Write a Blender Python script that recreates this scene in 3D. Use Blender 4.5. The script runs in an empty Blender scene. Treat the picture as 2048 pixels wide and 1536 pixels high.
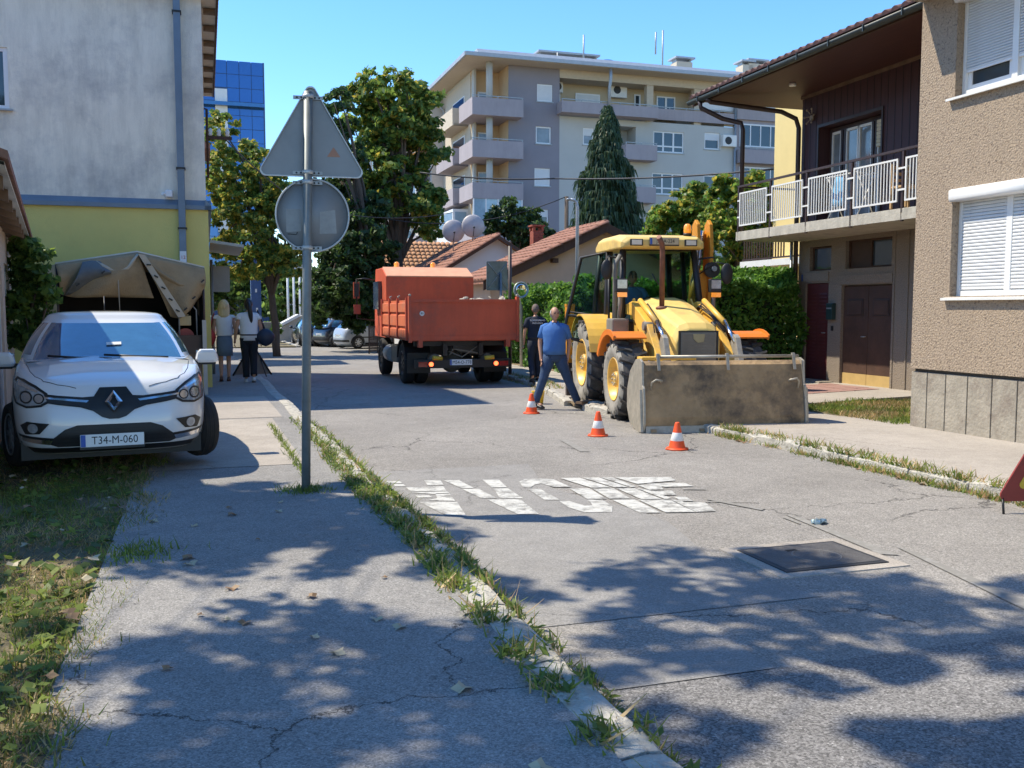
import bpy, math, random
import numpy as np
from mathutils import Vector, Matrix
from mathutils import geometry as MG
rad = math.radians
PI = math.pi
SC = bpy.context.scene
COL = SC.collection
random.seed(7)
RNG = np.random.default_rng(7)

# ------------------------------------------------------------------ camera, sky, sun, exposure
cam_data = bpy.data.cameras.new('camera')
cam = bpy.data.objects.new('camera', cam_data)
COL.objects.link(cam)
cam_data.sensor_width = 36.0
cam_data.lens = 1880.0 / 2048.0 * 36.0
cam_data.clip_start = 0.05
cam_data.clip_end = 3000
PITCH = math.atan(150 / 1880)
cam.location = (0, 0, 1.5)
cam.rotation_euler = (PI / 2 - PITCH, 0, 0)
SC.camera = cam

SUN_EL = rad(55.5)
SUN_AZ = math.atan2(-0.964, 0.265)           # clockwise from +Y
wd = bpy.data.worlds.new('World')
SC.world = wd
wd.use_nodes = True
wn = wd.node_tree.nodes
wl = wd.node_tree.links
bg = wn['Background']
sky = wn.new('ShaderNodeTexSky')
sky.sky_type = 'NISHITA'
sky.sun_disc = False
sky.sun_elevation = SUN_EL
sky.sun_rotation = SUN_AZ
sky.air_density = 1.0
sky.dust_density = 0.0
sky.ozone_density = 4.5
sky.altitude = 200
hs = wn.new('ShaderNodeHueSaturation')
hs.inputs['Saturation'].default_value = 1.20
hs.inputs['Hue'].default_value = 0.502
wl.new(sky.outputs[0], hs.inputs['Color'])
wl.new(hs.outputs[0], bg.inputs[0])
bg.inputs[1].default_value = 0.15
sun_data = bpy.data.lights.new('sun', 'SUN')
sun_data.energy = 3.35
sun_data.angle = rad(0.55)
sun_data.color = (1.0, 0.91, 0.735)
sun = bpy.data.objects.new('sun', sun_data)
COL.objects.link(sun)
SUNV = Vector((-0.964 * math.cos(SUN_EL), 0.265 * math.cos(SUN_EL), math.sin(SUN_EL)))
sun.rotation_euler = SUNV.to_track_quat('Z', 'Y').to_euler()
sun.location = SUNV * 60
SC.view_settings.view_transform = 'Standard'
SC.view_settings.look = 'None'
SC.view_settings.gamma = 1
SC.view_settings.use_curve_mapping = False
SC.view_settings.exposure = 0.98

# ------------------------------------------------------------------ street frame: v = across the street, u = along it
AS = rad(18.03)
cA, sA = math.cos(AS), math.sin(AS)
cP, sP = math.cos(PITCH), math.sin(PITCH)


def W(v, u, z=0.0):
    return Vector((v * cA - u * sA, v * sA + u * cA, z))


def ray(px, py):
    a = (px - 1024) / 1880
    b = (768 - py) / 1880
    x = a
    y = cP + b * sP
    return x * cA + y * sA, -x * sA + y * cA, -sP + b * cP


def on_u(px, py, u):                          # survey helpers: where a sight line meets a known real plane
    r = ray(px, py)
    t = u / r[1]
    return Vector((r[0] * t, u, 1.5 + r[2] * t))


def on_v(px, py, v):
    r = ray(px, py)
    t = v / r[0]
    return Vector((v, r[1] * t, 1.5 + r[2] * t))


def on_z(px, py, z):
    r = ray(px, py)
    t = (z - 1.5) / r[2]
    return Vector((r[0] * t, r[1] * t, z))


def zroad(u):
    return -0.13 - 0.006 * min(max(u, 0), 50)


def zleft(u):
    return -0.003 * min(max(u, 0), 40)


def zright(u):
    return zroad(u) + 0.10


# ------------------------------------------------------------------ materials
MATS = {}


def srgb(h):
    h = h.lstrip('#')
    c = [int(h[i:i + 2], 16) / 255 for i in (0, 2, 4)]
    return tuple(((x / 12.92) if x <= 0.04045 else ((x + 0.055) / 1.055) ** 2.4) for x in c)


def mat(name, col, rough=0.7, metal=0.0, var=0.12, scale=4.0, bump=0.0, bscale=60.0, col2=None, thr=(0.45, 0.65),
        coat=0.0, spec=0.5, emit=None, trans=0.0, streak=0.0, stretch=(1, 1, 1), alpha=1.0, thin=False):
    if name in MATS:
        return MATS[name]
    m = bpy.data.materials.new(name)
    m.use_nodes = True
    nt = m.node_tree
    b = nt.nodes['Principled BSDF']
    N = nt.nodes.new
    L = nt.links.new
    b.inputs['Roughness'].default_value = rough
    b.inputs['Metallic'].default_value = metal
    b.inputs['Coat Weight'].default_value = coat
    b.inputs['Specular IOR Level'].default_value = spec
    b.inputs['Transmission Weight'].default_value = trans
    b.inputs['Alpha'].default_value = alpha
    tc = N('ShaderNodeTexCoord')
    mp = N('ShaderNodeMapping')
    mp.inputs['Scale'].default_value = stretch
    L(tc.outputs['Object'], mp.inputs[0])
    nz = N('ShaderNodeTexNoise')
    nz.inputs['Scale'].default_value = scale
    nz.inputs['Detail'].default_value = 6
    nz.inputs['Roughness'].default_value = 0.65
    L(mp.outputs[0], nz.inputs[0])
    cr = N('ShaderNodeValToRGB')
    cr.color_ramp.elements[0].position = 0.3
    cr.color_ramp.elements[1].position = 0.7
    k0, k1 = 1 - var, 1 + var
    cr.color_ramp.elements[0].color = (*[min(1, c * k0) for c in col], 1)
    cr.color_ramp.elements[1].color = (*[min(1, c * k1) for c in col], 1)
    L(nz.outputs[0], cr.inputs[0])
    out = cr.outputs[0]
    if col2 is not None:
        n2 = N('ShaderNodeTexNoise')
        n2.inputs['Scale'].default_value = scale * 0.6
        n2.inputs['Detail'].default_value = 8
        n2.inputs['Roughness'].default_value = 0.7
        m2 = N('ShaderNodeMapping')
        m2.inputs['Location'].default_value = (3.1, 7.7, 1.3)
        m2.inputs['Scale'].default_value = stretch
        L(tc.outputs['Object'], m2.inputs[0])
        L(m2.outputs[0], n2.inputs[0])
        rr = N('ShaderNodeMapRange')
        rr.inputs['From Min'].default_value = thr[0]
        rr.inputs['From Max'].default_value = thr[1]
        L(n2.outputs[0], rr.inputs[0])
        mx = N('ShaderNodeMix')
        mx.data_type = 'RGBA'
        L(rr.outputs[0], mx.inputs[0])
        L(out, mx.inputs[6])
        mx.inputs[7].default_value = (*col2, 1)
        out = mx.outputs[2]
    if streak > 0:
        m3 = N('ShaderNodeMapping')
        m3.inputs['Scale'].default_value = (1.6, 1.6, 0.3)
        L(tc.outputs['Object'], m3.inputs[0])
        n3 = N('ShaderNodeTexNoise')
        n3.inputs['Scale'].default_value = 2.2
        n3.inputs['Detail'].default_value = 9
        n3.inputs['Roughness'].default_value = 0.75
        L(m3.outputs[0], n3.inputs[0])
        r3 = N('ShaderNodeMapRange')
        r3.inputs['From Min'].default_value = 0.42
        r3.inputs['From Max'].default_value = 0.68
        r3.inputs['To Max'].default_value = streak
        L(n3.outputs[0], r3.inputs[0])
        mx3 = N('ShaderNodeMix')
        mx3.data_type = 'RGBA'
        L(r3.outputs[0], mx3.inputs[0])
        L(out, mx3.inputs[6])
        mx3.inputs[7].default_value = (*[c * 0.3 for c in col], 1)
        out = mx3.outputs[2]
    L(out, b.inputs['Base Color'])
    if bump > 0:
        nb = N('ShaderNodeTexNoise')
        nb.inputs['Scale'].default_value = bscale
        nb.inputs['Detail'].default_value = 5
        L(tc.outputs['Object'], nb.inputs[0])
        bp = N('ShaderNodeBump')
        bp.inputs['Strength'].default_value = bump
        bp.inputs['Distance'].default_value = 0.02
        L(nb.outputs[0], bp.inputs['Height'])
        L(bp.outputs[0], b.inputs['Normal'])
    if emit:
        b.inputs['Emission Color'].default_value = (*emit[0], 1)
        b.inputs['Emission Strength'].default_value = emit[1]
    MATS[name] = m
    return m


def leafmat(name, col, tr=0.35, rough=0.5):
    if name in MATS:
        return MATS[name]
    m = bpy.data.materials.new(name)
    m.use_nodes = True
    nt = m.node_tree
    for n in list(nt.nodes):
        nt.nodes.remove(n)
    N = nt.nodes.new
    L = nt.links.new
    o = N('ShaderNodeOutputMaterial')
    tc = N('ShaderNodeTexCoord')
    nz = N('ShaderNodeTexNoise')
    nz.inputs['Scale'].default_value = 1.3
    nz.inputs['Detail'].default_value = 4
    L(tc.outputs['Object'], nz.inputs[0])
    cr = N('ShaderNodeValToRGB')
    cr.color_ramp.elements[0].position = 0.32
    cr.color_ramp.elements[1].position = 0.68
    cr.color_ramp.elements[0].color = (*[c * 0.7 for c in col], 1)
    cr.color_ramp.elements[1].color = (col[0] * 1.35, col[1] * 1.25, col[2] * 1.2, 1)
    L(nz.outputs[0], cr.inputs[0])
    pb = N('ShaderNodeBsdfPrincipled')
    pb.inputs['Roughness'].default_value = rough
    pb.inputs['Specular IOR Level'].default_value = 0.35
    L(cr.outputs[0], pb.inputs['Base Color'])
    tl = N('ShaderNodeBsdfTranslucent')
    hs = N('ShaderNodeHueSaturation')
    hs.inputs['Value'].default_value = 1.6
    hs.inputs['Hue'].default_value = 0.485
    L(cr.outputs[0], hs.inputs['Color'])
    L(hs.outputs[0], tl.inputs[0])
    mx = N('ShaderNodeMixShader')
    mx.inputs[0].default_value = tr
    L(pb.outputs[0], mx.inputs[1])
    L(tl.outputs[0], mx.inputs[2])
    L(mx.outputs[0], o.inputs[0])
    MATS[name] = m
    return m


# ------------------------------------------------------------------ objects
def meta(o, label=None, cat=None, group=None, kind=None):
    if label:
        o['label'] = label
    if cat:
        o['category'] = cat
    if group:
        o['group'] = group
    if kind:
        o['kind'] = kind
    return o


def thing(name, label, cat, v, u, z=0.0, rot=0.0, group=None, kind=None):
    o = bpy.data.objects.new(name, None)
    o.empty_display_size = 0.1
    COL.objects.link(o)
    o.location = W(v, u, z)
    o.rotation_euler = (0, 0, AS + rad(rot))
    return meta(o, label, cat, group, kind)


def place(o, v, u, z=0.0, rot=0.0):
    o.location = W(v, u, z)
    o.rotation_euler = (0, 0, AS + rad(rot))
    return o


def copy_tree(o, parent=None):
    c = o.copy()
    COL.objects.link(c)
    if parent is not None:
        c.parent = parent
    for ch in list(o.children):
        copy_tree(ch, c)
    return c


def mesh_obj(name, V, F, mats, parent=None, mi=None, smooth=False, loc=None):
    me = bpy.data.meshes.new(name)
    me.from_pydata([tuple(v) for v in V], [], F)
    if not isinstance(mats, (list, tuple)):
        mats = [mats]
    for m in mats:
        me.materials.append(m)
    if mi is not None:
        me.polygons.foreach_set('material_index', mi)
    if smooth:
        me.polygons.foreach_set('use_smooth', [True] * len(me.polygons))
    me.update()
    o = bpy.data.objects.new(name, me)
    COL.objects.link(o)
    if parent is not None:
        o.parent = parent
    if loc is not None:
        o.location = loc
    return o


def inst(src, parent, loc=(0, 0, 0), rot=(0, 0, 0), scale=(1, 1, 1), name=None):
    o = src.copy()
    COL.objects.link(o)
    if name:
        o.name = name
    o.parent = parent
    o.location = loc
    o.rotation_euler = rot
    o.scale = scale
    return o


class MB:
    def __init__(self):
        self.V = []
        self.F = []
        self.S = []

    def add(self, vs, fs, smooth=False):
        n = len(self.V)
        self.V += [Vector(v) for v in vs]
        self.F += [tuple(i + n for i in f) for f in fs]
        self.S += [smooth] * len(fs)
        return self

    def box(self, c, s, rot=None):
        x, y, z = s[0] / 2, s[1] / 2, s[2] / 2
        vs = [Vector((a * x, b * y, d * z)) for a in (-1, 1) for b in (-1, 1) for d in (-1, 1)]
        if rot is not None:
            M = Matrix.Rotation(rot[2], 3, 'Z') @ Matrix.Rotation(rot[1], 3, 'Y') @ Matrix.Rotation(rot[0], 3, 'X')
            vs = [M @ p for p in vs]
        c = Vector(c)
        return self.add([p + c for p in vs], [(0, 1, 3, 2), (4, 6, 7, 5), (0, 4, 5, 1), (2, 3, 7, 6), (0, 2, 6, 4), (1, 5, 7, 3)])

    def b2(self, x0, x1, y0, y1, z0, z1):
        return self.box(((x0 + x1) / 2, (y0 + y1) / 2, (z0 + z1) / 2), (abs(x1 - x0), abs(y1 - y0), abs(z1 - z0)))

    def quad(self, *p):
        return self.add(p, [tuple(range(len(p)))])

    def prism(self, poly, ax, t0, t1, smooth=False):
        # poly: 2D points in the two axes other than ax (ax=0: y,z; ax=1: x,z; ax=2: x,y)
        def mk(p, t):
            if ax == 0:
                return (t, p[0], p[1])
            if ax == 1:
                return (p[0], t, p[1])
            return (p[0], p[1], t)
        n = len(poly)
        vs = [mk(p, t0) for p in poly] + [mk(p, t1) for p in poly]
        area = sum(poly[i][0] * poly[(i + 1) % n][1] - poly[(i + 1) % n][0] * poly[i][1] for i in range(n))
        fs = [tuple(range(n)), tuple(range(2 * n - 1, n - 1, -1))] + [(i, i + n, (i + 1) % n + n, (i + 1) % n) for i in range(n)]
        flip = (area > 0) == (t1 > t0)
        if ax == 1:
            flip = not flip
        if not flip:
            fs = [f[::-1] for f in fs]
        n0 = len(self.F)
        self.add(vs, fs, smooth)
        if smooth:
            self.S[n0] = self.S[n0 + 1] = False
        return self

    def tube(self, path, r, n=8, cap=True, smooth=True):
        P = [Vector(p) for p in path]
        R = r if isinstance(r, (list, tuple)) else [r] * len(P)
        up = Vector((0, 0, 1))
        vs = []
        d0 = (P[1] - P[0]).normalized()
        a = d0.orthogonal().normalized()
        for i, p in enumerate(P):
            d = (P[min(i + 1, len(P) - 1)] - P[max(i - 1, 0)]).normalized()
            a = (a - d * a.dot(d))
            a = a.normalized() if a.length > 1e-6 else d.orthogonal().normalized()
            b = d.cross(a)
            for k in range(n):
                t = 2 * PI * k / n
                vs.append(p + (a * math.cos(t) + b * math.sin(t)) * R[i])
        fs = [(i * n + k, i * n + (k + 1) % n, (i + 1) * n + (k + 1) % n, (i + 1) * n + k) for i in range(len(P) - 1) for k in range(n)]
        self.add(vs, fs, smooth)
        if cap:
            m = len(self.V) - len(vs)
            self.F += [tuple(m + k for k in range(n - 1, -1, -1)), tuple(m + (len(P) - 1) * n + k for k in range(n))]
            self.S += [False, False]
        return self

    def lathe(self, prof, axis=2, c=(0, 0, 0), n=24, smooth=True, caps=True):
        # prof: (r, h) along the axis
        vs = []
        for (r, h) in prof:
            for k in range(n):
                t = 2 * PI * k / n
                a, b = r * math.cos(t), r * math.sin(t)
                p = (h, a, b) if axis == 0 else ((b, h, a) if axis == 1 else (a, b, h))
                vs.append(Vector(p) + Vector(c))
        m = len(prof)
        fs = [(i * n + k, i * n + (k + 1) % n, (i + 1) * n + (k + 1) % n, (i + 1) * n + k) for i in range(m - 1) for k in range(n)]
        self.add(vs, fs, smooth)
        if not caps:
            return self
        k0 = len(self.V) - len(vs)
        self.F += [tuple(k0 + k for k in range(n - 1, -1, -1)), tuple(k0 + (m - 1) * n + k for k in range(n))]
        self.S += [False, False]
        return self

    def ball(self, c, r, n=10, s=(1, 1, 1)):
        pr = []
        m = n // 2 + 2
        vs = []
        for i in range(1, m):
            ph = PI * i / m
            for k in range(n):
                t = 2 * PI * k / n
                vs.append(Vector((r * s[0] * math.sin(ph) * math.cos(t), r * s[1] * math.sin(ph) * math.sin(t), r * s[2] * math.cos(ph))) + Vector(c))
        vs.append(Vector((0, 0, r * s[2])) + Vector(c))
        vs.append(Vector((0, 0, -r * s[2])) + Vector(c))
        q = m - 1
        fs = [(i * n + k, (i + 1) * n + k, (i + 1) * n + (k + 1) % n, i * n + (k + 1) % n) for i in range(q - 1) for k in range(n)]
        fs += [(q * n, k, (k + 1) % n) for k in range(n)]
        fs += [(q * n + 1, (q - 1) * n + (k + 1) % n, (q - 1) * n + k) for k in range(n)]
        return self.add(vs, fs, True)

    def build(self, name, m, parent=None, bevel=0.0, loc=None, rot=None, solid=0.0):
        o = mesh_obj(name, self.V, self.F, m, parent)
        o.data.polygons.foreach_set('use_smooth', self.S)
        if loc is not None:
            o.location = loc
        if rot is not None:
            o.rotation_euler = rot
        if solid:
            md = o.modifiers.new('solid', 'SOLIDIFY')
            md.thickness = solid
            md.offset = 0
        if bevel:
            md = o.modifiers.new('bevel', 'BEVEL')
            md.width = bevel
            md.segments = 2
            md.limit_method = 'ANGLE'
            md.angle_limit = rad(40)
        return o


def box_obj(name, m, parent, x0, x1, y0, y1, z0, z1, bevel=0.0):
    return MB().b2(x0, x1, y0, y1, z0, z1).build(name, m, parent, bevel)


def text_obj(name, txt, size, m, parent, loc, rot, sx=1.0, depth=0.0015, align='CENTER', bold=0.0):
    cu = bpy.data.curves.new(name, 'FONT')
    cu.body = txt
    cu.size = size
    cu.align_x = align
    cu.align_y = 'CENTER'
    cu.extrude = depth
    cu.offset = bold
    cu.resolution_u = 3
    tmp = bpy.data.objects.new(name, cu)
    COL.objects.link(tmp)
    dg = bpy.context.evaluated_depsgraph_get()
    me = bpy.data.meshes.new_from_object(tmp.evaluated_get(dg))
    bpy.data.objects.remove(tmp)
    me.materials.clear()
    me.materials.append(m)
    o = bpy.data.objects.new(name, me)
    COL.objects.link(o)
    o.parent = parent
    o.location = loc
    o.rotation_euler = rot
    o.scale = (sx, 1, 1)
    return o


def drape(name, poly, f, m, parent, step=0.04, off=0.004, thick=0.0, smooth=True):
    """a 2D outline laid onto the surface f(a, b) -> point, as a fine skin of its own"""
    pts = []
    n = len(poly)
    for i in range(n):
        a, b = Vector(poly[i]), Vector(poly[(i + 1) % n])
        k = max(1, int((b - a).length / step))
        for j in range(k):
            pts.append(a.lerp(b, j / k))
    nb = len(pts)
    xs = [p[0] for p in pts]
    ys = [p[1] for p in pts]

    def inside(x, y):
        c = False
        j = nb - 1
        for i in range(nb):
            if (pts[i][1] > y) != (pts[j][1] > y) and x < (pts[j][0] - pts[i][0]) * (y - pts[i][1]) / (pts[j][1] - pts[i][1]) + pts[i][0]:
                c = not c
            j = i
        return c
    x = min(xs) + step / 2
    while x < max(xs):
        y = min(ys) + step / 2
        while y < max(ys):
            if inside(x, y) and min((Vector((x, y)) - p).length for p in pts[:nb]) > step * 0.45:
                pts.append(Vector((x, y)))
            y += step
        x += step
    r = MG.delaunay_2d_cdt(pts, [(i, (i + 1) % nb) for i in range(nb)], [list(range(nb))], 1, 1e-5)
    V = [f(p[0], p[1], off) for p in r[0]]
    F = [tuple(q) for q in r[2]]
    o = mesh_obj(name, V, F, m, parent, smooth=smooth)
    if thick:
        md = o.modifiers.new('solid', 'SOLIDIFY')
        md.thickness = thick
        md.offset = 0
    return o


# a wall plane with openings: local frame O + a*s + z up, outward normal n; holes = (s0, s1, z0, z1)
def wall_holes(mb, O, ax, n, w, z0, z1, holes, depth=0.2, thick=0.3):
    O, ax, n = Vector(O), Vector(ax), Vector(n)
    ss = sorted(set([0.0, w] + [h[0] for h in holes] + [h[1] for h in holes]))
    zz = sorted(set([z0, z1] + [h[2] for h in holes] + [h[3] for h in holes]))
    P = lambda s, z, d=0.0: O + ax * s + Vector((0, 0, z)) - n * d
    up = Vector((0, 0, 1))
    fl = ax.cross(up).dot(n) > 0

    def q(a, b, c, d):
        mb.add([a, b, c, d], [(0, 1, 2, 3) if fl else (3, 2, 1, 0)])
    for i in range(len(ss) - 1):
        for j in range(len(zz) - 1):
            cs, cz = (ss[i] + ss[i + 1]) / 2, (zz[j] + zz[j + 1]) / 2
            if any(h[0] < cs < h[1] and h[2] < cz < h[3] for h in holes):
                continue
            q(P(ss[i], zz[j]), P(ss[i + 1], zz[j]), P(ss[i + 1], zz[j + 1]), P(ss[i], zz[j + 1]))
    for h in holes:
        dd = h[4] if len(h) > 4 else depth
        a, b, c, d = h[:4]
        q(P(a, c), P(b, c), P(b, c, dd), P(a, c, dd)) if not fl else q(P(a, c, dd), P(b, c, dd), P(b, c), P(a, c))
        q(P(a, d), P(b, d), P(b, d, dd), P(a, d, dd))
        q(P(a, c), P(a, d), P(a, d, dd), P(a, c, dd))
        q(P(b, d), P(b, c), P(b, c, dd), P(b, d, dd))
        q(P(a, c, dd), P(b, c, dd), P(b, d, dd), P(a, d, dd))
    return mb


# ------------------------------------------------------------------ foliage: many leaf faces spread through clumps
def foliage(name, mats, parent, blobs, n, size, seed=1, kind=None, shell=0.5, up=0.35, loc=None, fold=True, hang=0.0):
    r = np.random.default_rng(seed)
    B = np.array([[b[0], b[1], b[2], b[3]] for b in blobs], float)
    # leaves sit in sprays; sprays sit loosely around each limb's end
    ns = max(len(B) * 4, n // 55)
    wts = B[:, 3] ** 2
    bi = r.choice(len(B), ns, p=wts / wts.sum())
    sd = r.normal(size=(ns, 3))
    sd /= np.linalg.norm(sd, axis=1)[:, None]
    srr = (shell + (1.18 - shell) * r.random(ns) ** 0.8) * (1 + .28 * (r.random(ns) < .22))
    sc = B[bi, :3] + sd * (B[bi, 3] * srr)[:, None]
    srad = B[bi, 3] * (.16 + .16 * r.random(ns))
    srad = np.minimum(np.maximum(srad, size * .9), size * 4.5)
    idx = r.integers(0, ns, n)
    g_ = np.clip(r.normal(size=(n, 3)), -1.9, 1.9) * np.array([1, 1, .55])
    c = sc[idx] + g_ * (srad[idx] * .62)[:, None]
    d = sd[idx]
    nrm = d * 0.7 + r.normal(size=(n, 3)) * 0.75
    nrm[:, 2] += up
    nrm /= np.linalg.norm(nrm, axis=1)[:, None]
    t = r.normal(size=(n, 3))
    t[:, 2] -= hang
    t -= nrm * (t * nrm).sum(1)[:, None]
    t /= np.linalg.norm(t, axis=1)[:, None]
    b = np.cross(nrm, t)
    s = size * (0.6 + 0.8 * r.random(n))[:, None]
    V = np.empty((n, 4, 3))
    V[:, 0] = c - t * s * 0.5
    V[:, 1] = c - b * s * 0.30 + nrm * s * 0.08
    V[:, 2] = c + t * s * 0.55
    V[:, 3] = c + b * s * 0.30 + nrm * s * 0.08
    return fast_quads(name, V, mats, parent, r, kind, loc, weights=None)


def fast_quads(name, V, mats, parent, r, kind=None, loc=None, weights=None, mi=None):
    n = len(V)
    me = bpy.data.meshes.new(name)
    me.vertices.add(n * 4)
    me.vertices.foreach_set('co', V.reshape(-1).astype(np.float32))
    me.loops.add(n * 4)
    me.loops.foreach_set('vertex_index', np.arange(n * 4, dtype=np.int32))
    me.polygons.add(n)
    me.polygons.foreach_set('loop_start', np.arange(0, n * 4, 4, dtype=np.int32))
    if not isinstance(mats, (list, tuple)):
        mats = [mats]
    for m in mats:
        me.materials.append(m)
    if mi is None:
        mi = r.integers(0, len(mats), n) if weights is None else r.choice(len(mats), n, p=weights)
    me.polygons.foreach_set('material_index', mi.astype(np.int32))
    me.update(calc_edges=True)
    me.validate()
    o = bpy.data.objects.new(name, me)
    COL.objects.link(o)
    if parent is not None:
        o.parent = parent
    if loc is not None:
        o.location = loc
    if kind:
        o['kind'] = kind
    return o


def grass_patch(name, mats, pts, zf, h=(0.04, 0.12), w=0.006, seed=3, lean=0.6, parent=None, label=None, cat=None, weights=None, kind='stuff'):
    """pts: (n,2) street coordinates; every blade a thin bent quad"""
    r = np.random.default_rng(seed)
    n = len(pts)
    hh = h[0] + (h[1] - h[0]) * r.random(n) ** 1.5
    a = r.random(n) * 2 * PI
    la = r.random(n) * 2 * PI
    ln = hh * lean * r.random(n)
    x = pts[:, 0] * cA - pts[:, 1] * sA
    y = pts[:, 0] * sA + pts[:, 1] * cA
    z = np.array([zf(p[0], p[1]) for p in pts])
    ww = w * (0.6 + 0.8 * r.random(n))
    base = np.stack([x, y, z - 0.005], 1)
    sd = np.stack([np.cos(a), np.sin(a), np.zeros(n)], 1) * ww[:, None]
    tip = base + np.stack([np.cos(la) * ln, np.sin(la) * ln, hh], 1)
    V = np.empty((n, 4, 3))
    V[:, 0] = base - sd
    V[:, 1] = base + sd
    V[:, 2] = tip + sd * 0.25
    V[:, 3] = tip - sd * 0.25
    o = fast_quads(name, V, mats, parent, r, kind, weights=weights)
    return meta(o, label, cat)


def trunk(name, m, parent, path, radii, n=9):
    r = random.Random(len(path) * 31 + int(radii[0] * 1000))
    P = []
    R = []
    for i in range(len(path) - 1):
        a, b = Vector(path[i]), Vector(path[i + 1])
        k = 4
        for j in range(k):
            t = j / k
            p = a.lerp(b, t)
            jit = radii[i] * 0.25
            P.append(p + Vector((r.uniform(-jit, jit), r.uniform(-jit, jit), 0)))
            R.append(radii[i] * (1 - t) + radii[i + 1] * t)
    P.append(Vector(path[-1]))
    R.append(radii[-1])
    return MB().tube(P, R, n).build(name, m, parent)


def limbs(name, m, parent, base, blobs, r0=0.12, every=1):
    mb = MB()
    rr = random.Random(5)
    for i, b in enumerate(blobs):
        if i % every:
            continue
        e = Vector(b[:3])
        s = Vector(base[min(len(base) - 1, rr.randrange(len(base)))])
        mid = s.lerp(e, 0.5) + Vector((rr.uniform(-.2, .2), rr.uniform(-.2, .2), 0.12 * (e - s).length))
        mb.tube([s, s.lerp(mid, .5), mid, mid.lerp(e, .5), e], [r0, r0 * .8, r0 * .55, r0 * .35, r0 * .12], 6)
    return mb.build(name, m, parent)
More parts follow.
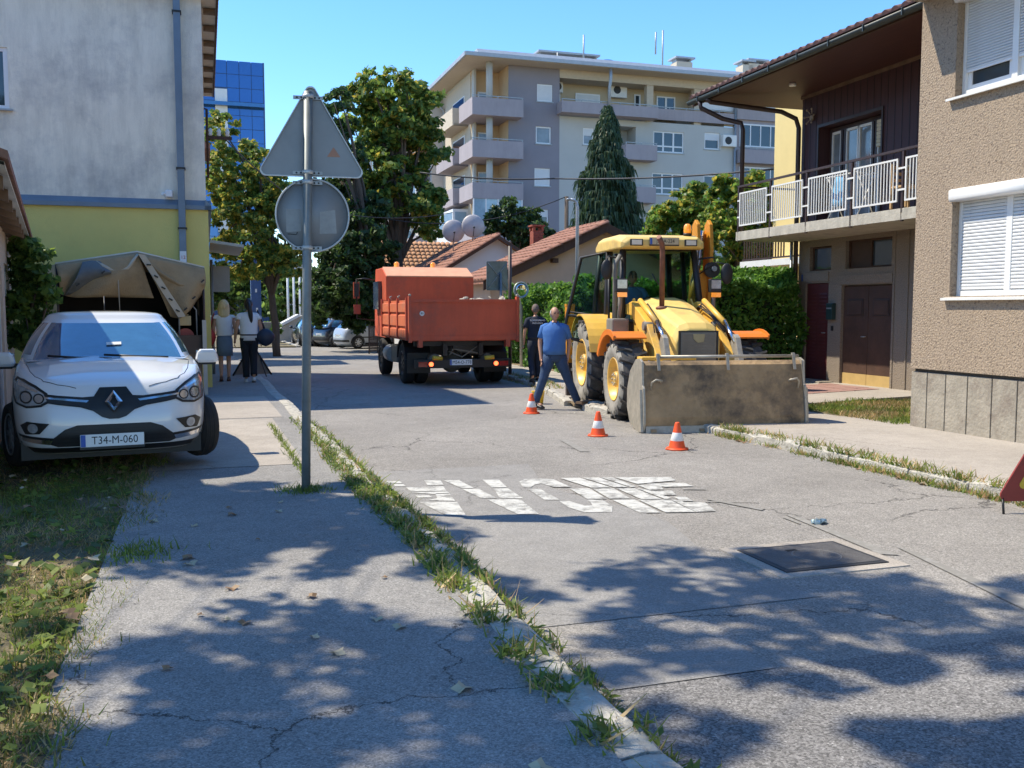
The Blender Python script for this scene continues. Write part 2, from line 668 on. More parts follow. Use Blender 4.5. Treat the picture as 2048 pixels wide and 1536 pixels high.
# ------------------------------------------------------------------ ground materials
def asphalt(name, col, agg=90.0, aggk=0.35, crack=0.8, cscale=0.33, patch=0.18, bump=0.6, spots=0.0):
    m = bpy.data.materials.new(name)
    m.use_nodes = True
    nt = m.node_tree
    b = nt.nodes['Principled BSDF']
    b.inputs['Roughness'].default_value = 0.9
    b.inputs['Specular IOR Level'].default_value = 0.25
    N = nt.nodes.new
    L = nt.links.new
    tc = N('ShaderNodeTexCoord')

    def noise(sc, det=5, ro=0.6, off=0):
        mp = N('ShaderNodeMapping')
        mp.inputs['Location'].default_value = (off, off * 1.7, off * .3)
        L(tc.outputs['Object'], mp.inputs[0])
        n = N('ShaderNodeTexNoise')
        n.inputs['Scale'].default_value = sc
        n.inputs['Detail'].default_value = det
        n.inputs['Roughness'].default_value = ro
        L(mp.outputs[0], n.inputs[0])
        return n.outputs[0]

    def rng(x, a, c, d=0.0, e=1.0):
        r = N('ShaderNodeMapRange')
        r.inputs['From Min'].default_value = a
        r.inputs['From Max'].default_value = c
        r.inputs['To Min'].default_value = d
        r.inputs['To Max'].default_value = e
        L(x, r.inputs[0])
        return r.outputs[0]

    def mul(x, y):
        r = N('ShaderNodeMath')
        r.operation = 'MULTIPLY'
        L(x, r.inputs[0])
        if isinstance(y, float):
            r.inputs[1].default_value = y
        else:
            L(y, r.inputs[1])
        return r.outputs[0]
    big = rng(noise(0.55, 4, 0.55), 0.3, 0.7, 1 - patch, 1 + patch)
    mid = rng(noise(5.0, 6, 0.7, 5), 0.3, 0.7, 0.90, 1.10)
    vo = N('ShaderNodeTexVoronoi')
    vo.inputs['Scale'].default_value = agg
    L(tc.outputs['Object'], vo.inputs[0])
    sp = N('ShaderNodeSeparateColor')
    L(vo.outputs['Color'], sp.inputs[0])
    ag = rng(sp.outputs[0], 0, 1, 1 - aggk, 1 + aggk)
    fine = rng(noise(agg * 2.2, 3, 0.6, 2), 0.35, 0.65, 1 - aggk * .5, 1 + aggk * .5)
    st = N('ShaderNodeTexVoronoi')
    st.inputs['Scale'].default_value = agg * .55
    L(tc.outputs['Object'], st.inputs[0])
    ss_ = N('ShaderNodeSeparateColor')
    L(st.outputs['Color'], ss_.inputs[0])
    stone = mul(rng(ss_.outputs[1], .90, .93, 0.0, 1.0), rng(st.outputs['Distance'], .25, .4, 1.0, 0.0))
    sb = rng(stone, 0, 1, 1.0, 1.0 + aggk * 1.5)
    k = mul(mul(mul(mul(big, mid), ag), fine), sb)
    # cracks
    dn = N('ShaderNodeTexNoise')
    dn.inputs['Scale'].default_value = 1.6
    dn.inputs['Detail'].default_value = 8
    dn.inputs['Roughness'].default_value = 0.7
    L(tc.outputs['Object'], dn.inputs[0])
    ad = N('ShaderNodeMixRGB')
    ad.blend_type = 'ADD'
    ad.inputs[0].default_value = 0.55
    L(tc.outputs['Object'], ad.inputs[1])
    L(dn.outputs['Color'], ad.inputs[2])
    vc = N('ShaderNodeTexVoronoi')
    vc.feature = 'DISTANCE_TO_EDGE'
    vc.inputs['Scale'].default_value = cscale
    L(ad.outputs[0], vc.inputs[0])
    ck = rng(vc.outputs['Distance'], 0.0, 0.0032, 1.0, 0.0)
    cm = rng(noise(0.5, 2, 0.5, 9), 0.47, 0.56)
    ckm = mul(mul(ck, cm), crack)
    dk = N('ShaderNodeMath')
    dk.operation = 'SUBTRACT'
    dk.inputs[0].default_value = 1.0
    L(ckm, dk.inputs[1])
    k = mul(k, dk.outputs[0])
    if spots:
        sn = rng(noise(14, 3, 0.5, 20), 0.66, 0.72, 1.0, 1 - spots)
        k = mul(k, sn)
    cmx = N('ShaderNodeMix')
    cmx.data_type = 'RGBA'
    cmx.blend_type = 'MULTIPLY'
    cmx.inputs[0].default_value = 1.0
    cmx.inputs[6].default_value = (*col, 1)
    cc = N('ShaderNodeCombineColor')
    for i in range(3):
        L(k, cc.inputs[i])
    L(cc.outputs[0], cmx.inputs[7])
    L(cmx.outputs[2], b.inputs['Base Color'])
    bp = N('ShaderNodeBump')
    bp.inputs['Strength'].default_value = bump
    bp.inputs['Distance'].default_value = 0.006
    L(mul(ag, dk.outputs[0]), bp.inputs['Height'])
    L(bp.outputs[0], b.inputs['Normal'])
    MATS[name] = m
    return m


M_road = asphalt('aged asphalt', (0.285, 0.265, 0.24), agg=120, aggk=0.36, crack=0.75, patch=0.12, bump=0.9)
M_road2 = asphalt('smooth repair asphalt', (0.27, 0.258, 0.242), agg=130, aggk=0.22, crack=0.5, patch=0.08, bump=0.4)
M_road3 = asphalt('dark coarse asphalt', (0.21, 0.20, 0.19), agg=115, aggk=0.5, crack=0.8, patch=0.12, bump=1.0)
M_walk = asphalt('sidewalk asphalt', (0.275, 0.262, 0.245), agg=150, aggk=0.34, crack=0.85, cscale=0.45, patch=0.14, bump=0.7, spots=0.3)
M_conc = asphalt('pale concrete', (0.37, 0.33, 0.285), agg=120, aggk=0.16, crack=0.6, cscale=0.5, patch=0.12, bump=0.35)
M_kerb = mat('kerb stone', (0.46, 0.43, 0.37), rough=0.9, var=0.22, scale=14, bump=1.0, bscale=45, col2=(0.16, 0.15, 0.12), thr=(0.55, 0.7))
M_dirt = mat('dry earth', (0.20, 0.145, 0.085), rough=1, var=0.35, scale=9, bump=1.0, bscale=30, col2=(0.30, 0.23, 0.13), thr=(0.45, 0.6))
M_lawn = mat('lawn ground', (0.13, 0.11, 0.06), rough=1, var=0.35, scale=6, bump=1.0, bscale=30, col2=(0.24, 0.19, 0.11), thr=(0.46, 0.60))
M_paint = mat('worn road paint', (0.55, 0.54, 0.50), rough=0.8, var=0.14, scale=14, bump=0.5, bscale=80, col2=(0.25, 0.24, 0.22), thr=(0.47, 0.62))
M_paintold = mat('faded road paint', (0.30, 0.285, 0.26), rough=0.85, var=0.15, scale=20, col2=(0.245, 0.23, 0.205), thr=(0.40, 0.5))
M_g1 = leafmat('grass green', (0.10, 0.16, 0.035), 0.4)
M_g2 = leafmat('grass bright', (0.19, 0.26, 0.05), 0.45)
M_g3 = leafmat('grass dry', (0.46, 0.35, 0.17), 0.3)
M_g4 = leafmat('grass olive', (0.17, 0.18, 0.06), 0.4)


def vL(u):
    return 1.53 - 0.012 * u + 0.02 * math.sin(u * 1.3)


VR = [(-8, 6.6), (8, 6.6), (11, 6.58), (12.6, 6.35), (14.2, 6.05), (15.6, 6.05), (17.5, 6.5), (20, 7.05), (24, 7.2), (28, 7.3)]


def vR(u):
    for (a, b), (c, d) in zip(VR, VR[1:]):
        if u <= c:
            return b + (d - b) * (u - a) / (c - a)
    return VR[-1][1]


def sheet(name, m, us, fa, fb, zf, nv=2, kind='structure', skirt=0.0, parent=None):
    V, F = [], []
    for i, u in enumerate(us):
        a, b = fa(u), fb(u)
        for j in range(nv):
            v = a + (b - a) * j / (nv - 1)
            V.append(W(v, u, zf(v, u)))
    for i in range(len(us) - 1):
        for j in range(nv - 1):
            k = i * nv + j
            F.append((k, k + 1, k + nv + 1, k + nv))
    if skirt:
        rim = [j for j in range(nv)] + [i * nv + nv - 1 for i in range(1, len(us))] + [(len(us) - 1) * nv + j for j in range(nv - 2, -1, -1)] + [i * nv for i in range(len(us) - 2, 0, -1)]
        n0 = len(V)
        for k in rim:
            V.append(V[k] - Vector((0, 0, skirt)))
        q = len(rim)
        for i in range(q):
            F.append((rim[i], n0 + i, n0 + (i + 1) % q, rim[(i + 1) % q]))
    o = mesh_obj(name, V, F, m, parent)
    if kind:
        o['kind'] = kind
    return o


def frange(a, b, st):
    n = int(round((b - a) / st))
    return [a + (b - a) * i / n for i in range(n + 1)]


g = MB().quad((-1500, -300, -1.0), (1500, -300, -1.0), (1500, 2200, -1.0), (-1500, 2200, -1.0)).build('ground', M_lawn)
meta(g, kind='structure')
sheet('road', M_road, frange(-8, 90, 1.0), lambda u: -14 if u > 36.5 else -2.0, lambda u: 26, lambda v, u: zroad(u), nv=3, skirt=0.5)
# repair patches, each a thin sheet over the road
sheet('smooth_road_patch', M_road2, frange(4.5, 9.6, 0.5), lambda u: vL(u) + 0.01, lambda u: 3.15 + 0.16 * math.sin(u * 2.1) + (9.6 - u) * 0.04, lambda v, u: zroad(u) + 0.004)
sheet('coarse_road_patch', M_road3, frange(-2, 3.62, 0.4), lambda u: vL(u) + 0.02, lambda u: 8 if u < 0 else 6.55, lambda v, u: zroad(u) + 0.005)
sheet('trench_patch', M_road2, frange(3.62, 3.95, 0.33), lambda u: 1.62, lambda u: 2.45, lambda v, u: zroad(u) + 0.009)
# left pavement, kerb and verge
sheet('left_sidewalk', M_walk, frange(-6, 36, 0.5), lambda u: -0.62, lambda u: vL(u) - 0.2, lambda v, u: zleft(u), nv=5, skirt=0.6)
sheet('concrete_slab', M_conc, frange(9.4, 13.6, 0.3), lambda u: -0.6 + 0.03 * math.sin(u * 3), lambda u: 1.0 - 0.01 * u, lambda v, u: zleft(u) + 0.004)
sheet('concrete_slab', M_conc, frange(13.75, 17.2, 0.3), lambda u: -0.3, lambda u: 1.18 - 0.012 * u, lambda v, u: zleft(u) + 0.004)
sheet('left_verge', M_lawn, frange(-6, 19.6, 0.4), lambda u: -14, lambda u: -0.55, lambda v, u: zleft(u) - 0.012 + 0.02 * math.sin(v * 2.3 + u), nv=30, skirt=0.6)
sheet('left_yard', M_dirt, frange(19.7, 60, 4), lambda u: -30, lambda u: -0.63, lambda v, u: zleft(u) - 0.02, nv=3, skirt=0.6)
kerb = thing('left_kerb', None, None, 0, 0, 0)
kerb['kind'] = 'structure'
us = 1.2
kr = random.Random(3)
while us < 27:
    ln = kr.uniform(0.75, 1.0)
    if us > 12:
        ln *= 1.2
    a, b = us + 0.012, us + ln - 0.012
    mb = MB()
    k = 7
    prof = [(-0.20, -0.5), (-0.20, 0.004), (-0.10, 0.016), (-0.035, 0.008), (0.0, -0.03), (0.012, -0.5)]
    rows = []
    for i in range(k):
        u = a + (b - a) * i / (k - 1)
        e = 0.012 if i in (0, k - 1) else 0
        rows.append([Vector((vL(u) + p[0] + kr.uniform(-.006, .006), u, zleft(u) + p[1] + (kr.uniform(-.006, .006) - e if p[1] > -.1 else 0))) for p in prof])
    V = [p for r_ in rows for p in r_]
    n = len(prof)
    F = [(i * n + j, i * n + j + 1, (i + 1) * n + j + 1, (i + 1) * n + j) for i in range(k - 1) for j in range(n - 1)]
    F += [tuple(range(n - 1, -1, -1)), tuple((k - 1) * n + j for j in range(n))]
    mb.add(V, F)
    mb.build('kerb_stone', M_kerb, kerb)
    us += ln
kerb2 = thing('right_kerb', None, None, 0, 0, 0)
kerb2['kind'] = 'structure'
us = 1.0
while us < 27.5:
    ln = kr.uniform(0.7, 1.0)
    a, b = us + 0.012, us + ln - 0.012
    if not (14.0 < us < 15.4):
        k = 6
        prof = [(-0.012, -0.4), (0.0, -0.012), (0.03, 0.010), (0.12, 0.014), (0.17, 0.004), (0.17, -0.4)]
        V = []
        tilt = kr.uniform(-.012, .012)
        for i in range(k):
            u = a + (b - a) * i / (k - 1)
            e = 0.014 if i in (0, k - 1) else 0
            for p in prof:
                V.append(Vector((vR(u) + p[0] + kr.uniform(-.008, .008), u, zright(u) + p[1] + tilt + (kr.uniform(-.008, .008) - e if p[1] > -.1 else 0))))
        n = len(prof)
        F = [(i * n + j, i * n + j + 1, (i + 1) * n + j + 1, (i + 1) * n + j) for i in range(k - 1) for j in range(n - 1)]
        F += [tuple(range(n - 1, -1, -1)), tuple((k - 1) * n + j for j in range(n))]
        MB().add(V, F).build('kerb_stone', M_kerb, kerb2)
    us += ln
sheet('right_sidewalk', M_conc, frange(-6, 13.6, 0.4), lambda u: vR(u) + 0.17, lambda u: 9.4, lambda v, u: zright(u), nv=4, skirt=0.5)
sheet('right_sidewalk', M_conc, frange(16.2, 30, 0.4), lambda u: vR(u) + 0.17, lambda u: 9.0, lambda v, u: zright(u), nv=4, skirt=0.5)
sheet('excavated_sidewalk', M_dirt, frange(13.6, 16.2, 0.2), lambda u: vR(u) + 0.05, lambda u: 8.9, lambda v, u: zright(u) - 0.05 + 0.03 * math.sin(v * 7 + u * 5) + 0.02 * math.sin(u * 17 + v * 13), nv=22)
sheet('forecourt', M_conc, frange(13.45, 17.9, 0.4), lambda u: 8.95, lambda u: 12.6, lambda v, u: zright(u) + 0.01 + (v - 9) * 0.028, nv=3, skirt=0.5)
sheet('front_lawn', M_lawn, frange(10.6, 13.5, 0.25), lambda u: 9.0, lambda u: 12.6, lambda v, u: zright(u) - 0.005 + 0.015 * math.sin(v * 3 + u * 2) + (v - 9) * 0.01, nv=14, skirt=0.4)
sheet('hedge_bed', M_dirt, frange(17.8, 42, 1), lambda u: 8.9, lambda u: 26, lambda v, u: zright(u) + 0.02, nv=3, skirt=0.4)
M_tilepink = mat('pink paving', (0.34, 0.20, 0.17), rough=0.85, var=0.15, scale=10, bump=0.3)
pt = thing('pink_path', None, None, 0, 0, 0)
pt['kind'] = 'structure'
pv = MB().b2(-.145, .145, -.145, .145, -.05, 0.012).build('paving_slab', M_tilepink, pt, 0.004)
first = True
for i in range(9):
    for j in range(5):
        v, u = 9.6 + i * 0.3, 14.9 + j * 0.3
        q = pv if first else inst(pv, pt)
        first = False
        q.location = (v, u, zright(u) + 0.01 + (v - 9) * 0.028 + 0.003 * ((i * j) % 3))

# ------------------------------------------------------------------ road markings, straight from where they lie
lettering = thing('road_lettering', None, None, 0, 0, 0)
lettering['kind'] = 'structure'


def road_poly(name, pts, m, lift=0.008, parent=None):
    vs = []
    for p in pts:
        q = on_z(p[0], p[1], -0.17)
        q = on_z(p[0], p[1], zroad(q.y) + lift)
        vs.append(q)
    me = mesh_obj(name, vs, [tuple(range(len(vs)))], m, parent)
    return me


def zc(*pp):
    return [(750 + a / 2.409, 900 + b / 2.409) for a, b in pp]


LET = [
    [(237, 146), (315, 146), (332, 169), (254, 170)], [(150, 180), (328, 174), (344, 196), (172, 200)],
    [(168, 204), (345, 199), (360, 207), (292, 209), (296, 213)], [(292, 212), (360, 210), (386, 245), (252, 242), (300, 232)],
    [(214, 250), (396, 250), (440, 318), (338, 312)], [(196, 219), (262, 218), (276, 228), (206, 229)],
    [(50, 149), (118, 150), (134, 160), (70, 162)], [(80, 163), (136, 164), (150, 174), (100, 175)],
    [(330, 145), (405, 145), (476, 183), (414, 183)], [(418, 187), (500, 187), (590, 233), (512, 231)],
    [(537, 237), (700, 237), (790, 308), (688, 309)], [(518, 143), (598, 143), (636, 179), (564, 181)],
    [(570, 185), (640, 184), (715, 233), (602, 231)],
    [(695, 152), (722, 140), (800, 137), (860, 141), (944, 178), (860, 178), (800, 160), (770, 166), (748, 182), (712, 178)],
    [(735, 188), (798, 188), (890, 240), (816, 239)],
    [(888, 246), (935, 245), (1010, 268), (1048, 266), (1040, 252), (1024, 240), (1096, 239), (1144, 272), (1143, 298), (1010, 300), (930, 275)],
    [(936, 185), (1034, 185), (1116, 234), (1022, 235)],
    [(892, 135), (984, 133), (1140, 180), (1040, 181)], [(1000, 133), (1078, 132), (1220, 178), (1156, 180)],
    [(1090, 132), (1142, 131), (1256, 176), (1232, 178)], [(1156, 131), (1424, 130), (1448, 146), (1300, 160), (1264, 163)],
    [(1262, 168), (1376, 166), (1388, 190), (1324, 192)], [(1306, 162), (1492, 158), (1534, 174), (1400, 178)],
    [(1046, 185), (1150, 184), (1230, 233), (1130, 234)], [(1162, 184), (1252, 184), (1380, 235), (1282, 236)],
    [(1262, 184), (1318, 192), (1428, 232), (1396, 236)], [(1330, 196), (1430, 195), (1450, 215), (1362, 217)],
    [(1142, 239), (1252, 238), (1376, 301), (1276, 302)], [(1268, 239), (1420, 239), (1544, 298), (1400, 300)],
    [(1428, 239), (1470, 240), (1560, 297), (1548, 298)], [(1440, 225), (1500, 226), (1534, 246), (1476, 247)],
    [(1476, 252), (1590, 251), (1642, 294), (1562, 297)],
]
for i, q in enumerate(LET):
    road_poly('painted_bar', zc(*q), M_paint, 0.008 + 0.0004 * (i % 3), lettering)
for q in ([(1980, 320), (2048, 350), (2048, 357), (1962, 324)], [(1480, 185), (1590, 187), (1596, 191), (1486, 190)], [(1600, 232), (1880, 282), (1862, 290), (1596, 238)], [(1530, 246), (1850, 250), (1850, 252), (1532, 249)]):
    road_poly('painted_bar', zc(*q), M_paintold, 0.008, lettering)
ln_ = thing('edge_line', None, None, 0, 0, 0)
ln_['kind'] = 'structure'
for q in ([(1568, 1028), (1600, 1034), (1800, 1110), (1760, 1108)], [(1790, 1092), (1830, 1104), (2100, 1220), (2060, 1224)],
          [(1120, 880), (1135, 880), (1180, 903), (1160, 903)]):
    road_poly('painted_line', q, M_paintold, 0.0075, ln_)

# manhole
def gp(px, py, dz):
    q = on_z(px, py, -0.17)
    return on_z(px, py, zroad(q.y) + dz)


M_iron = mat('manhole iron', (0.12, 0.113, 0.108), rough=0.6, metal=0.3, var=0.25, scale=20, bump=0.5, bscale=90)
mh = thing('manhole_cover', 'square dark iron manhole cover set in a concrete surround in the road', 'manhole', 3.82, 5.26, zroad(5.26), 0)
MB().b2(-.48, .48, -.38, .38, -.08, .010).build('surround', M_conc, mh)
MB().b2(-.39, .39, -.29, .29, -.05, .017).build('frame', mat('dark iron frame', (.03, .03, .032), rough=.6), mh, 0.003)
M_ink_dark = mat('slot dark', (.01, .01, .01), rough=.9)
pl = MB().b2(-.355, .355, -.255, .255, -.03, .021).build('cover_plate', M_iron, mh, 0.003)
MB().lathe([(.15, .0), (.15, .0008), (.165, .0008), (.165, 0), (.15, 0)], c=(.03, -.02, .0212), n=32, caps=False).build('worn_ring', mat('worn iron', (0.165, 0.157, 0.15), rough=.6, metal=.3), pl)
MB().b2(-.10, -.02, .12, .16, .0212, .0222).build('lifting_slot', M_ink_dark, pl)
# ------------------------------------------------------------------ grass, weeds, fallen leaves
def vedge(u):
    return -0.50 + 0.07 * math.sin(u * 2.7) + 0.05 * math.sin(u * 7.1 + 1)


r = np.random.default_rng(11)
pts = []
while len(pts) < 105000:
    u = 1.6 + 9.8 * r.random() ** 1.5
    v = -3.8 + 3.5 * r.random()
    e = vedge(u) + (0.12 if r.random() < .12 else 0)
    if 1.0 < abs(u - 6.1) or v < -.5:
        pass
    if v > e:
        continue
    c = math.sin(v * 3.1 + u * 1.7) * math.sin(u * 2.3 - v * 2.9) + 0.5 * math.sin(v * 9 + u * 7)
    if c < -0.60 and r.random() < .8:
        continue
    pts.append((v, u, c))
pts = np.array(pts)
zl = lambda v, u: zleft(u) - 0.012 + 0.02 * math.sin(v * 2.3 + u)
dry = (np.sin(pts[:, 0] * 1.9 + 1) * np.sin(pts[:, 1] * 1.7) + 0.45 * r.normal(size=len(pts))) > -0.12
grass_patch('verge_grass', [M_g1, M_g2, M_g4], pts[~dry][:, :2], zl, (0.02, 0.075), 0.0042, 5, 1.3, None, 'ragged green grass on the verge in front of the white car', 'grass')
grass_patch('dry_verge_grass', [M_g3, M_g3, M_g4], pts[dry][:, :2], zl, (0.012, 0.05), 0.004, 6, 2.0, None, 'straw coloured dry grass on the verge beside the sidewalk', 'dry grass')
# broad low leaves among the blades
n = 5200
pin = pts[pts[:, 0] < -.62]
pv_ = pin[r.choice(len(pin), n)]
c = np.stack([pv_[:, 0] * cA - pv_[:, 1] * sA, pv_[:, 0] * sA + pv_[:, 1] * cA, np.array([zl(a, b) for a, b in pv_[:, :2]]) + 0.02 + 0.03 * r.random(n)], 1)
a = r.random(n) * 2 * PI
s = (0.018 + 0.035 * r.random(n))[:, None]
t = np.stack([np.cos(a), np.sin(a), 0.5 * r.normal(size=n) * .6], 1) * s
b = np.stack([-np.sin(a), np.cos(a), 0.5 * r.normal(size=n) * .6], 1) * s * .6
meta(fast_quads('clover', np.stack([c - t, c - b, c + t, c + b], 1), [M_g1, M_g2], None, r, 'stuff'), 'low broad leaved weeds mixed into the verge grass', 'weeds')

# weeds in the kerb joints
wl_ = []
wr = np.random.default_rng(21)
for (uc, spread, num) in ((2.5, .07, 150), (2.95, .06, 130), (3.45, .07, 240), (3.8, .08, 200), (4.35, .09, 260), (4.95, .12, 420), (5.35, .14, 600), (5.9, .12, 420), (6.4, .16, 700), (7.0, .16, 700), (7.6, .22, 1100), (8.2, .2, 700), (9.0, .3, 420), (9.9, .25, 420), (10.7, .3, 420), (11.7, .3, 380), (12.6, .4, 200)):
    q = wr.normal(size=(num, 2))
    uu = uc + q[:, 0] * spread
    side = np.where(wr.random(num) < .62, 0.03, -0.20)
    vv = np.array([vL(x) for x in uu]) + side + q[:, 1] * 0.045
    wl_ += list(zip(vv, uu))
wl_ = np.array(wl_)
zk = lambda v, u: (zroad(u) + 0.0) if v > vL(u) + 0.0 else zleft(u) + 0.005
grass_patch('kerb_weeds', [M_g1, M_g2, M_g2, M_g3], wl_, zk, (0.02, 0.085), 0.007, 8, 1.6, None, 'weeds growing in the joints of the left kerb', 'weeds')
# broad rosette leaves among the kerb weeds
n = 2600
q = wl_[wr.choice(len(wl_), n)] + wr.normal(size=(n, 2)) * .012
c = np.stack([q[:, 0] * cA - q[:, 1] * sA, q[:, 0] * sA + q[:, 1] * cA, np.array([zk(a, b) for a, b in q]) + .012 + .03 * wr.random(n)], 1)
a = wr.random(n) * 2 * PI
s = (0.014 + 0.026 * wr.random(n))[:, None]
t = np.stack([np.cos(a), np.sin(a), .45 * wr.normal(size=n)], 1) * s
b = np.stack([-np.sin(a), np.cos(a), .3 * wr.normal(size=n)], 1) * s * .42
meta(fast_quads('kerb_rosettes', np.stack([c - t, c - b, c + t, c + b], 1), [M_g1, M_g2, M_g1], None, wr, 'stuff'), 'broad leaf rosettes in the joints of the left kerb', 'weeds')
# seed stalks
q = wl_[wr.choice(len(wl_), 320)]
q = q[(q[:, 1] < 7.5)]
grass_patch('seed_stalks', [M_g3, M_g4], q, zk, (0.07, 0.16), 0.003, 9, 0.5, None, 'thin plantain seed stalks standing in the kerb weeds', 'seed stalks')
# pole base tuft, crack tufts on the slab
ex = []
for (vc, uc, sv, su, num) in ((0.77, 7.98, .10, .09, 380), (-0.25, 12.9, .12, .25, 260), (-.45, 6.2, .12, .12, 300)):
    q = wr.normal(size=(num, 2))
    ex += list(zip(vc + q[:, 0] * sv, uc + q[:, 1] * su))
for uu in np.linspace(8.6, 12.8, 600):
    ex.append((0.92 - 0.01 * uu + wr.normal() * .02, uu))
ex = np.array(ex)
grass_patch('crack_weeds', [M_g1, M_g2], ex, lambda v, u: zleft(u) + 0.004, (0.015, 0.07), 0.005, 12, 1.3, None, 'low weeds round the sign pole and in the sidewalk cracks', 'weeds')
# right kerb weeds and front lawn
wr2 = []
for (uc, spread, num, side) in ((10.75, .18, 600, -.02), (9.85, .1, 200, .02), (9.2, .14, 240, .0), (8.5, .2, 420, -.02), (8.0, .12, 240, -.02), (7.5, .2, 460, -.02), (6.95, .12, 280, -.02), (6.5, .12, 260, -.02), (6.0, .15, 260, -.02), (10, 1.3, 260, .19), (7.5, 1.2, 200, .19)):
    q = wr.normal(size=(num, 2))
    uu = uc + q[:, 0] * spread
    wr2 += list(zip(np.array([vR(x) for x in uu]) + side + q[:, 1] * 0.05, uu))
for k in range(900):
    uu = 18 + wr.random() * 5
    wr2.append((vR(uu) - .1 + wr.random() * .5, uu))
wr2 = np.array(wr2)
grass_patch('kerb_weeds', [M_g1, M_g2, M_g3], wr2, lambda v, u: zroad(u) if v < vR(u) else zright(u), (0.02, 0.09), 0.008, 13, 1.5, None, 'grass tufts along the right kerb below the beige building', 'weeds')
q = np.stack([9.05 + 3.4 * wr.random(16000), 10.65 + 2.8 * wr.random(16000)], 1)
q = q[(q[:, 0] < 12.4)]
cdry = np.sin(q[:, 0] * 2.5) * np.sin(q[:, 1] * 3.1) + .4 * wr.normal(size=len(q)) > -.1
zfl = lambda v, u: zright(u) - 0.005 + 0.015 * math.sin(v * 3 + u * 2) + (v - 9) * 0.01
grass_patch('front_lawn_grass', [M_g1, M_g2], q[~cdry], zfl, (0.04, 0.10), 0.008, 14, 1.0, None, 'patch of grass between the beige building and the brown house', 'grass')
grass_patch('dry_front_lawn_grass', [M_g3, M_g4], q[cdry], zfl, (0.03, 0.07), 0.008, 15, 1.2, None, 'dry grass between the beige building and the brown house', 'dry grass')

# fallen leaves, lying flat and curled
M_lf1 = leafmat('fallen leaf brown', (0.26, 0.17, 0.09), 0.1)
M_lf2 = leafmat('fallen leaf pale', (0.42, 0.38, 0.26), 0.1)
mb = MB()
mi = []
rr = random.Random(17)
spots = [(-.6 - 2.6 * rr.random(), 2.2 + 7 * rr.random(), .05) for _ in range(90)] + [(-.4 + 1.7 * rr.random(), 2.6 + 6 * rr.random(), .008) for _ in range(26)] + [(vR(u_) - .15 * rr.random(), u_, -.0) for u_ in [6 + 5 * rr.random() for _ in range(30)]]
for (v, u, dz) in spots:
    s = rr.uniform(.02, .055)
    z = (zroad(u) + .01) if v > 5 else zleft(u) + dz
    a0 = rr.random() * 6.3
    P = W(v, u, z)
    ring = []
    for k in range(10):
        a = a0 + k * PI / 5
        q = s * (1.0 if k % 2 == 0 else 0.55)
        ring.append(P + Vector((math.cos(a) * q, math.sin(a) * q, 0.25 * s * math.sin(2 * a + a0) + .004)))
    mb.add([P + Vector((0, 0, .002))] + ring, [(0, 1 + k, 1 + (k + 1) % 10) for k in range(10)])
    mi += [rr.randrange(2)] * 10
o = mesh_obj('fallen_leaves', mb.V, mb.F, [M_lf1, M_lf2], None, mi)
meta(o, 'curled fallen leaves scattered over verge, sidewalk and gutter', 'leaves', kind='stuff')
# pebbles and rubble of the dug up pavement: pieces large enough to see are things
M_rub = mat('broken concrete', (0.42, 0.37, 0.30), rough=0.95, var=0.25, scale=12, bump=0.8, bscale=30)


def chunk(name, m, parent, s, seed, loc=None):
    q = random.Random(seed)
    mb = MB().ball((0, 0, 0), 1, 7)
    vs = [Vector((p.x * s[0], p.y * s[1], p.z * s[2])) * q.uniform(.78, 1.15) for p in mb.V]
    return mesh_obj(name, vs, mb.F, m, parent, loc=loc)


rub = None
rk = random.Random(4)
base = [chunk('paving_rubble', M_rub, None, (.11, .09, .05), 30 + i) for i in range(3)]
bi = 0
for i in range(34):
    v, u = rk.uniform(6.15, 7.3), rk.uniform(13.8, 16.0)
    o = base[i] if i < 3 else base[i % 3].copy()
    if i >= 3:
        COL.objects.link(o)
    place(o, v, u, zright(u) - .0, rk.uniform(0, 360))
    s = rk.uniform(.5, 1.3)
    o.scale = (s, s, s)
    meta(o, 'lump of broken pavement lying in the dug up sidewalk', 'rubble', 'broken pavement lumps behind the cones')
# ------------------------------------------------------------------ building materials
M_plas = mat('weathered grey plaster', (0.86, 0.80, 0.66), rough=0.92, var=0.06, scale=1.1, bump=0.3, bscale=40, col2=(0.42, 0.40, 0.37), thr=(0.48, 0.76), streak=0.32)
M_green = mat('olive green plaster', (0.72, 0.60, 0.19), rough=0.9, var=0.05, scale=1.5, bump=0.3, bscale=50, col2=(0.62, 0.52, 0.17), thr=(0.55, 0.75))
M_zinc = mat('blue grey sheet metal', (0.17, 0.22, 0.27), rough=0.5, metal=0.3, var=0.1)
M_tile = mat('clay roof tile', (0.30, 0.135, 0.085), rough=0.85, var=0.3, scale=5, bump=0.3, col2=(0.20, 0.11, 0.075), thr=(0.48, 0.66))
M_tile2 = mat('pale clay roof tile', (0.45, 0.24, 0.13), rough=0.85, var=0.3, scale=5, bump=0.3, col2=(0.26, 0.15, 0.09), thr=(0.5, 0.66))
M_tiled = mat('dark maroon roof tile', (0.13, 0.05, 0.04), rough=0.7, var=0.3, scale=6, col2=(0.07, 0.045, 0.04))
M_wood = mat('brown stained wood', (0.075, 0.038, 0.024), rough=0.7, var=0.25, scale=3, stretch=(6, 1, 1), bump=0.3)
M_woodl = mat('raw rafter wood', (0.16, 0.10, 0.06), rough=0.85, var=0.3, scale=5)
M_board = mat('pale soffit board', (0.55, 0.50, 0.43), rough=0.85, var=0.1)
M_beigew = mat('beige wall plaster', (0.55, 0.43, 0.33), rough=0.92, var=0.08, scale=2, bump=0.3, bscale=40, streak=0.12)
M_peach = mat('peach render', (0.60, 0.45, 0.33), rough=0.92, var=0.06, scale=1.2, bump=0.2, col2=(0.50, 0.38, 0.28), thr=(0.5, 0.75))
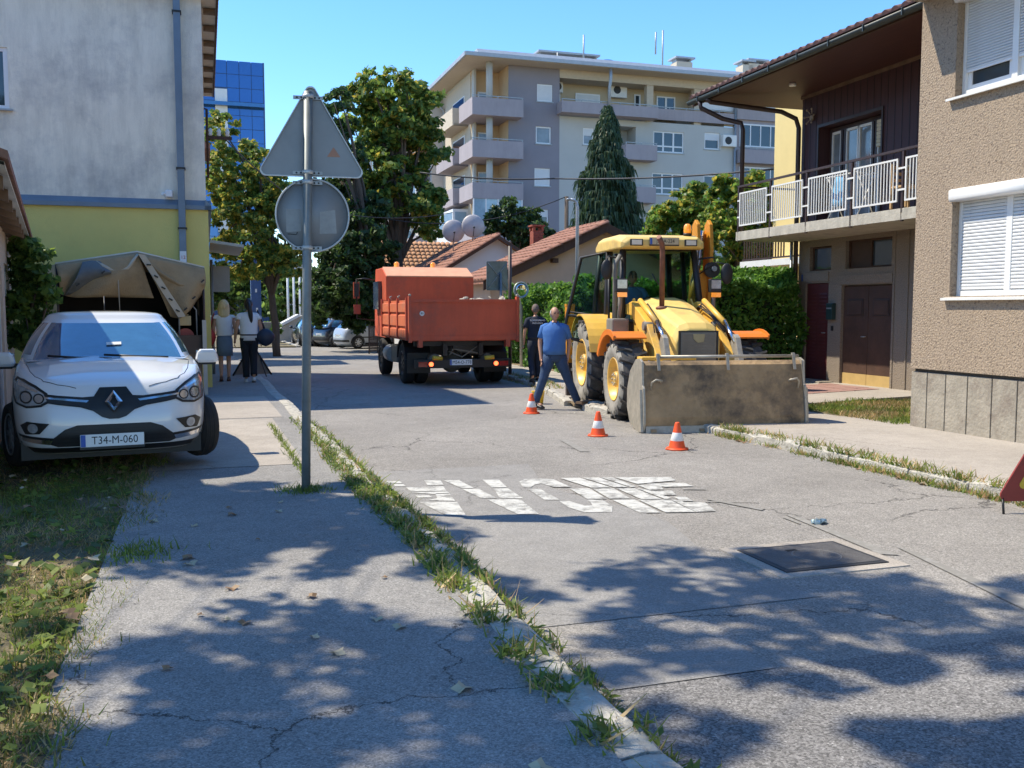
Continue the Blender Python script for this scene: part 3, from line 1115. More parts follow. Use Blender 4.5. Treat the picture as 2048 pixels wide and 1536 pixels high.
M_whitew = mat('white render', (0.58, 0.57, 0.56), rough=0.9, var=0.05, scale=1.0)
M_white = mat('white plastic frame', (0.78, 0.78, 0.77), rough=0.4, var=0.03)
M_glass = mat('window glass', (0.035, 0.05, 0.06), rough=0.04, var=0.2, scale=0.7, spec=0.9)
M_glassl = mat('curtained window glass', (0.20, 0.22, 0.23), rough=0.06, var=0.35, scale=1.2, spec=0.9)
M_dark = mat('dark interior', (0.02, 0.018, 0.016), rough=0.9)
M_blind = mat('closed white roller shutter', (0.66, 0.67, 0.67), rough=0.5, var=0.04)
M_pebble = mat('beige roughcast', (0.37, 0.285, 0.205), rough=0.95, var=0.28, scale=42, streak=0.10, bump=1.0, bscale=40, col2=(0.20, 0.15, 0.11), thr=(0.54, 0.62))
M_pebbled = mat('grey brown roughcast', (0.25, 0.205, 0.16), rough=0.95, var=0.25, scale=40, bump=0.9, bscale=40)
M_plinth = mat('plinth concrete', (0.34, 0.30, 0.24), rough=0.9, var=0.16, scale=5, bump=0.6, bscale=25, col2=(0.24, 0.20, 0.16), thr=(0.5, 0.66))
M_maroon = mat('dark maroon cladding', (0.060, 0.022, 0.022), rough=0.6, var=0.2, scale=3, stretch=(8, 8, 0.4))
M_maroond = mat('maroon door paint', (0.10, 0.024, 0.024), rough=0.45, var=0.2, scale=3)
M_yellow = mat('yellow render', (0.72, 0.56, 0.24), rough=0.9, var=0.05, scale=1.5)
M_brownp = mat('dark brown painted metal', (0.05, 0.03, 0.025), rough=0.45, var=0.15)
M_gutter = mat('dark green grey gutter', (0.045, 0.055, 0.05), rough=0.5, var=0.15)
M_cream = mat('cream shutter', (0.62, 0.52, 0.34), rough=0.6, var=0.06)
M_rail = mat('white painted railing', (0.75, 0.74, 0.70), rough=0.45, var=0.05)
M_galv = mat('galvanised steel', (0.36, 0.38, 0.39), rough=0.5, metal=0.5, var=0.15, scale=12)
M_black = mat('black plastic', (0.02, 0.02, 0.021), rough=0.5, var=0.2)
M_brick = mat('red chimney brick', (0.30, 0.075, 0.045), rough=0.9, var=0.3, scale=9, bump=0.6, bscale=30)

# ------------------------------------------------------------------ grey building, left
B1 = thing('plaster_building', 'tall weathered grey plaster building with olive green ground floor and blue grey downpipe', 'building', 0.07, 19.7)
mb = MB()
win_h = [(0, 1)]
wl1 = on_u(14, 95, 19.7)
wl2 = on_u(14, 218, 19.7)
xw = wl1.x - 0.07
wall_holes(mb, (-12, 0, 0), (1, 0, 0), (0, -1, 0), 12, 3.62, 7.9, [(12 + xw - 1.1, 12 + xw, wl2.z, wl1.z)], 0.16)
mb.b2(-12, 0, 0.3, 8.8, 3.62, 7.9)
mb.quad((0, 0, 3.62), (0, 8.8, 3.62), (0, 8.8, 7.9), (0, 0, 7.9))
mb.build('upper_wall', M_plas, B1)
MB().b2(-12, 0.035, -0.035, 8.8, -0.6, 3.44).build('lower_wall', M_green, B1)
fl = MB()
fl.prism([(-0.10, 3.44), (-0.10, 3.52), (0.0, 3.63), (0.02, 3.63), (0.02, 3.44)], 0, -12, 0.09)
fl.prism([(0.10, 3.44), (0.10, 3.52), (0.0, 3.63), (-0.02, 3.63), (-0.02, 3.44)], 1, -0.1, 8.8)
fl.build('flashing', M_zinc, B1)
w = MB()
for a, b, c, d in ((xw - 1.1, xw, wl2.z, wl2.z + .07), (xw - 1.1, xw, wl1.z - .07, wl1.z), (xw - .08, xw, wl2.z + .07, wl1.z - .07), (xw - 1.1, xw - 1.02, wl2.z + .07, wl1.z - .07)):
    w.b2(a, b, 0.03, 0.10, c, d)
wo = w.build('window', M_white, B1)
MB().b2(xw - 1.02, xw - .08, 0.06, 0.08, wl2.z + .07, wl1.z - .07).build('pane', M_glass, wo)
MB().b2(xw - 1.15, xw + .05, -0.06, 0.1, wl2.z - .035, wl2.z - .002).build('sill', M_galv, wo)
xd = -0.45
dp = MB().b2(xd - .065, xd + .065, -0.20, -0.075, -0.1, 7.9)
dp.build('downpipe', M_zinc, B1, 0.01)
for z in (3.05, 4.2, 7.15, 2.0):
    MB().b2(xd - .085, xd + .085, -0.22, -0.0, z, z + .03).build('pipe_bracket', M_black, B1)
mb = MB().b2(xd - .06, xd + .06, -.215, -.205, 2.37, 2.62)
st = mb.build('notice', M_white, B1)
text_obj('notice_print', '12', 0.09, mat('red print', (.5, .06, .05), var=0), st, (xd, -.217, 2.5), (PI / 2, 0, 0))
MB().b2(xd - .3, xd - .16, -.12, -.0, 3.66, 3.8).build('junction_box', M_white, B1, 0.02)
mb = MB()
mb.tube([(xd - .23, -.06, 3.8), (xd - .28, -.08, 3.72), (xd - .35, -.14, 3.72)], .03, 8)
mb.build('small_camera', M_white, B1)
# eaves and roof
mb = MB()
mb.quad((-12, -.35, 8.9), (0.28, -.35, 7.68), (0.28, 8.9, 7.68), (-12, 8.9, 8.9))
mb.b2(-12, 0.28, -.25, 8.9, 7.52, 7.58)
mb.build('eaves_soffit', M_board, B1)
MB().b2(0.28, 0.32, -.25, 8.9, 7.50, 7.70).build('fascia', M_wood, B1)
t_ = None
for i in range(36):
    if t_ is None:
        t_ = MB().lathe([(.09, 0), (.075, .12)], axis=0, n=7).build('roof_tile', M_tile, B1, loc=(.22, -.2, 7.72))
    else:
        inst(t_, B1, (.22, -.2 + i * .25, 7.72))
for i in range(7):
    MB().b2(.04, .27, .6 + i * 1.2, .7 + i * 1.2, 7.40, 7.5).build('eaves_bracket', M_woodl, B1)
# insulator bracket on the corner and shop awning further along
mb = MB().b2(0.05, 0.55, .98, 1.05, 5.0, 5.06).tube([(0.0, 1.0, 5.6), (0.06, 1.0, 5.6), (0.06, 1.0, 4.2)], .025)
br = mb.build('wire_bracket', M_wood, B1)
for i in range(3):
    MB().lathe([(.02, 0), (.045, .03), (.035, .07), (.05, .1), (.02, .16)], c=(.12 + i * .17, 1.01, 5.06), n=10).build('insulator', M_white, br)
aw = MB().quad((0.06, 1.2, 2.95), (0.75, 1.2, 2.86), (0.75, 4.6, 2.86), (0.06, 4.6, 2.95)).quad((0.06, 1.2, 2.89), (0.75, 1.2, 2.80), (0.75, 4.6, 2.80), (0.06, 4.6, 2.89)).quad((0.06, 1.2, 2.89), (0.75, 1.2, 2.80), (0.75, 1.2, 2.86), (0.06, 1.2, 2.95)).quad((0.75, 1.2, 2.80), (0.75, 4.6, 2.80), (0.75, 4.6, 2.86), (0.75, 1.2, 2.86))
aw.build('awning', M_galv, B1)
# smaller building further along the left side
B2 = thing('corner_house', 'plain grey house further along the left side of the street behind the plaster building', 'house', -0.1, 34.0)
MB().b2(-9, 0, 0, 2.6, -.5, 6.9).build('wall', M_whitew, B2)
MB().prism([(-9.3, 6.9), (0.4, 6.9), (0.4, 7.05), (-4.4, 8.9), (-9.3, 7.05)], 1, -.2, 2.8).build('roof', M_tile, B2)
B2b = thing('corner_house', 'low grey house standing last along the left side of the street', 'house', -0.6, 38.6)
MB().b2(-9, 0, 0, 5.5, -.5, 4.9).build('wall', M_whitew, B2b)
MB().prism([(-9.3, 4.9), (0.4, 4.9), (0.4, 5.05), (-4.4, 6.6), (-9.3, 5.05)], 1, -.2, 5.7).build('roof', M_tile, B2b)

# ------------------------------------------------------------------ low shed house at the left edge
H1 = thing('shed_house', 'low beige shed house with projecting rafter ends at the left edge beside the white car', 'house', -3.0, 17.25, 0, 7.9)
mb = MB()
wall_holes(mb, (0, -9, 0), (0, 1, 0), (1, 0, 0), 9, -.4, 2.6, [(4.6, 5.7, 0.02, 2.05), (6.4, 7.7, 0.9, 2.15)], 0.14)
mb.quad((0, 0, -.4), (-5, 0, -.4), (-5, 0, 4.4), (0, 0, 2.6))
mb.quad((0, -9, -.4), (-5, -9, -.4), (-5, -9, 4.4), (0, -9, 2.6))
mb.build('wall', M_beigew, H1)
d = MB().b2(-.10, -.03, -4.4, -4.3, 0, 2.05).b2(-.10, -.03, -3.4, -3.3, 0, 2.05).b2(-.10, -.03, -4.3, -3.4, 1.97, 2.05).build('door', M_white, H1)
MB().b2(-.11, -.06, -4.3, -3.4, 0.02, 1.97).build('door_leaf', mat('brown door', (.12, .07, .045)), d)
d = MB().b2(-.10, -.03, -2.6, -2.5, .9, 2.15).b2(-.10, -.03, -1.4, -1.3, .9, 2.15).b2(-.10, -.03, -2.5, -1.4, 2.07, 2.15).b2(-.10, -.03, -2.5, -1.4, .9, .98).build('window', M_white, H1)
MB().b2(-.09, -.06, -2.5, -1.4, .98, 2.07).build('pane', M_glass, d)
sl = math.tan(rad(19))
mb = MB()
mb.add([(0.30, -9.2, 2.60), (-6, -9.2, 2.6 + 6.3 * sl), (-6, .75, 2.6 + 6.3 * sl), (0.30, .75, 2.60)], [(0, 1, 2, 3)])
mb.add([(0.30, -9.2, 2.63), (-6, -9.2, 2.63 + 6.3 * sl), (-6, .75, 2.63 + 6.3 * sl), (0.30, .75, 2.63)], [(0, 1, 2, 3)])
mb.quad((0.30, -9.2, 2.6), (0.30, .75, 2.6), (0.30, .75, 2.63), (0.30, -9.2, 2.63))
mb.quad((0.30, .75, 2.6), (-6, .75, 2.6 + 6.3 * sl), (-6, .75, 2.63 + 6.3 * sl), (0.30, .75, 2.63))
mb.build('roof_board', M_board, H1)
MB().prism([(0.33, 2.635), (-6, 2.635 + 6.33 * sl), (-6, 2.70 + 6.33 * sl), (0.33, 2.70)], 1, -9.3, .85).build('roof', M_tile, H1)
rf = None
for i in range(10):
    if rf is None:
        rf = MB().prism([(0.26, 2.49), (-5, 2.49 + 5.26 * sl), (-5, 2.60 + 5.26 * sl), (0.26, 2.60)], 1, -.05, .05).build('rafter', M_woodl, H1)
        rf.location = (0, .5, 0)
    else:
        inst(rf, H1, (0, .5 - i * 1.0, 0))

# ------------------------------------------------------------------ beige roughcast building at the right edge
B3 = thing('roughcast_building', 'beige roughcast building with white roller shutters and slab plinth at the right edge', 'building', 9.1, 10.45)
mb = MB()
H = [(0.65, 2.25, 1.66, 3.02, .20), (0.62, 2.25, 4.18, 5.50, .20)]
wall_holes(mb, (0, 0, 0), (0, -1, 0), (-1, 0, 0), 14, 0.70, 9.5, H, 0.2)
mb.quad((0, 0, .70), (8, 0, .70), (8, 0, 9.5), (0, 0, 9.5))
mb.quad((0, 0, .70), (0, -14, .70), (8, -14, .70), (8, 0, .70))
mb.quad((0, 0, 9.5), (0, -14, 9.5), (8, -14, 9.5), (8, 0, 9.5))
mb.build('wall', M_pebble, B3)
pl = MB().b2(0.06, 8, -14, -.02, -.5, .70).build('plinth', mat('dark joint mortar', (.08, .07, .06)), B3)  # dark mortar shows between the plinth slabs
u0 = 0.0
jo = [10.45, 10.17, 9.84, 9.47, 9.08, 8.70, 8.3, 7.9, 7.5, 7.1, 6.7, 6.3, 5.9]
for a, b in zip(jo, jo[1:]):
    MB().b2(0.030, 0.075, b - 10.45 + .009, a - 10.45 - .009, -.5, .655).build('plinth_slab', M_plinth, pl, 0.004)
MB().b2(.03, .62, -0.02, 0.012, -.5, .655).build('plinth_slab', M_plinth, pl, 0.004)
MB().b2(-.60, 0.0, -14, 0.0, 5.53, 5.68).build('balcony_slab', M_plinth, B3)
MB().b2(-.60, -.52, -14, 0.0, 5.68, 6.5).build('balcony_parapet', M_pebble, B3)


def shutter_window(y0, y1, z0, z1, drop, slat, lbl):
    """y0>y1 (towards the viewer), frame with posts; shutter slats come down to z=drop"""
    x = .13
    f = MB()
    ym = (y0 + y1) / 2
    for a, b in ((y0 - .05, y0), (y1, y1 + .05), (ym - .045, ym + .045)):
        f.b2(x - .02, x + .05, a, b, z0, z1 - .15)
    f.b2(x - .02, x + .05, y1 + .05, ym - .045, z0, z0 + .07)
    f.b2(x - .02, x + .05, ym + .045, y0 - .05, z0, z0 + .07)
    fr = f.build('window', M_white, B3, 0.004)
    for a, b in ((y1 + .05, ym - .045), (ym + .045, y0 - .05)):
        MB().b2(x + .035, x + .045, a, b, z0 + .07, z1 - .15).build('pane', M_glass, fr)
        MB().b2(x + .02, x + .034, a, a + .07, z0 + .07, z1 - .15).b2(x + .02, x + .034, b - .07, b, z0 + .07, z1 - .15).b2(x + .02, x + .034, a + .07, b - .07, z0 + .07, z0 + .13).build('sash', M_white, fr)
        k = 0
        s0 = None
        zz = z1 - .17
        while zz > drop:
            if s0 is None:
                s0 = MB().prism([(x - .012, -slat / 2 + .003), (x - .016, 0), (x - .006, slat / 2 - .002), (x + .008, slat / 2 - .002), (x + .008, -slat / 2 + .003)], 1, a + .004, b - .004).build('shutter_slat', M_blind, fr, loc=(0, 0, zz))
            else:
                inst(s0, fr, (0, 0, zz))
            zz -= slat
        MB().b2(x - .012, x + .01, a + .004, b - .004, zz - .01, zz + slat / 2).build('shutter_bottom_bar', M_white, fr)
    MB().prism([(-.03, z1 - .16), (-.05, z1 - .13), (-.05, z1 - .02), (-.01, z1 + .0), (x + .04, z1), (x + .04, z1 - .16)], 1, y1 - .02, y0 + .02, True).build('shutter_box', M_white, B3)
    MB().prism([(-.07, z0 - .05), (-.07, z0 - .02), (.16, z0 + .004), (.16, z0 - .02)], 1, y1 - .07, y0 + .08).build('sill', M_rail, B3)


shutter_window(-.65, -2.25, 1.66, 3.02, 1.78, .042, 'lower')
shutter_window(-.62, -2.25, 4.18, 5.50, 4.50, .034, 'upper')

# ------------------------------------------------------------------ brown balcony house
B4 = thing('balcony_house', 'brown balcony house with maroon cladding, white railing and dark garage doors', 'house', 12.4, 17.78)
mb = MB()
Hs = [(0.27, 1.06, 0.0, 2.05, .10), (0.38, 1.12, 2.31, 2.82, .12), (1.48, 3.01, -0.04, 1.98, .12), (1.58, 2.94, 2.31, 2.88, .14)]
wall_holes(mb, (0, 0, 0), (0, -1, 0), (-1, 0, 0), 7.5, -.3, 2.97, Hs, .1)
mb.quad((0, 0, -.3), (7, 0, -.3), (7, 0, 2.97), (0, 0, 2.97))
mb.build('ground_wall', M_pebbled, B4)
MB().b2(-.015, .0, -3.05, -3.00, -.2, 2.97).b2(-.02, .0, -3.42, -3.38, -.2, 2.97).b2(-.03, .01, -3.0, -1.4, 2.18, 2.0).b2(-.03, .01, -1.07, -.2, 2.27, 2.09).build('pilaster_trim', M_pebbled, B4)
mb = MB()
wall_holes(mb, (0, 0, 0), (0, -1, 0), (-1, 0, 0), 7.5, 3.16, 6.1, [(.62, 2.55, 3.17, 5.3, .35)], .35)
mb.build('upper_wall', M_maroon, B4)
mb = MB()
for i in range(37):
    y = -.1 - i * .2
    if -2.6 < y < -.55:
        mb.b2(-.006, 0, y - .004, y + .004, 5.32, 6.08)
    else:
        mb.b2(-.006, 0, y - .004, y + .004, 3.2, 6.08)
mb.build('cladding_joint', M_black, B4)
MB().quad((0, 0, 3.16), (7, 0, 3.16), (7, 0, 6.1), (0, 0, 6.1)).build('side_wall', M_yellow, B4)
# doors
dr = MB().b2(.04, .09, -1.05, -.28, 0.0, 2.04).build('front_door', M_maroond, B4)
lv = None
for i in range(22):
    for (a, b) in ((-.62, -.36), (-.96, -.7)):
        z = .25 + i * .075
        if lv is None:
            lv = MB().prism([(.03, -.02), (.045, .02), (.05, .02), (.05, -.02)], 1, -.13, .13).build('louvre_slat', M_maroond, dr, loc=(0, (a + b) / 2, z))
        else:
            inst(lv, dr, (0, (a + b) / 2, z))
MB().tube([(.0, -.98, 1.0), (-.03, -.98, 1.0), (-.03, -.9, 1.0)], .012, 6).build('handle', M_galv, dr)
for a in (-2.24, -3.0):
    gd = MB().b2(.06, .10, a, a + .75, .2, 1.96).build('garage_door', M_wood, B4, 0.004)
    MB().b2(.052, .06, a, a + .75, -.03, .2).build('kick_plate', mat('ochre kick plate', (.52, .36, .14), rough=.6), gd)
    MB().b2(.052, .06, a + .14, a + .62, 1.36, 1.70).build('door_panel', M_brownp, gd, 0.004)
    MB().b2(.044, .05, a + .18, a + .58, 1.39, 1.67).build('inset_panel', M_wood, gd, 0.004)
MB().tube([(.05, -2.2, .95), (.02, -2.2, .95), (.02, -2.1, .95)], .012, 6).build('door_handle', M_galv, B4)
tw = MB().b2(.08, .11, -1.12, -.38, 2.31, 2.35).b2(.08, .11, -1.12, -.38, 2.78, 2.82).b2(.08, .11, -.42, -.38, 2.35, 2.78).b2(.08, .11, -1.12, -1.08, 2.35, 2.78).build('transom_window', M_wood, B4)
MB().b2(.1, .115, -1.08, -.42, 2.35, 2.78).build('pane', M_glass, tw)
tw = MB().b2(.08, .12, -2.94, -1.58, 2.31, 2.35).b2(.08, .12, -2.94, -1.58, 2.84, 2.88).b2(.08, .12, -1.62, -1.58, 2.35, 2.84).b2(.08, .12, -2.94, -2.9, 2.35, 2.84).b2(.07, .12, -2.28, -2.24, 2.35, 2.84).build('transom_window', M_wood, B4)
MB().b2(.11, .125, -2.9, -2.28, 2.35, 2.84).build('pane', M_glass, tw)
MB().b2(.11, .125, -2.24, -1.62, 2.35, 2.84).build('pane', mat('boarded pane', (.07, .045, .035)), tw)
MB().b2(-.35, .0, -1.3, -.1, -.35, .0).build('door_step', M_plinth, B4, 0.01)
mbx = MB().b2(-.10, 0, -1.32, -1.12, 1.28, 1.62).build('mailbox', mat('dark green enamel', (.02, .05, .05), rough=.35), B4, 0.01)
MB().b2(-.105, -.1, -1.3, -1.14, 1.5, 1.53).build('letter_slot', M_galv, mbx)
MB().b2(-.02, 0, -1.25, -1.19, 1.05, 1.15).build('doorbell', M_black, B4)
npl = MB().b2(-.012, 0, -.30, -.12, 2.10, 2.25).build('house_number_plate', mat('blue enamel', (.03, .08, .25), rough=.3, var=.03), B4)
text_obj('number_print', '9', .12, M_white, npl, (-.014, -.21, 2.175), (PI / 2, 0, -PI / 2))
# upper windows
bw = MB()
for y in (-.66, -1.02, -1.12, -1.98, -2.08, -2.5):
    bw.b2(.25, .32, y - .03, y + .03, 3.17, 5.26)
bw.b2(.25, .32, -2.53, -.63, 5.2, 5.28)
fr = bw.build('balcony_window', M_brownp, B4)
for (a, b, m) in ((-.99, -.69, M_glassl), (-1.53, -1.15, M_glassl), (-1.95, -1.55, M_glassl), (-2.47, -2.11, M_glassl)):
    MB().b2(.29, .30, a, b, 3.2, 5.2).build('pane', m, fr)
    MB().b2(.26, .29, a, a + .035, 3.2, 5.2).b2(.26, .29, b - .035, b, 3.2, 5.2).b2(.26, .29, a, b, 5.15, 5.2).build('white_sash', M_rail, fr)
for i in range(7):
    MB().b2(.23, .25, -2.46, -2.12, 4.68 + i * .075, 4.745 + i * .075).build('blind_slat', M_cream, fr)
MB().b2(-.03, 0, -.58, -.615, 3.2, 5.3).b2(-.03, 0, -2.6, -2.56, 3.2, 5.3).b2(-.03, 0, -2.6, -.58, 5.3, 5.36).build('window_trim', M_brownp, B4)
# wall lamp (wheel shape) and soffit lamp
wlmp = MB().lathe([(.05, -.06), (.07, -.02), (.03, 0)], axis=0, c=(0, -.38, 5.55), n=10)
for k in range(6):
    a = k * PI / 3
    wlmp.tube([(-.05, -.38 + .05 * math.cos(a), 5.58 + .05 * math.sin(a)), (-.09, -.38 + .15 * math.cos(a), 5.58 + .15 * math.sin(a))], .012, 6)
    wlmp.ball((-.1, -.38 + .16 * math.cos(a), 5.58 + .16 * math.sin(a)), .025, 6)
wlmp.build('wall_lamp', mat('dusty brass', (.35, .27, .2), rough=.5, metal=.4), B4)
# slab, soffit, roof
MB().b2(-1.42, 0, -7.5, .28, 2.97, 3.16).build('balcony_slab', mat('stained slab concrete', (.50, .46, .38), rough=.9, var=.12, scale=4, streak=.45, bump=.4, bscale=30), B4, 0.004)
MB().b2(-1.95, 7, -7.5, 1.1, 6.06, 6.11).build('soffit', mat('reddish brown soffit board', (.075, .024, .017), rough=.6, var=.25, scale=2, stretch=(14, .8, 1)), B4)
MB().b2(-.05, .0, -7.5, .0, 6.0, 6.06).build('soffit_trim', M_woodl, B4)
MB().lathe([(.07, -.05), (.07, 0)], c=(-.95, -1.0, 6.06), n=14).build('soffit_lamp', M_rail, B4)
rs = math.tan(rad(18))
mb = MB()
mb.quad((-2.02, -7.5, 6.13), (-2.02, 1.25, 6.13), (5, 1.25, 6.13 + 7.02 * rs), (5, -7.5, 6.13 + 7.02 * rs))
mb.quad((-2.02, 1.25, 6.07), (-2.02, 1.25, 6.13), (5, 1.25, 6.13 + 7.02 * rs), (5, 1.25, 6.05 + 7.02 * rs))
mb.quad((-2.02, 1.1, 6.06), (-2.02, 1.1, 6.11), (5, 1.1, 6.11 + 7 * rs), (5, 1.1, 6.06))
rfo = mb.build('roof', M_tiled, B4)
MB().b2(-2.0, -1.95, -7.5, 1.25, 5.98, 6.12).build('fascia', M_wood, B4)
t0 = None
for i in range(39):
    for j in range(3):
        if t0 is None:
            t0 = MB().prism([(-.11, 0), (-.08, .045), (-.03, .065), (.03, .05), (.06, .015), (.11, .01), (.11, -.01), (-.11, -.01)], 0, 0, .40, True).build('roof_tile', M_tiled, rfo)
            t = t0
        else:
            t = inst(t0, rfo)
        t.location = (-2.08 + j * .36, 1.14 - i * .222, 6.13 + j * .36 * rs + .012)
        t.rotation_euler = (0, -math.atan(rs) + .04, 0)
gt = MB()
n = 9
V = []
for y in (-7.5, 1.2):
    for k in range(n):
        a = PI + PI * k / (n - 1)
        V.append((-2.09 + .075 * math.cos(a), y, 6.06 + .075 * math.sin(a)))
gt.add(V, [(k, k + 1, n + k + 1, n + k) for k in range(n - 1)], True)
gt.add([V[n + k] for k in range(n)], [tuple(range(n))])
g_ = gt.build('gutter', M_gutter, B4, solid=.008)
hk = None
for i in range(10):
    if hk is None:
        hk = MB().b2(-2.19, -1.98, -.012, .012, 6.06, 6.085).b2(-2.19, -2.165, -.012, .012, 5.97, 6.07).build('gutter_hook', M_gutter, g_)
    else:
        inst(hk, g_, (0, .7 - i * .9, 0))
hk.location = (0, .7, 0)
dpp = MB().tube([(-2.09, .75, 6.0), (-2.05, .75, 5.85), (-1.6, .60, 5.62), (-1.30, .34, 5.5), (-1.27, .32, 5.35), (-1.27, .32, 3.0)], .05, 10)
dpp.build('downpipe', M_brownp, B4)
MB().tube([(-2.09, .45, 6.0), (-2.0, .45, 5.92), (-.45, .12, 5.75), (-.15, .02, 5.6), (-.1, -.02, 5.4), (-.1, -.02, -.1)], .05, 10).build('downpipe', M_brownp, B4)
MB().tube([(-.1, .14, 2.97), (-.1, .14, -.1)], .035, 8).build('service_pipe', M_galv, B4)
# balcony railing: posts, handrail, white panels with single bars
uu = [u - 17.78 for u in (17.99, 16.79, 15.57, 14.25, 12.95, 11.7)]
RX = -1.40
for y in uu:
    MB().b2(RX - .02, RX + .02, y - .022, y + .022, 2.95, 4.14).build('railing_post', M_brownp, B4)
MB().b2(RX - .025, RX + .025, uu[-1], uu[0] + .02, 4.10, 4.14).build('handrail', M_brownp, B4)
MB().b2(RX, 0, uu[0] + .0, uu[0] + .035, 4.10, 4.14).build('handrail', M_brownp, B4)
bar = None
for a, b in zip(uu, uu[1:]):
    y0, y1 = a - .09, b + .09
    pn = MB().b2(RX - .045, RX - .02, y1, y0, 3.95, 3.98).b2(RX - .045, RX - .02, y1, y0, 3.27, 3.30).b2(RX - .045, RX - .02, y0 - .03, y0, 3.30, 3.95).b2(RX - .045, RX - .02, y1, y1 + .03, 3.30, 3.95)
    for z in (3.45, 3.8):
        pn.b2(RX - .04, RX - .02, y0, a, z, z + .03).b2(RX - .04, RX - .02, b, y1, z, z + .03)
    pn = pn.build('railing_panel', M_rail, B4)
    k = 13
    for i in range(k):
        y = y0 - .03 - (y0 - y1 - .06) * (i + 1) / (k + 1)
        if bar is None:
            bar = MB().b2(RX - .04, RX - .025, -.009, .009, 3.30, 3.95).build('railing_bar', M_rail, pn)
            bar.location = (0, y, 0)
        else:
            inst(bar, pn, (0, y, 0))
MB().b2(RX, -.0, .245, .265, 3.2, 4.1).build('end_screen', M_yellow, B4) if False else None
# things on the balcony
tx = thing('towel', 'light blue towel hanging on the drying rack behind the white railing', 'towel', 12.4 - 1.1, 17.78 - 2.75, 3.16)
V = [(0.02 * math.sin(i * 1.3 + j), -.14 + .28 * i / 6 - (.02 * j if i == 0 else 0) * .3, .25 + .55 * (1 - j / 5)) for j in range(6) for i in range(7)]
MB().add(V, [(j * 7 + i, j * 7 + i + 1, (j + 1) * 7 + i + 1, (j + 1) * 7 + i) for j in range(5) for i in range(6)], True).build('cloth', mat('light blue cotton', (.15, .42, .70), rough=.9), tx, solid=.006)
dk = thing('drying_rack', 'white drying rack standing behind the balcony railing', 'drying rack', 11.35, 15.0, 3.16)
mb = MB()
for y in (-.45, -.2, 0.05, .3):
    mb.tube([(-.05, y, .82), (.35, y, .82)], .008, 5)
mb.tube([(-.05, -.55, .82), (-.05, .4, .82)], .012, 6).tube([(.35, -.55, .82), (.35, .4, .82)], .012, 6).tube([(-.05, -.5, 0), (.35, -.5, .82)], .012, 6).tube([(.35, -.5, 0), (-.05, -.5, .82)], .012, 6).tube([(-.05, .35, 0), (.35, .35, .82)], .012, 6).tube([(.35, .35, 0), (-.05, .35, .82)], .012, 6)
mb.build('frame', M_rail, dk)
ch = thing('wooden_chair', 'light wooden chair on the balcony behind the last railing panel', 'chair', 11.6, 13.55, 3.16)
M_pine = mat('pine wood', (.55, .36, .18), rough=.6)
MB().b2(-.2, .2, -.2, .2, .43, .46).build('seat', M_pine, ch)
for a in (-.18, .18):
    for b in (-.18, .18):
        MB().b2(a - .018, a + .018, b - .018, b + .018, 0, .43 if b < 0 else .85).build('leg', M_pine, ch)
for z in (.55, .66, .77):
    MB().b2(-.16, .16, .17, .19, z, z + .05).build('back_slat', M_pine, ch)
# chimney
cn = MB().b2(1.7, 2.3, .6, 1.9, 6.6, 7.75).build('chimney', M_whitew, B4)
MB().b2(1.62, 2.38, .5, 2.0, 7.75, 7.85).build('chimney_cap', M_plinth, cn)
cn = MB().b2(1.5, 1.9, 2.2, 2.7, 6.6, 7.5).build('chimney', M_whitew, B4)
MB().b2(1.45, 1.95, 2.1, 2.8, 7.5, 7.58).build('chimney_cap', M_plinth, cn)

# ------------------------------------------------------------------ yellow house behind
YF = on_v(1549, 300, 14.6).y
B5 = thing('yellow_house', 'yellow rendered house glimpsed behind the brown balcony house', 'house', 14.6, YF)
MB().b2(0, 8, -3.6, 0, -.4, 7.3).build('wall', M_yellow, B5)
zz = on_v(1570, 527, 14.6).z
MB().b2(-.9, 0, -3.4, 0.15, zz - .10, zz + .06).build('balcony_slab', M_rail, B5)
mb = None
for i in range(16):
    if mb is None:
        mb = MB().b2(-.87, -.84, -.012, .012, zz + .12, zz + .72).build('railing_bar', M_brownp, B5)
    else:
        inst(mb, B5, (0, -i * .12, 0))
MB().b2(-.88, -.83, -3.3, .1, zz + .72, zz + .78).b2(-.87, -.84, -3.3, .1, zz + .08, zz + .12).build('handrail', M_brownp, B5)


# ------------------------------------------------------------------ tiled houses across the junction
def tiles_on(parent, P0, ea, eb, na, nb, m, wa, wb, name='roof_tile'):
    """single curved tiles laid in rows: ea along the eave, eb up the slope (unit vectors in local axes)"""
    ea, eb = Vector(ea), Vector(eb)
    n = ea.cross(eb).normalized()
    if n.z < 0:
        n = -n
    R = Matrix((ea, eb, n)).transposed().to_4x4()
    base = None
    rr = random.Random(8)
    for j in range(nb):
        for i in range(na):
            p = Vector(P0) + ea * (i * wa) + eb * (j * wb) + n * (.02 + rr.uniform(0, .012))
            if base is None:
                base = MB().prism([(-.48 * wa, 0), (-.3 * wa, .05), (0, .075), (.3 * wa, .05), (.48 * wa, 0), (.48 * wa, -.02), (-.48 * wa, -.02)], 1, -.02, wb * 1.12, True).build(name, m, parent)
                o = base
            else:
                o = inst(base, parent)
            o.matrix_local = Matrix.Translation(p) @ R @ Matrix.Rotation(-.06 + rr.uniform(-.015, .015), 4, 'X')
    return base


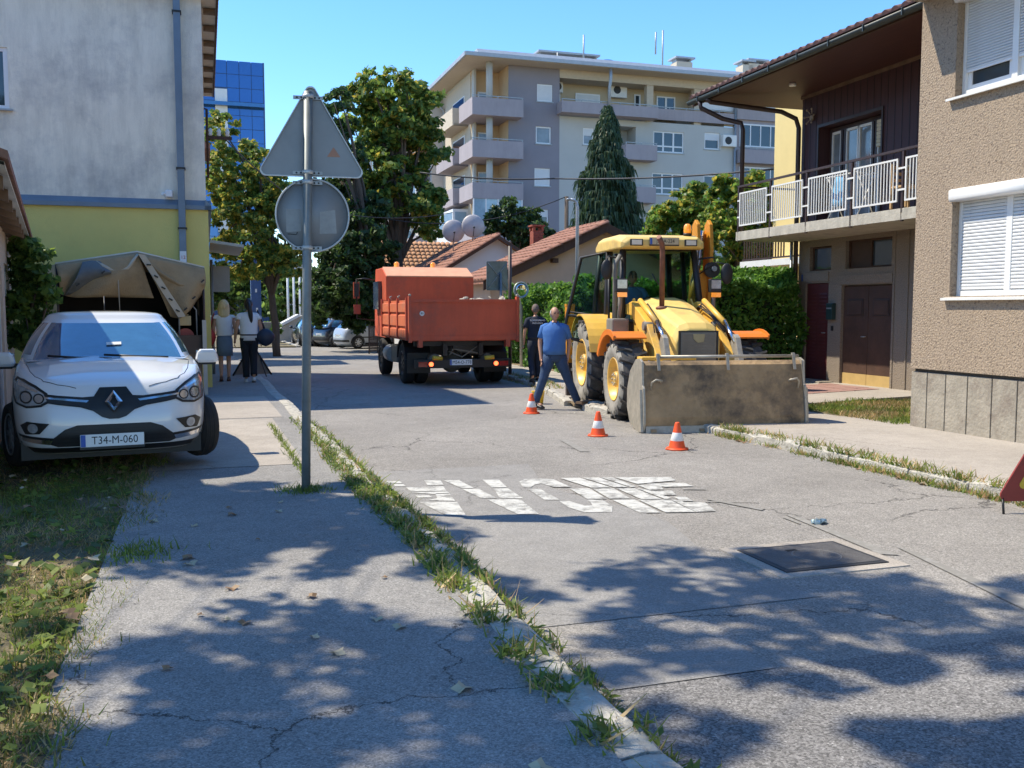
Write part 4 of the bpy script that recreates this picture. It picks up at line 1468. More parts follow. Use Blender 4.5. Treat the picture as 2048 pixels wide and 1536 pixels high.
def gable_house(name, label, vr, zr, ve, ze, u0, u1, wallm, zb=-.5, tiles=(10, 9), tm=None, fascia=.2):
    """ridge at v=vr height zr running along the street; left eave at v=ve, z=ze; gable wall faces the viewer at u0"""
    t = thing(name, label, 'house', vr, u0)
    x = ve - vr
    L = u1 - u0
    hw = 0.35
    xi = x + hw
    zi = zr + (ze - zr) * (xi / x)
    MB().prism([(xi, zb), (-xi, zb), (-xi, zi - .12), (0, zr - .12), (xi, zi - .12)], 1, 0, L).build('wall', wallm, t)
    rf = MB()
    d = .10
    for s in (1, -1):
        rf.prism([(s * x, ze), (0, zr), (0, zr - d), (s * x, ze - d)], 1, -.35, L + .3)
    rf = rf.build('roof', tm or M_tile, t)
    fb = MB()
    for s in (1, -1):
        fb.prism([(s * x, ze - .02), (0, zr - .02), (0, zr - .02 - fascia), (s * x, ze - .02 - fascia)], 1, -.40, -.355)
    fb.build('barge_board', M_wood, t)
    sl = math.atan2(zr - ze, -x)
    ln = math.hypot(zr - ze, x)
    na, nb = tiles
    wa, wb = (L + .6) / na, ln / nb
    tiles_on(rf, (x, -.33, ze), (0, 1, 0), (math.cos(sl), 0, math.sin(sl)), na, nb, tm or M_tile, wa, wb)
    mb = MB()
    for i in range(int(L / .4)):
        mb.lathe([(.10, 0), (.085, .44)], axis=1, c=(0, -.35 + i * .4, zr + .02), n=8)
    mb.build('ridge_tiles', tm or M_tile, rf)
    return t


p = on_u(1205, 447, 30)
e = on_u(960, 562, 30)
B6 = gable_house('gable_house', 'peach gabled house with dark barge boards behind the green hedge', p.x, p.z, e.x, e.z, 30, 33.6, M_peach, tiles=(11, 13), fascia=.30)
MB().b2(-3.2, -1.1, -.03, 0, 1.28, 1.42).build('wall_band', M_wood, B6)
MB().b2(-3.3, 4.0, -.02, 0, .0, 1.18).build('lower_wall', M_plinth, B6)
MB().b2(-1.9, -1.7, -.25, .05, 3.05, 3.2).build('purlin_end', M_wood, B6)
c0 = on_u(1073, 484, 34.6)
ck = MB().b2(c0.x - p.x - .2, c0.x - p.x + .2, 4.4, 4.8, c0.z - 2.6, c0.z + .42).build('chimney', M_brick, B6)
MB().b2(c0.x - p.x - .26, c0.x - p.x + .26, 4.34, 4.86, c0.z + .58, c0.z + .64).build('chimney_cap', M_brick, ck)
for a in (-.17, .17):
    for b in (4.43, 4.77):
        MB().b2(c0.x - p.x + a - .05, c0.x - p.x + a + .05, b - .05, b + .05, c0.z + .42, c0.z + .58).build('chimney_pier', M_brick, ck)
br = None
bj = mat('pale mortar', (.38, .33, .28))
for j in range(12):
    for i in range(2):
        q = MB().b2(-.095, .095, -.012, .004, -.04, .04).build('brick', M_brick, ck) if br is None else inst(br, ck)
        br = br or q
        q.location = (c0.x - p.x - .1 + i * .2 + (.05 if j % 2 else -.0) * .5, 4.39, c0.z - .75 + j * .095)
p = on_u(992, 471, 37)
e = on_u(842, 563, 37)
B7 = gable_house('gable_house', 'white gabled house with two satellite dishes on its tiled roof', p.x, p.z, e.x, e.z, 37, 44.5, M_whitew, tiles=(22, 12), tm=M_tile, fascia=.14)
for (px, py, ux) in ((907, 462, 40.5), (946, 452, 40.0)):
    q = on_u(px, py, ux)
    dsh = thing('satellite_dish', 'grey satellite dish on the roof, left of the pair' if px < 920 else 'grey satellite dish on the roof, right of the pair', 'satellite dish', q.x, q.y, q.z, -10, 'satellite dishes on the white house')
    R_ = .50
    prof = [(0.02, .16), (.18, .145), (.32, .10), (.43, .045), (R_, .0), (R_, -.012), (.42, .03), (.30, .088), (.02, .148)]
    MB().lathe([(a, -b) for a, b in prof], axis=1, n=28).build('reflector', mat('grey dish paint', (.42, .39, .38), rough=.5), dsh)
    MB().tube([(0, -.05, -.45), (0, -.45, -.12)], .014, 6).ball((0, -.47, -.1), .05, 8).build('feed_arm', M_black, dsh)
    MB().tube([(0, .12, 0), (0, .2, -.1), (0, .2, -1.1)], .025, 8).build('mast', M_galv, dsh)
p1 = on_u(762, 484, 49)
p2 = on_u(930, 484, 49)
q1 = on_u(762, 546, 46.8)
B8 = thing('tiled_outhouse', 'long pale clay tiled roof left of the white gabled house', 'house', p1.x, 49)
L = 6.2
MB().b2(.3, L, -1.9, 2, -.5, q1.z - .1).build('wall', M_beigew, B8)
rf = MB().prism([(q1.y - 49, q1.z), (0, p1.z), (2.2, q1.z), (0, p1.z - .12)], 0, -.3, L).build('roof', M_tile2, B8)
sl = math.atan2(p1.z - q1.z, 49 - q1.y)
ln = math.hypot(p1.z - q1.z, 49 - q1.y)
tiles_on(rf, (-.2, q1.y - 49, q1.z), (1, 0, 0), (0, math.cos(sl), math.sin(sl)), 26, 9, M_tile2, .25, ln / 9)
# ------------------------------------------------------------------ apartment block
U0 = 60.0
M_apg = mat('mauve grey render', (0.27, 0.25, 0.275), rough=0.9, var=0.06, scale=.5, col2=(.25, .235, .255), thr=(.5, .7))
M_apl = mat('pale grey render', (0.50, 0.49, 0.45), rough=0.9, var=0.06, scale=.5)
M_app = mat('parapet mauve render', (0.38, 0.335, 0.345), rough=0.9, var=0.06, scale=1, streak=.15)
M_apb = mat('beige loggia render', (0.52, 0.42, 0.28), rough=0.9, var=0.06, scale=1)
M_apo = mat('orange beige loggia render', (0.62, 0.44, 0.26), rough=0.9, var=0.06, scale=1)
M_roofm = mat('pale sheet roof', (.40, .42, .44), rough=.45, metal=.2, var=.1)
M_soff = mat('cream eaves', (.56, .48, .37), rough=.85, var=.06)
A0 = on_u(1017, 400, U0)
AP = thing('apartment_block', 'five storey grey and mauve apartment block with balconies filling the background', 'apartment building', A0.x, U0)


def zz(zx, zy, u=U0):            # surveyed points on the facade plane, local to the block
    q = on_u(820 + zx / 2.695, 40 + zy / 2.695, u)
    return q.x - A0.x, q.z


GZ = -.6
x1 = zz(806, 500)[0]
x2 = zz(1752, 500)[0]
x3 = x2 + 9
zt = zz(1100, 290)[1]
zl4 = zz(1100, 545)[1] + .10            # underside of the top balcony


def rect(a, b, c, d):
    xa, za = zz(a, b)
    xb, zb = zz(c, d)
    return xa, xb, zb, za


wins_a = [rect(685, 343, 768, 443), rect(678, 572, 760, 670), rect(671, 797, 755, 897), rect(665, 1020, 745, 1110)]
mb = MB()
wall_holes(mb, (0, 0, 0), (1, 0, 0), (0, -1, 0), x1, GZ, zt, wins_a, .15)
mb.build('mauve_wall', M_apg, AP)


def apt_window(r, style, y=0.0, dep=.12):
    a, b, c, d = r
    f = MB().b2(a, b, y + dep - .06, y + dep, c, c + .09).b2(a, b, y + dep - .06, y + dep, d - .09, d).b2(a, a + .09, y + dep - .06, y + dep, c + .09, d - .09).b2(b - .09, b, y + dep - .06, y + dep, c + .09, d - .09)
    if style == 'triple':
        for k in (1, 2):
            xm = a + (b - a) * k / 3
            f.b2(xm - .06, xm + .06, y + dep - .06, y + dep, c + .09, d - .09)
        f.b2(a, b, y + dep - .055, y + dep, c + (d - c) * .3 - .05, c + (d - c) * .3 + .05)
    if style == 'double':
        xm = (a + b) / 2
        f.b2(xm - .07, xm + .07, y + dep - .06, y + dep, c + .09, d - .09)
    fo = f.build('window', M_white, AP)
    zs = d - .09
    if style == 'shut':
        MB().b2(a + .09, b - .09, y + dep - .05, y + dep - .03, c + .09, d - .09).build('shutter', M_blind, fo)
    elif style == 'half':
        zs = c + (d - c) * .55
        MB().b2(a + .09, b - .09, y + dep - .05, y + dep - .03, zs, d - .09).build('shutter', M_blind, fo)
    if style != 'shut':
        MB().b2(a + .09, b - .09, y + dep - .02, y + dep - .005, c + .09, zs).build('pane', random.choice([M_glass, M_glassl, M_glass]), fo)
    MB().b2(a - .06, b + .06, y - .06, y + dep, c - .06, c - .003).build('sill', M_galv, fo)


for r_, s in zip(wins_a, ('shut', 'clear', 'shut', 'half')):
    apt_window(r_, s)
# pale wing under the top floor
wins_b = [(rect(933, 580, 990, 675), 'half'), (rect(1312, 597, 1475, 720), 'triple'), (rect(1588, 605, 1667, 700), 'half'), (rect(1305, 822, 1470, 945), 'triple'), (rect(1583, 835, 1655, 920), 'clear'), (rect(1300, 1045, 1465, 1165), 'triple'), (rect(933, 1030, 1000, 1120), 'clear')]
logs = [rect(1112, 570, 1216, 684), rect(1108, 795, 1212, 908), rect(1105, 1020, 1208, 1130)]
mb = MB()
holes = [tuple(v - (x1 if i < 2 else 0) for i, v in enumerate(r_)) for r_, s in wins_b] + [tuple(v - (x1 if i < 2 else 0) for i, v in enumerate(r_)) + (1.4,) for r_ in logs]
wall_holes(mb, (x1, 0, 0), (1, 0, 0), (0, -1, 0), x2 - x1, GZ, zl4, holes, .15)
mb.build('pale_wall', M_apl, AP)
for r_, s in wins_b:
    apt_window(r_, s)


def parapet(r, y0=-1.0, y1=-.0, m=None, rail=True):
    a, b, c, d = r
    o = MB().b2(a, b, y0, y0 + .14, c, d).b2(a, a + .14, y0 + .14, y1, c, d).b2(b - .14, b, y0 + .14, y1, c, d).b2(a + .14, b - .14, y0 + .14, y1, c, c + .18).build('balcony', m or M_app, AP)
    if rail:
        rb = MB().b2(a, b, y0 + .03, y0 + .08, d + .10, d + .15)
        k = max(2, int((b - a) / 1.2))
        for i in range(k + 1):
            x = a + .05 + (b - a - .1) * i / k
            rb.b2(x - .025, x + .025, y0 + .03, y0 + .08, d, d + .10)
        rb.build('balcony_rail', M_galv, o)
    return o


for (p_) in ((1130, 680, 1297, 770), (1128, 905, 1290, 995), (1126, 1128, 1288, 1215)):
    parapet(rect(*p_))
# top floor loggia
zf = zz(1100, 545)[1]
ztop = zz(1100, 300)[1]
MB().b2(x1, x2, 1.5, 1.7, zf, zt).build('loggia_wall', M_apb, AP)
MB().b2(x1, x2, .03, 1.7, zf - .05, zf + .12).build('loggia_floor', M_apl, AP)
MB().b2(x1, x2, -.02, 1.5, zt - .55, zt).build('loggia_beam', M_soff, AP)
for zx in (1296, 1552):
    a = zz(zx, 400)[0]
    MB().b2(a - .25, a + .25, .05, .5, zf, zt - .5).build('column', M_soff, AP)
a = zz(1555, 400)[0]
b = zz(1750, 400)[0]
MB().b2(a, a + .3, .1, 1.5, zf, zt - .5).build('partition', M_soff, AP)
MB().b2(a + .3, b, .1, .2, zz(1600, 480)[1], zz(1600, 335)[1]).build('roller_shutter', M_blind, AP)
for (r_, s) in ((rect(935, 368, 1068, 470), 'shut'), (rect(1258, 376, 1290, 520), 'clear'), (rect(1380, 386, 1480, 520), 'double'), (rect(812, 360, 850, 520), 'shut')):
    apt_window(r_, s, 1.35)
xa, xb, za, zb = rect(790, 450, 1303, 545)
parapet((xa, xb, za, zb), -1.0)
xa, xb, za, zb = rect(1303, 476, 1752, 566)
parapet((xa, xb, za, zb), -.12)
# right end: recessed glazed loggias
MB().b2(x2, x3, .0, .3, GZ, zt).build('end_wall', M_app, AP)
for (q0, q1) in ((rect(1775, 558, 2100, 702), 'g'), (rect(1772, 790, 2100, 905), 'g'), (rect(1790, 408, 2000, 480), 'w')):
    a, b, c, d = q0
    f = MB().b2(a, b, -.1, 0, c, c + .1).b2(a, b, -.1, 0, d - .1, d)
    k = 6
    for i in range(k + 1):
        x = a + (b - a - .08) * i / k
        f.b2(x, x + .08, -.1, 0, c + .1, d - .1)
    fo = f.build('glazed_loggia', M_white, AP)
    MB().b2(a + .05, b - .05, -.06, -.04, c + .1, d - .1).build('pane', M_glass, fo)
parapet(rect(1757, 702, 2100, 792), -.6)
parapet(rect(1757, 482, 2100, 560), -.2)
MB().tube([(x2 - .05, -.15, zt), (x2 - .05, -.15, GZ)], .09, 8).build('downpipe', M_galv, AP)
MB().tube([(zz(1042, 300)[0], -1.2, zt + .1), (zz(1042, 300)[0], -1.25, zt - .6), (zz(1038, 400)[0], -1.15, zt - 1.2), (zz(1038, 400)[0], -1.12, zl4)], .12, 8).build('downpipe', M_galv, AP)
# air conditioners


def aircon(x, z, y, w=1.0, h=.72):
    a = MB().b2(x - w / 2, x + w / 2, y - .35, y, z - h / 2, z + h / 2).build('air_conditioner', M_rail, AP, .02)
    MB().lathe([(.27, -.012), (.27, 0.0), (.06, 0)], axis=1, c=(x - .12, y - .352, z), n=16).build('fan_grille', M_black, a)


q = zz(1162, 358)
aircon(q[0], q[1], 1.45, 1.25, 1.0)
q = zz(823, 337)
aircon(q[0] + .2, q[1], 1.45, .5, .8)
q = zz(1711, 655)
aircon(q[0], q[1], 0, 1.1, .8)
# roof slab with raised metal edge, over the whole block
DEP = 75
mb = MB()
mb.b2(-3.2, x3 + 1, -1.4, 14, zt, zt + .22)
rf = mb.build('roof_slab', M_soff, AP)
MB().prism([(-1.3, zt + .22), (-.9, zt + .62), (14, zt + .62), (14, zt + .22)], 0, -2.4, x3 + 1).build('roof_edge', M_roofm, rf)
MB().b2(-3.3, x3 + 1, -1.5, -1.41, zt + .02, zt + .26).build('roof_fascia', M_roofm, rf)


def rooftop(zx, zy, w, h, u=4.0):
    q = on_u(820 + zx / 2.695, 40 + zy / 2.695, U0 + u)
    x, z = q.x - A0.x, q.z
    c = MB().b2(x - w / 2, x + w / 2, u - .5, u + .5, zt + .5, z).build('vent_stack', M_soff, AP)
    MB().b2(x - w / 2 - .15, x + w / 2 + .15, u - .65, u + .65, z + .22, z + .34).build('vent_cap', M_roofm, c)
    for s in (-1, 1):
        MB().b2(x + s * (w / 2 - .08) - .06, x + s * (w / 2 - .08) + .06, u - .3, u + .3, z, z + .22).build('vent_leg', M_galv, c)


rooftop(843, 212, 1.9 * 2.3, .4)
rooftop(1463, 234, 1.3, .4)
rooftop(1855, 245, 1.5, .4)
rooftop(1803, 250, .9, .4)
sv = on_u(820 + 1065 / 2.695, 40 + 240 / 2.695, U0 + 2)
MB().ball((sv.x - A0.x, 2, sv.z - .1), .55, 12, (1.6, 1, .8)).build('roof_dome', mat('shiny roof vent', (.7, .7, .7), rough=.25, metal=1), AP)
for (zx, zt_, zb_) in ((936, 80, 240), (1363, 55, 250), (1325, 65, 185)):
    a = on_u(820 + zx / 2.695, 40 + zt_ / 2.695, U0 + 3)
    b = on_u(820 + zx / 2.695, 40 + zb_ / 2.695, U0 + 3)
    an = MB().tube([(a.x - A0.x, 3, zt + .6 if zx != 1325 else b.z), (a.x - A0.x, 3, a.z)], .06, 6)
    if zx == 1363:
        for k in range(5):
            an.b2(a.x - A0.x - 1.5 * (k == 0), a.x - A0.x + 1.1, 2.97, 3.03, a.z - 3.9 - k * .45 + 1, a.z - 3.84 - k * .45 + 1)
    an.build('antenna', M_galv, AP)
an = MB()
q = on_u(820 + 795 / 2.695, 40 + 175 / 2.695, U0 + 3)
an.tube([(q.x - A0.x, 3, zt + .9), (q.x - A0.x, 3, q.z)], .05, 6).b2(q.x - A0.x, q.x - A0.x + 1.8, 2.97, 3.03, q.z - .05, q.z)
an.build('antenna', M_galv, AP)
# corner balconies: project to the left and forward of the corner
levels = [(zz(340, 432)[1], zz(340, 525)[1]), (zz(340, 658)[1], zz(340, 750)[1]), (zz(340, 885)[1], zz(340, 970)[1]), (zz(340, 1110)[1], zz(340, 1195)[1])]
bx0, bx1 = -2.75, .7
MB().b2(-1.9, 0, 2.2, 2.5, GZ, zt).b2(0, .25, .05, 2.2, GZ, zt).build('loggia_back_wall', M_apo, AP)
for (zu, zd) in levels:
    parapet((bx0, bx1 - .0, zd, zu), -1.0, 2.3)
    MB().b2(bx0 + .2, 0, -.8, 2.2, zd + .03, zd + .15).build('balcony_floor', M_apo, AP)
zc_ = [zt] + [l[1] for l in levels]
for k in range(4):
    MB().lathe([(.22, levels[k][0] - .2), (.22, zc_[k])], c=(-1.4, -.3, 0), n=12).build('column', M_apl, AP)
    MB().b2(-1.9, -1.75, 1.6, 2.2, levels[k][1], zc_[k]).build('corner_post', M_apl, AP)
    dd = MB().b2(-1.5, -.6, 2.1, 2.2, levels[k][1], levels[k][1] + 2.15).build('balcony_door', M_white, AP)
    MB().b2(-1.4, -.7, 2.08, 2.1, levels[k][1] + .1, levels[k][1] + 2.05).build('pane', M_glassl, dd)
g0 = MB()
for i in range(5):
    g0.b2(bx0 + .05 + i * .82, bx0 + .13 + i * .82, -.98, -.9, levels[3][0], levels[2][1])
gl = g0.build('balcony_glazing', M_white, AP)
MB().b2(bx0 + .1, bx1 - .1, -.93, -.9, levels[3][0], levels[2][1]).build('pane', mat('pale balcony glass', (.30, .42, .50), rough=.05, spec=1), gl)
# long street front running away, stepped bays with balconies
M_bay = mat('pale bay render', (.55, .50, .44), rough=.9, var=.06)
fl_h = levels[0][0] - levels[1][0]
MB().b2(-1.9, 12, 2.5, DEP, GZ, zt).build('street_wall', M_apl, AP)
for k, (ya, yb, dx) in enumerate(((2.3, 10, .0), (10, 22, -.9), (22, 36, -.2), (36, 52, -1.0), (52, 70, -.3))):
    MB().b2(-1.95 + dx, -1.8, ya, yb, GZ, zt - .3).build('facade_bay', M_bay if k % 2 else M_soff, AP)
    for f in range(5):
        zf_ = levels[0][1] - fl_h * f
        n = 2 if yb - ya > 9 else 1
        for j in range(n):
            y0 = ya + .6 + j * (yb - ya) / n
            y1 = y0 + (yb - ya) / n * .62
            if (k + f + j) % 4 == 3:
                dd = MB().b2(-3.05 + dx, -1.95 + dx, y0, y1, zf_, zf_ + fl_h - .25).build('glazed_balcony', M_white, AP)
                MB().b2(-3.08 + dx, -3.05 + dx, y0 + .2, y1 - .2, zf_ + 1.0, zf_ + fl_h - .45).b2(-2.9 + dx, -2.1 + dx, y0 - .03, y0, zf_ + 1.0, zf_ + fl_h - .45).build('pane', MATS['pale balcony glass'], dd)
            else:
                MB().b2(-3.05 + dx, -2.93 + dx, y0, y1, zf_, zf_ + 1.15).b2(-2.93 + dx, -1.95 + dx, y0, y0 + .12, zf_, zf_ + 1.15).b2(-2.93 + dx, -1.95 + dx, y1 - .12, y1, zf_, zf_ + 1.15).b2(-2.93 + dx, -1.95 + dx, y0, y1, zf_, zf_ + .15).build('balcony', M_app if (k + f) % 3 else M_soff, AP)
                dd = MB().b2(-2.0 + dx, -1.96 + dx, y0 + .8, y1 - .8, zf_ + .15, zf_ + 2.2).build('balcony_door', M_white, AP)
                MB().b2(-2.03 + dx, -2.0 + dx, y0 + .95, y1 - .95, zf_ + .3, zf_ + 2.1).build('pane', M_glass, dd)
            if (f, k, j) in ((1, 1, 0), (1, 1, 1)):
                MB().prism([(-4.1 + dx, zf_ + 1.4), (-1.95 + dx, zf_ + 2.7), (-1.95 + dx, zf_ + 2.62), (-4.1 + dx, zf_ + 1.3)], 1, y0, y1).build('orange_awning', mat('orange awning', (.75, .36, .08), rough=.8), AP)
    e0 = -3.2 if k != 3 else -3.9
    MB().b2(e0 + (.0 if k % 2 else .4) * 0, 0, ya if k else 14, yb, zt - .0 - .001 * k, zt + .215 - .002 * k).build('eaves', M_soff, AP)
    MB().tube([(-3.0, yb - .5, zt), (-2.9, yb - .5, zt - .5), (-2.0, yb - .5, zt - 1.2), (-2.0, yb - .5, zt - 6)], .12, 7).build('downpipe', M_galv, AP)
MB().b2(-3.35, -3.21, -1.4, 70, zt + .02, zt + .27).build('eaves_edge', M_roofm, AP)

# ------------------------------------------------------------------ blue glass office tower
UT = 112
t0 = on_u(418, 122, UT)
t1 = on_u(526, 126, UT)
ztw = t1.z
TW = thing('office_tower', 'blue glass office tower rising behind the trees beside the grey building', 'office building', t1.x, UT)
M_tg = mat('blue curtain wall glass', (.035, .13, .34), rough=.08, var=.15, scale=.15, spec=1, metal=.5)
M_tgd = mat('deep blue spandrel', (.04, .15, .33), rough=.15, var=.1, spec=.8, metal=.3)
M_tf = mat('blue mullion', (.03, .07, .16), rough=.4)
MB().b2(-14, -.05, .05, 14, -1, ztw - .1).build('core', M_tf, TW)
cw = 1.32
rows = [1.05, 1.15, 1.6, .9]
tall = MB().b2(-cw / 2 + .03, cw / 2 - .03, -.02, .045, .03, 1.47).build('glass_panel', M_tg, TW, loc=(-cw / 2, 0, ztw - 1.5))
for c in range(9):
    for rw in range(17):
        z = ztw - 1.5 * (rw + 1)
        if c == 3 and 1.5 < rw < 12:
            continue
        if c == rw == 0:
            continue
        o = inst(tall, TW, (-cw / 2 - c * cw, 0, z))
        if (rw + c) % 3 == 0:
            o.location.y = -.015
MB().b2(-4 * cw, -3 * cw, -.25, .0, ztw - 19, ztw - 3.2).build('white_shaft', M_rail, TW)
MB().b2(-14, 0.0, -.9, .0, ztw - 5.1, ztw - 4.7).build('balcony_edge', M_tgd, TW)
MB().b2(-.05, .1, -.05, 14, -1, ztw).build('edge_strip', M_tf, TW)
s_ = None
for rw in range(17):
    for c in range(10):
        q = MB().b2(.1, .12, -.62, .62, .04, 1.46).build('side_panel', M_tgd, TW) if s_ is None else inst(s_, TW)
        s_ = s_ or q
        q.location = (0, .7 + c * 1.34, ztw - 1.5 * (rw + 1))
# distant low block seen below the crown gap
dbp = on_u(595, 525, 150)
db = thing('distant_block', 'pale distant building seen in the gap under the yellowing tree', 'building', dbp.x, 150)
MB().b2(-3, 2, 0, 10, -1, dbp.z).build('wall', M_whitew, db)
MB().b2(-3.3, 2.3, -.3, 10.3, dbp.z, dbp.z + .5).build('roof_edge', M_roofm, db)
# ------------------------------------------------------------------ cars
def car_paint(name, col):
    return mat(name, col, rough=.35, coat=1.0, var=.03, scale=.6, spec=.5)


M_cw = car_paint('white car paint', (.72, .73, .74))
M_cs = car_paint('silver car paint', (.36, .40, .46))
M_cb = car_paint('black car paint', (.018, .020, .028))
M_tyre = mat('tyre rubber', (.022, .021, .020), rough=.85, var=.2, scale=10)
M_trim = mat('black trim plastic', (.014, .014, .015), rough=.45)
M_chrome = mat('chrome', (.72, .72, .74), rough=.15, metal=1)
M_wind = mat('windscreen glass', (.045, .13, .23), rough=.03, var=.15, spec=1.0, coat=1)  # blue base colour stands in for the sky's reflection
M_lens = mat('clear lamp lens', (.30, .32, .34), rough=.08, var=.35, scale=14, spec=1, coat=1)
M_lampin = mat('lamp reflector', (.55, .55, .56), rough=.2, metal=.8)
M_red = mat('red lamp lens', (.38, .02, .02), rough=.15, coat=1)
M_alloy = mat('alloy wheel', (.42, .43, .45), rough=.35, metal=.7)
M_plate = mat('number plate white', (.78, .79, .78), rough=.4, var=.02)
M_plblue = mat('plate blue band', (.02, .09, .42), rough=.4, var=.02)
M_ink = mat('plate ink', (.01, .01, .012), rough=.5, var=0)
M_cabin = mat('dark cabin trim', (.03, .03, .033), rough=.8)


def number_plate(parent, txt, c, w=.52, h=.11, rot=(PI / 2, 0, 0), blue=True, sz=.098, m=None):
    pl = MB().b2(-w / 2, w / 2, -h / 2, h / 2, -.006, 0).build('number_plate', m or M_plate, parent, .002)
    pl.location = c
    pl.rotation_euler = rot
    if blue:
        MB().b2(-w / 2 + .003, -w / 2 + .042, -h / 2 + .003, h / 2 - .003, 0, .0015).build('plate_band', M_plblue, pl)
    text_obj('plate_characters', txt, sz, M_ink, pl, (.02, -.002, .001), (0, 0, 0), .86, .0008, bold=0)
    MB().b2(-w / 2 - .006, w / 2 + .006, -h / 2 - .022, h / 2 + .006, -.012, -.006).build('plate_holder', M_trim, pl)
    return pl


def wheel(parent, c, r, w, rim, side, steer=0.0, rimm=None, spokes=7, name='wheel'):
    """side=+1: outer face to +x"""
    e = MB()
    t = r - rim
    prof = [(rim * .98, -w / 2 + .02), (rim + t * .35, -w / 2), (r - t * .25, -w / 2 + .005), (r - .012, -w / 2 + .03), (r, -w / 2 + .06), (r, w / 2 - .06), (r - .012, w / 2 - .03), (r - t * .25, w / 2 - .005), (rim + t * .35, w / 2), (rim * .98, w / 2 - .02)]
    e.lathe(prof, axis=0, n=40, caps=False)
    for k in range(-1, 2):
        e.lathe([(r + .0015, k * w * .2 - .004), (r + .0015, k * w * .2 + .004)], axis=0, n=40)
    ty = e.build(name, M_tyre, parent)
    ty.location = c
    ty.rotation_euler = (0, 0, steer)
    rm = rimm or M_alloy
    s = side
    MB().lathe([(rim * .99, s * (w / 2 - .015)), (rim * .9, s * (w / 2 - .02)), (rim * .86, s * (w / 2 - .07)), (.02, s * (w / 2 - .08))], axis=0, n=32, caps=False).build('rim', mat('dark rim well', (.05, .05, .055), rough=.5), ty)
    sp = MB()
    for k in range(spokes):
        a = 2 * PI * k / spokes
        d = Vector((0, math.cos(a), math.sin(a)))
        q = Vector((0, -math.sin(a), math.cos(a)))
        x0, x1 = s * (w / 2 - .055), s * (w / 2 - .02)
        pts = []
        for (rr_, hw) in ((.05, .03), (rim * .93, .022)):
            for sg in (-1, 1):
                pts.append(d * rr_ + q * hw * sg)
        vs = [p + Vector((x0, 0, 0)) for p in pts] + [p + Vector((x1 - (s * .012 if i > 1 else 0), 0, 0)) for i, p in enumerate(pts)]
        sp.add(vs, [(0, 1, 3, 2), (4, 6, 7, 5), (0, 2, 6, 4), (1, 5, 7, 3), (0, 4, 5, 1), (2, 3, 7, 6)])
    sp.lathe([(.06, s * (w / 2 - .06)), (.06, s * (w / 2 - .025)), (.045, s * (w / 2 - .015)), (.001, s * (w / 2 - .012))], axis=0, n=16)
    sp.lathe([(rim * .98, s * (w / 2 - .03)), (rim * .98, s * (w / 2 - .012)), (rim * .9, s * (w / 2 - .012)), (rim * .9, s * (w / 2 - .03))], axis=0, n=32, caps=False)
    sp.build('spokes', rm, ty)
    return ty


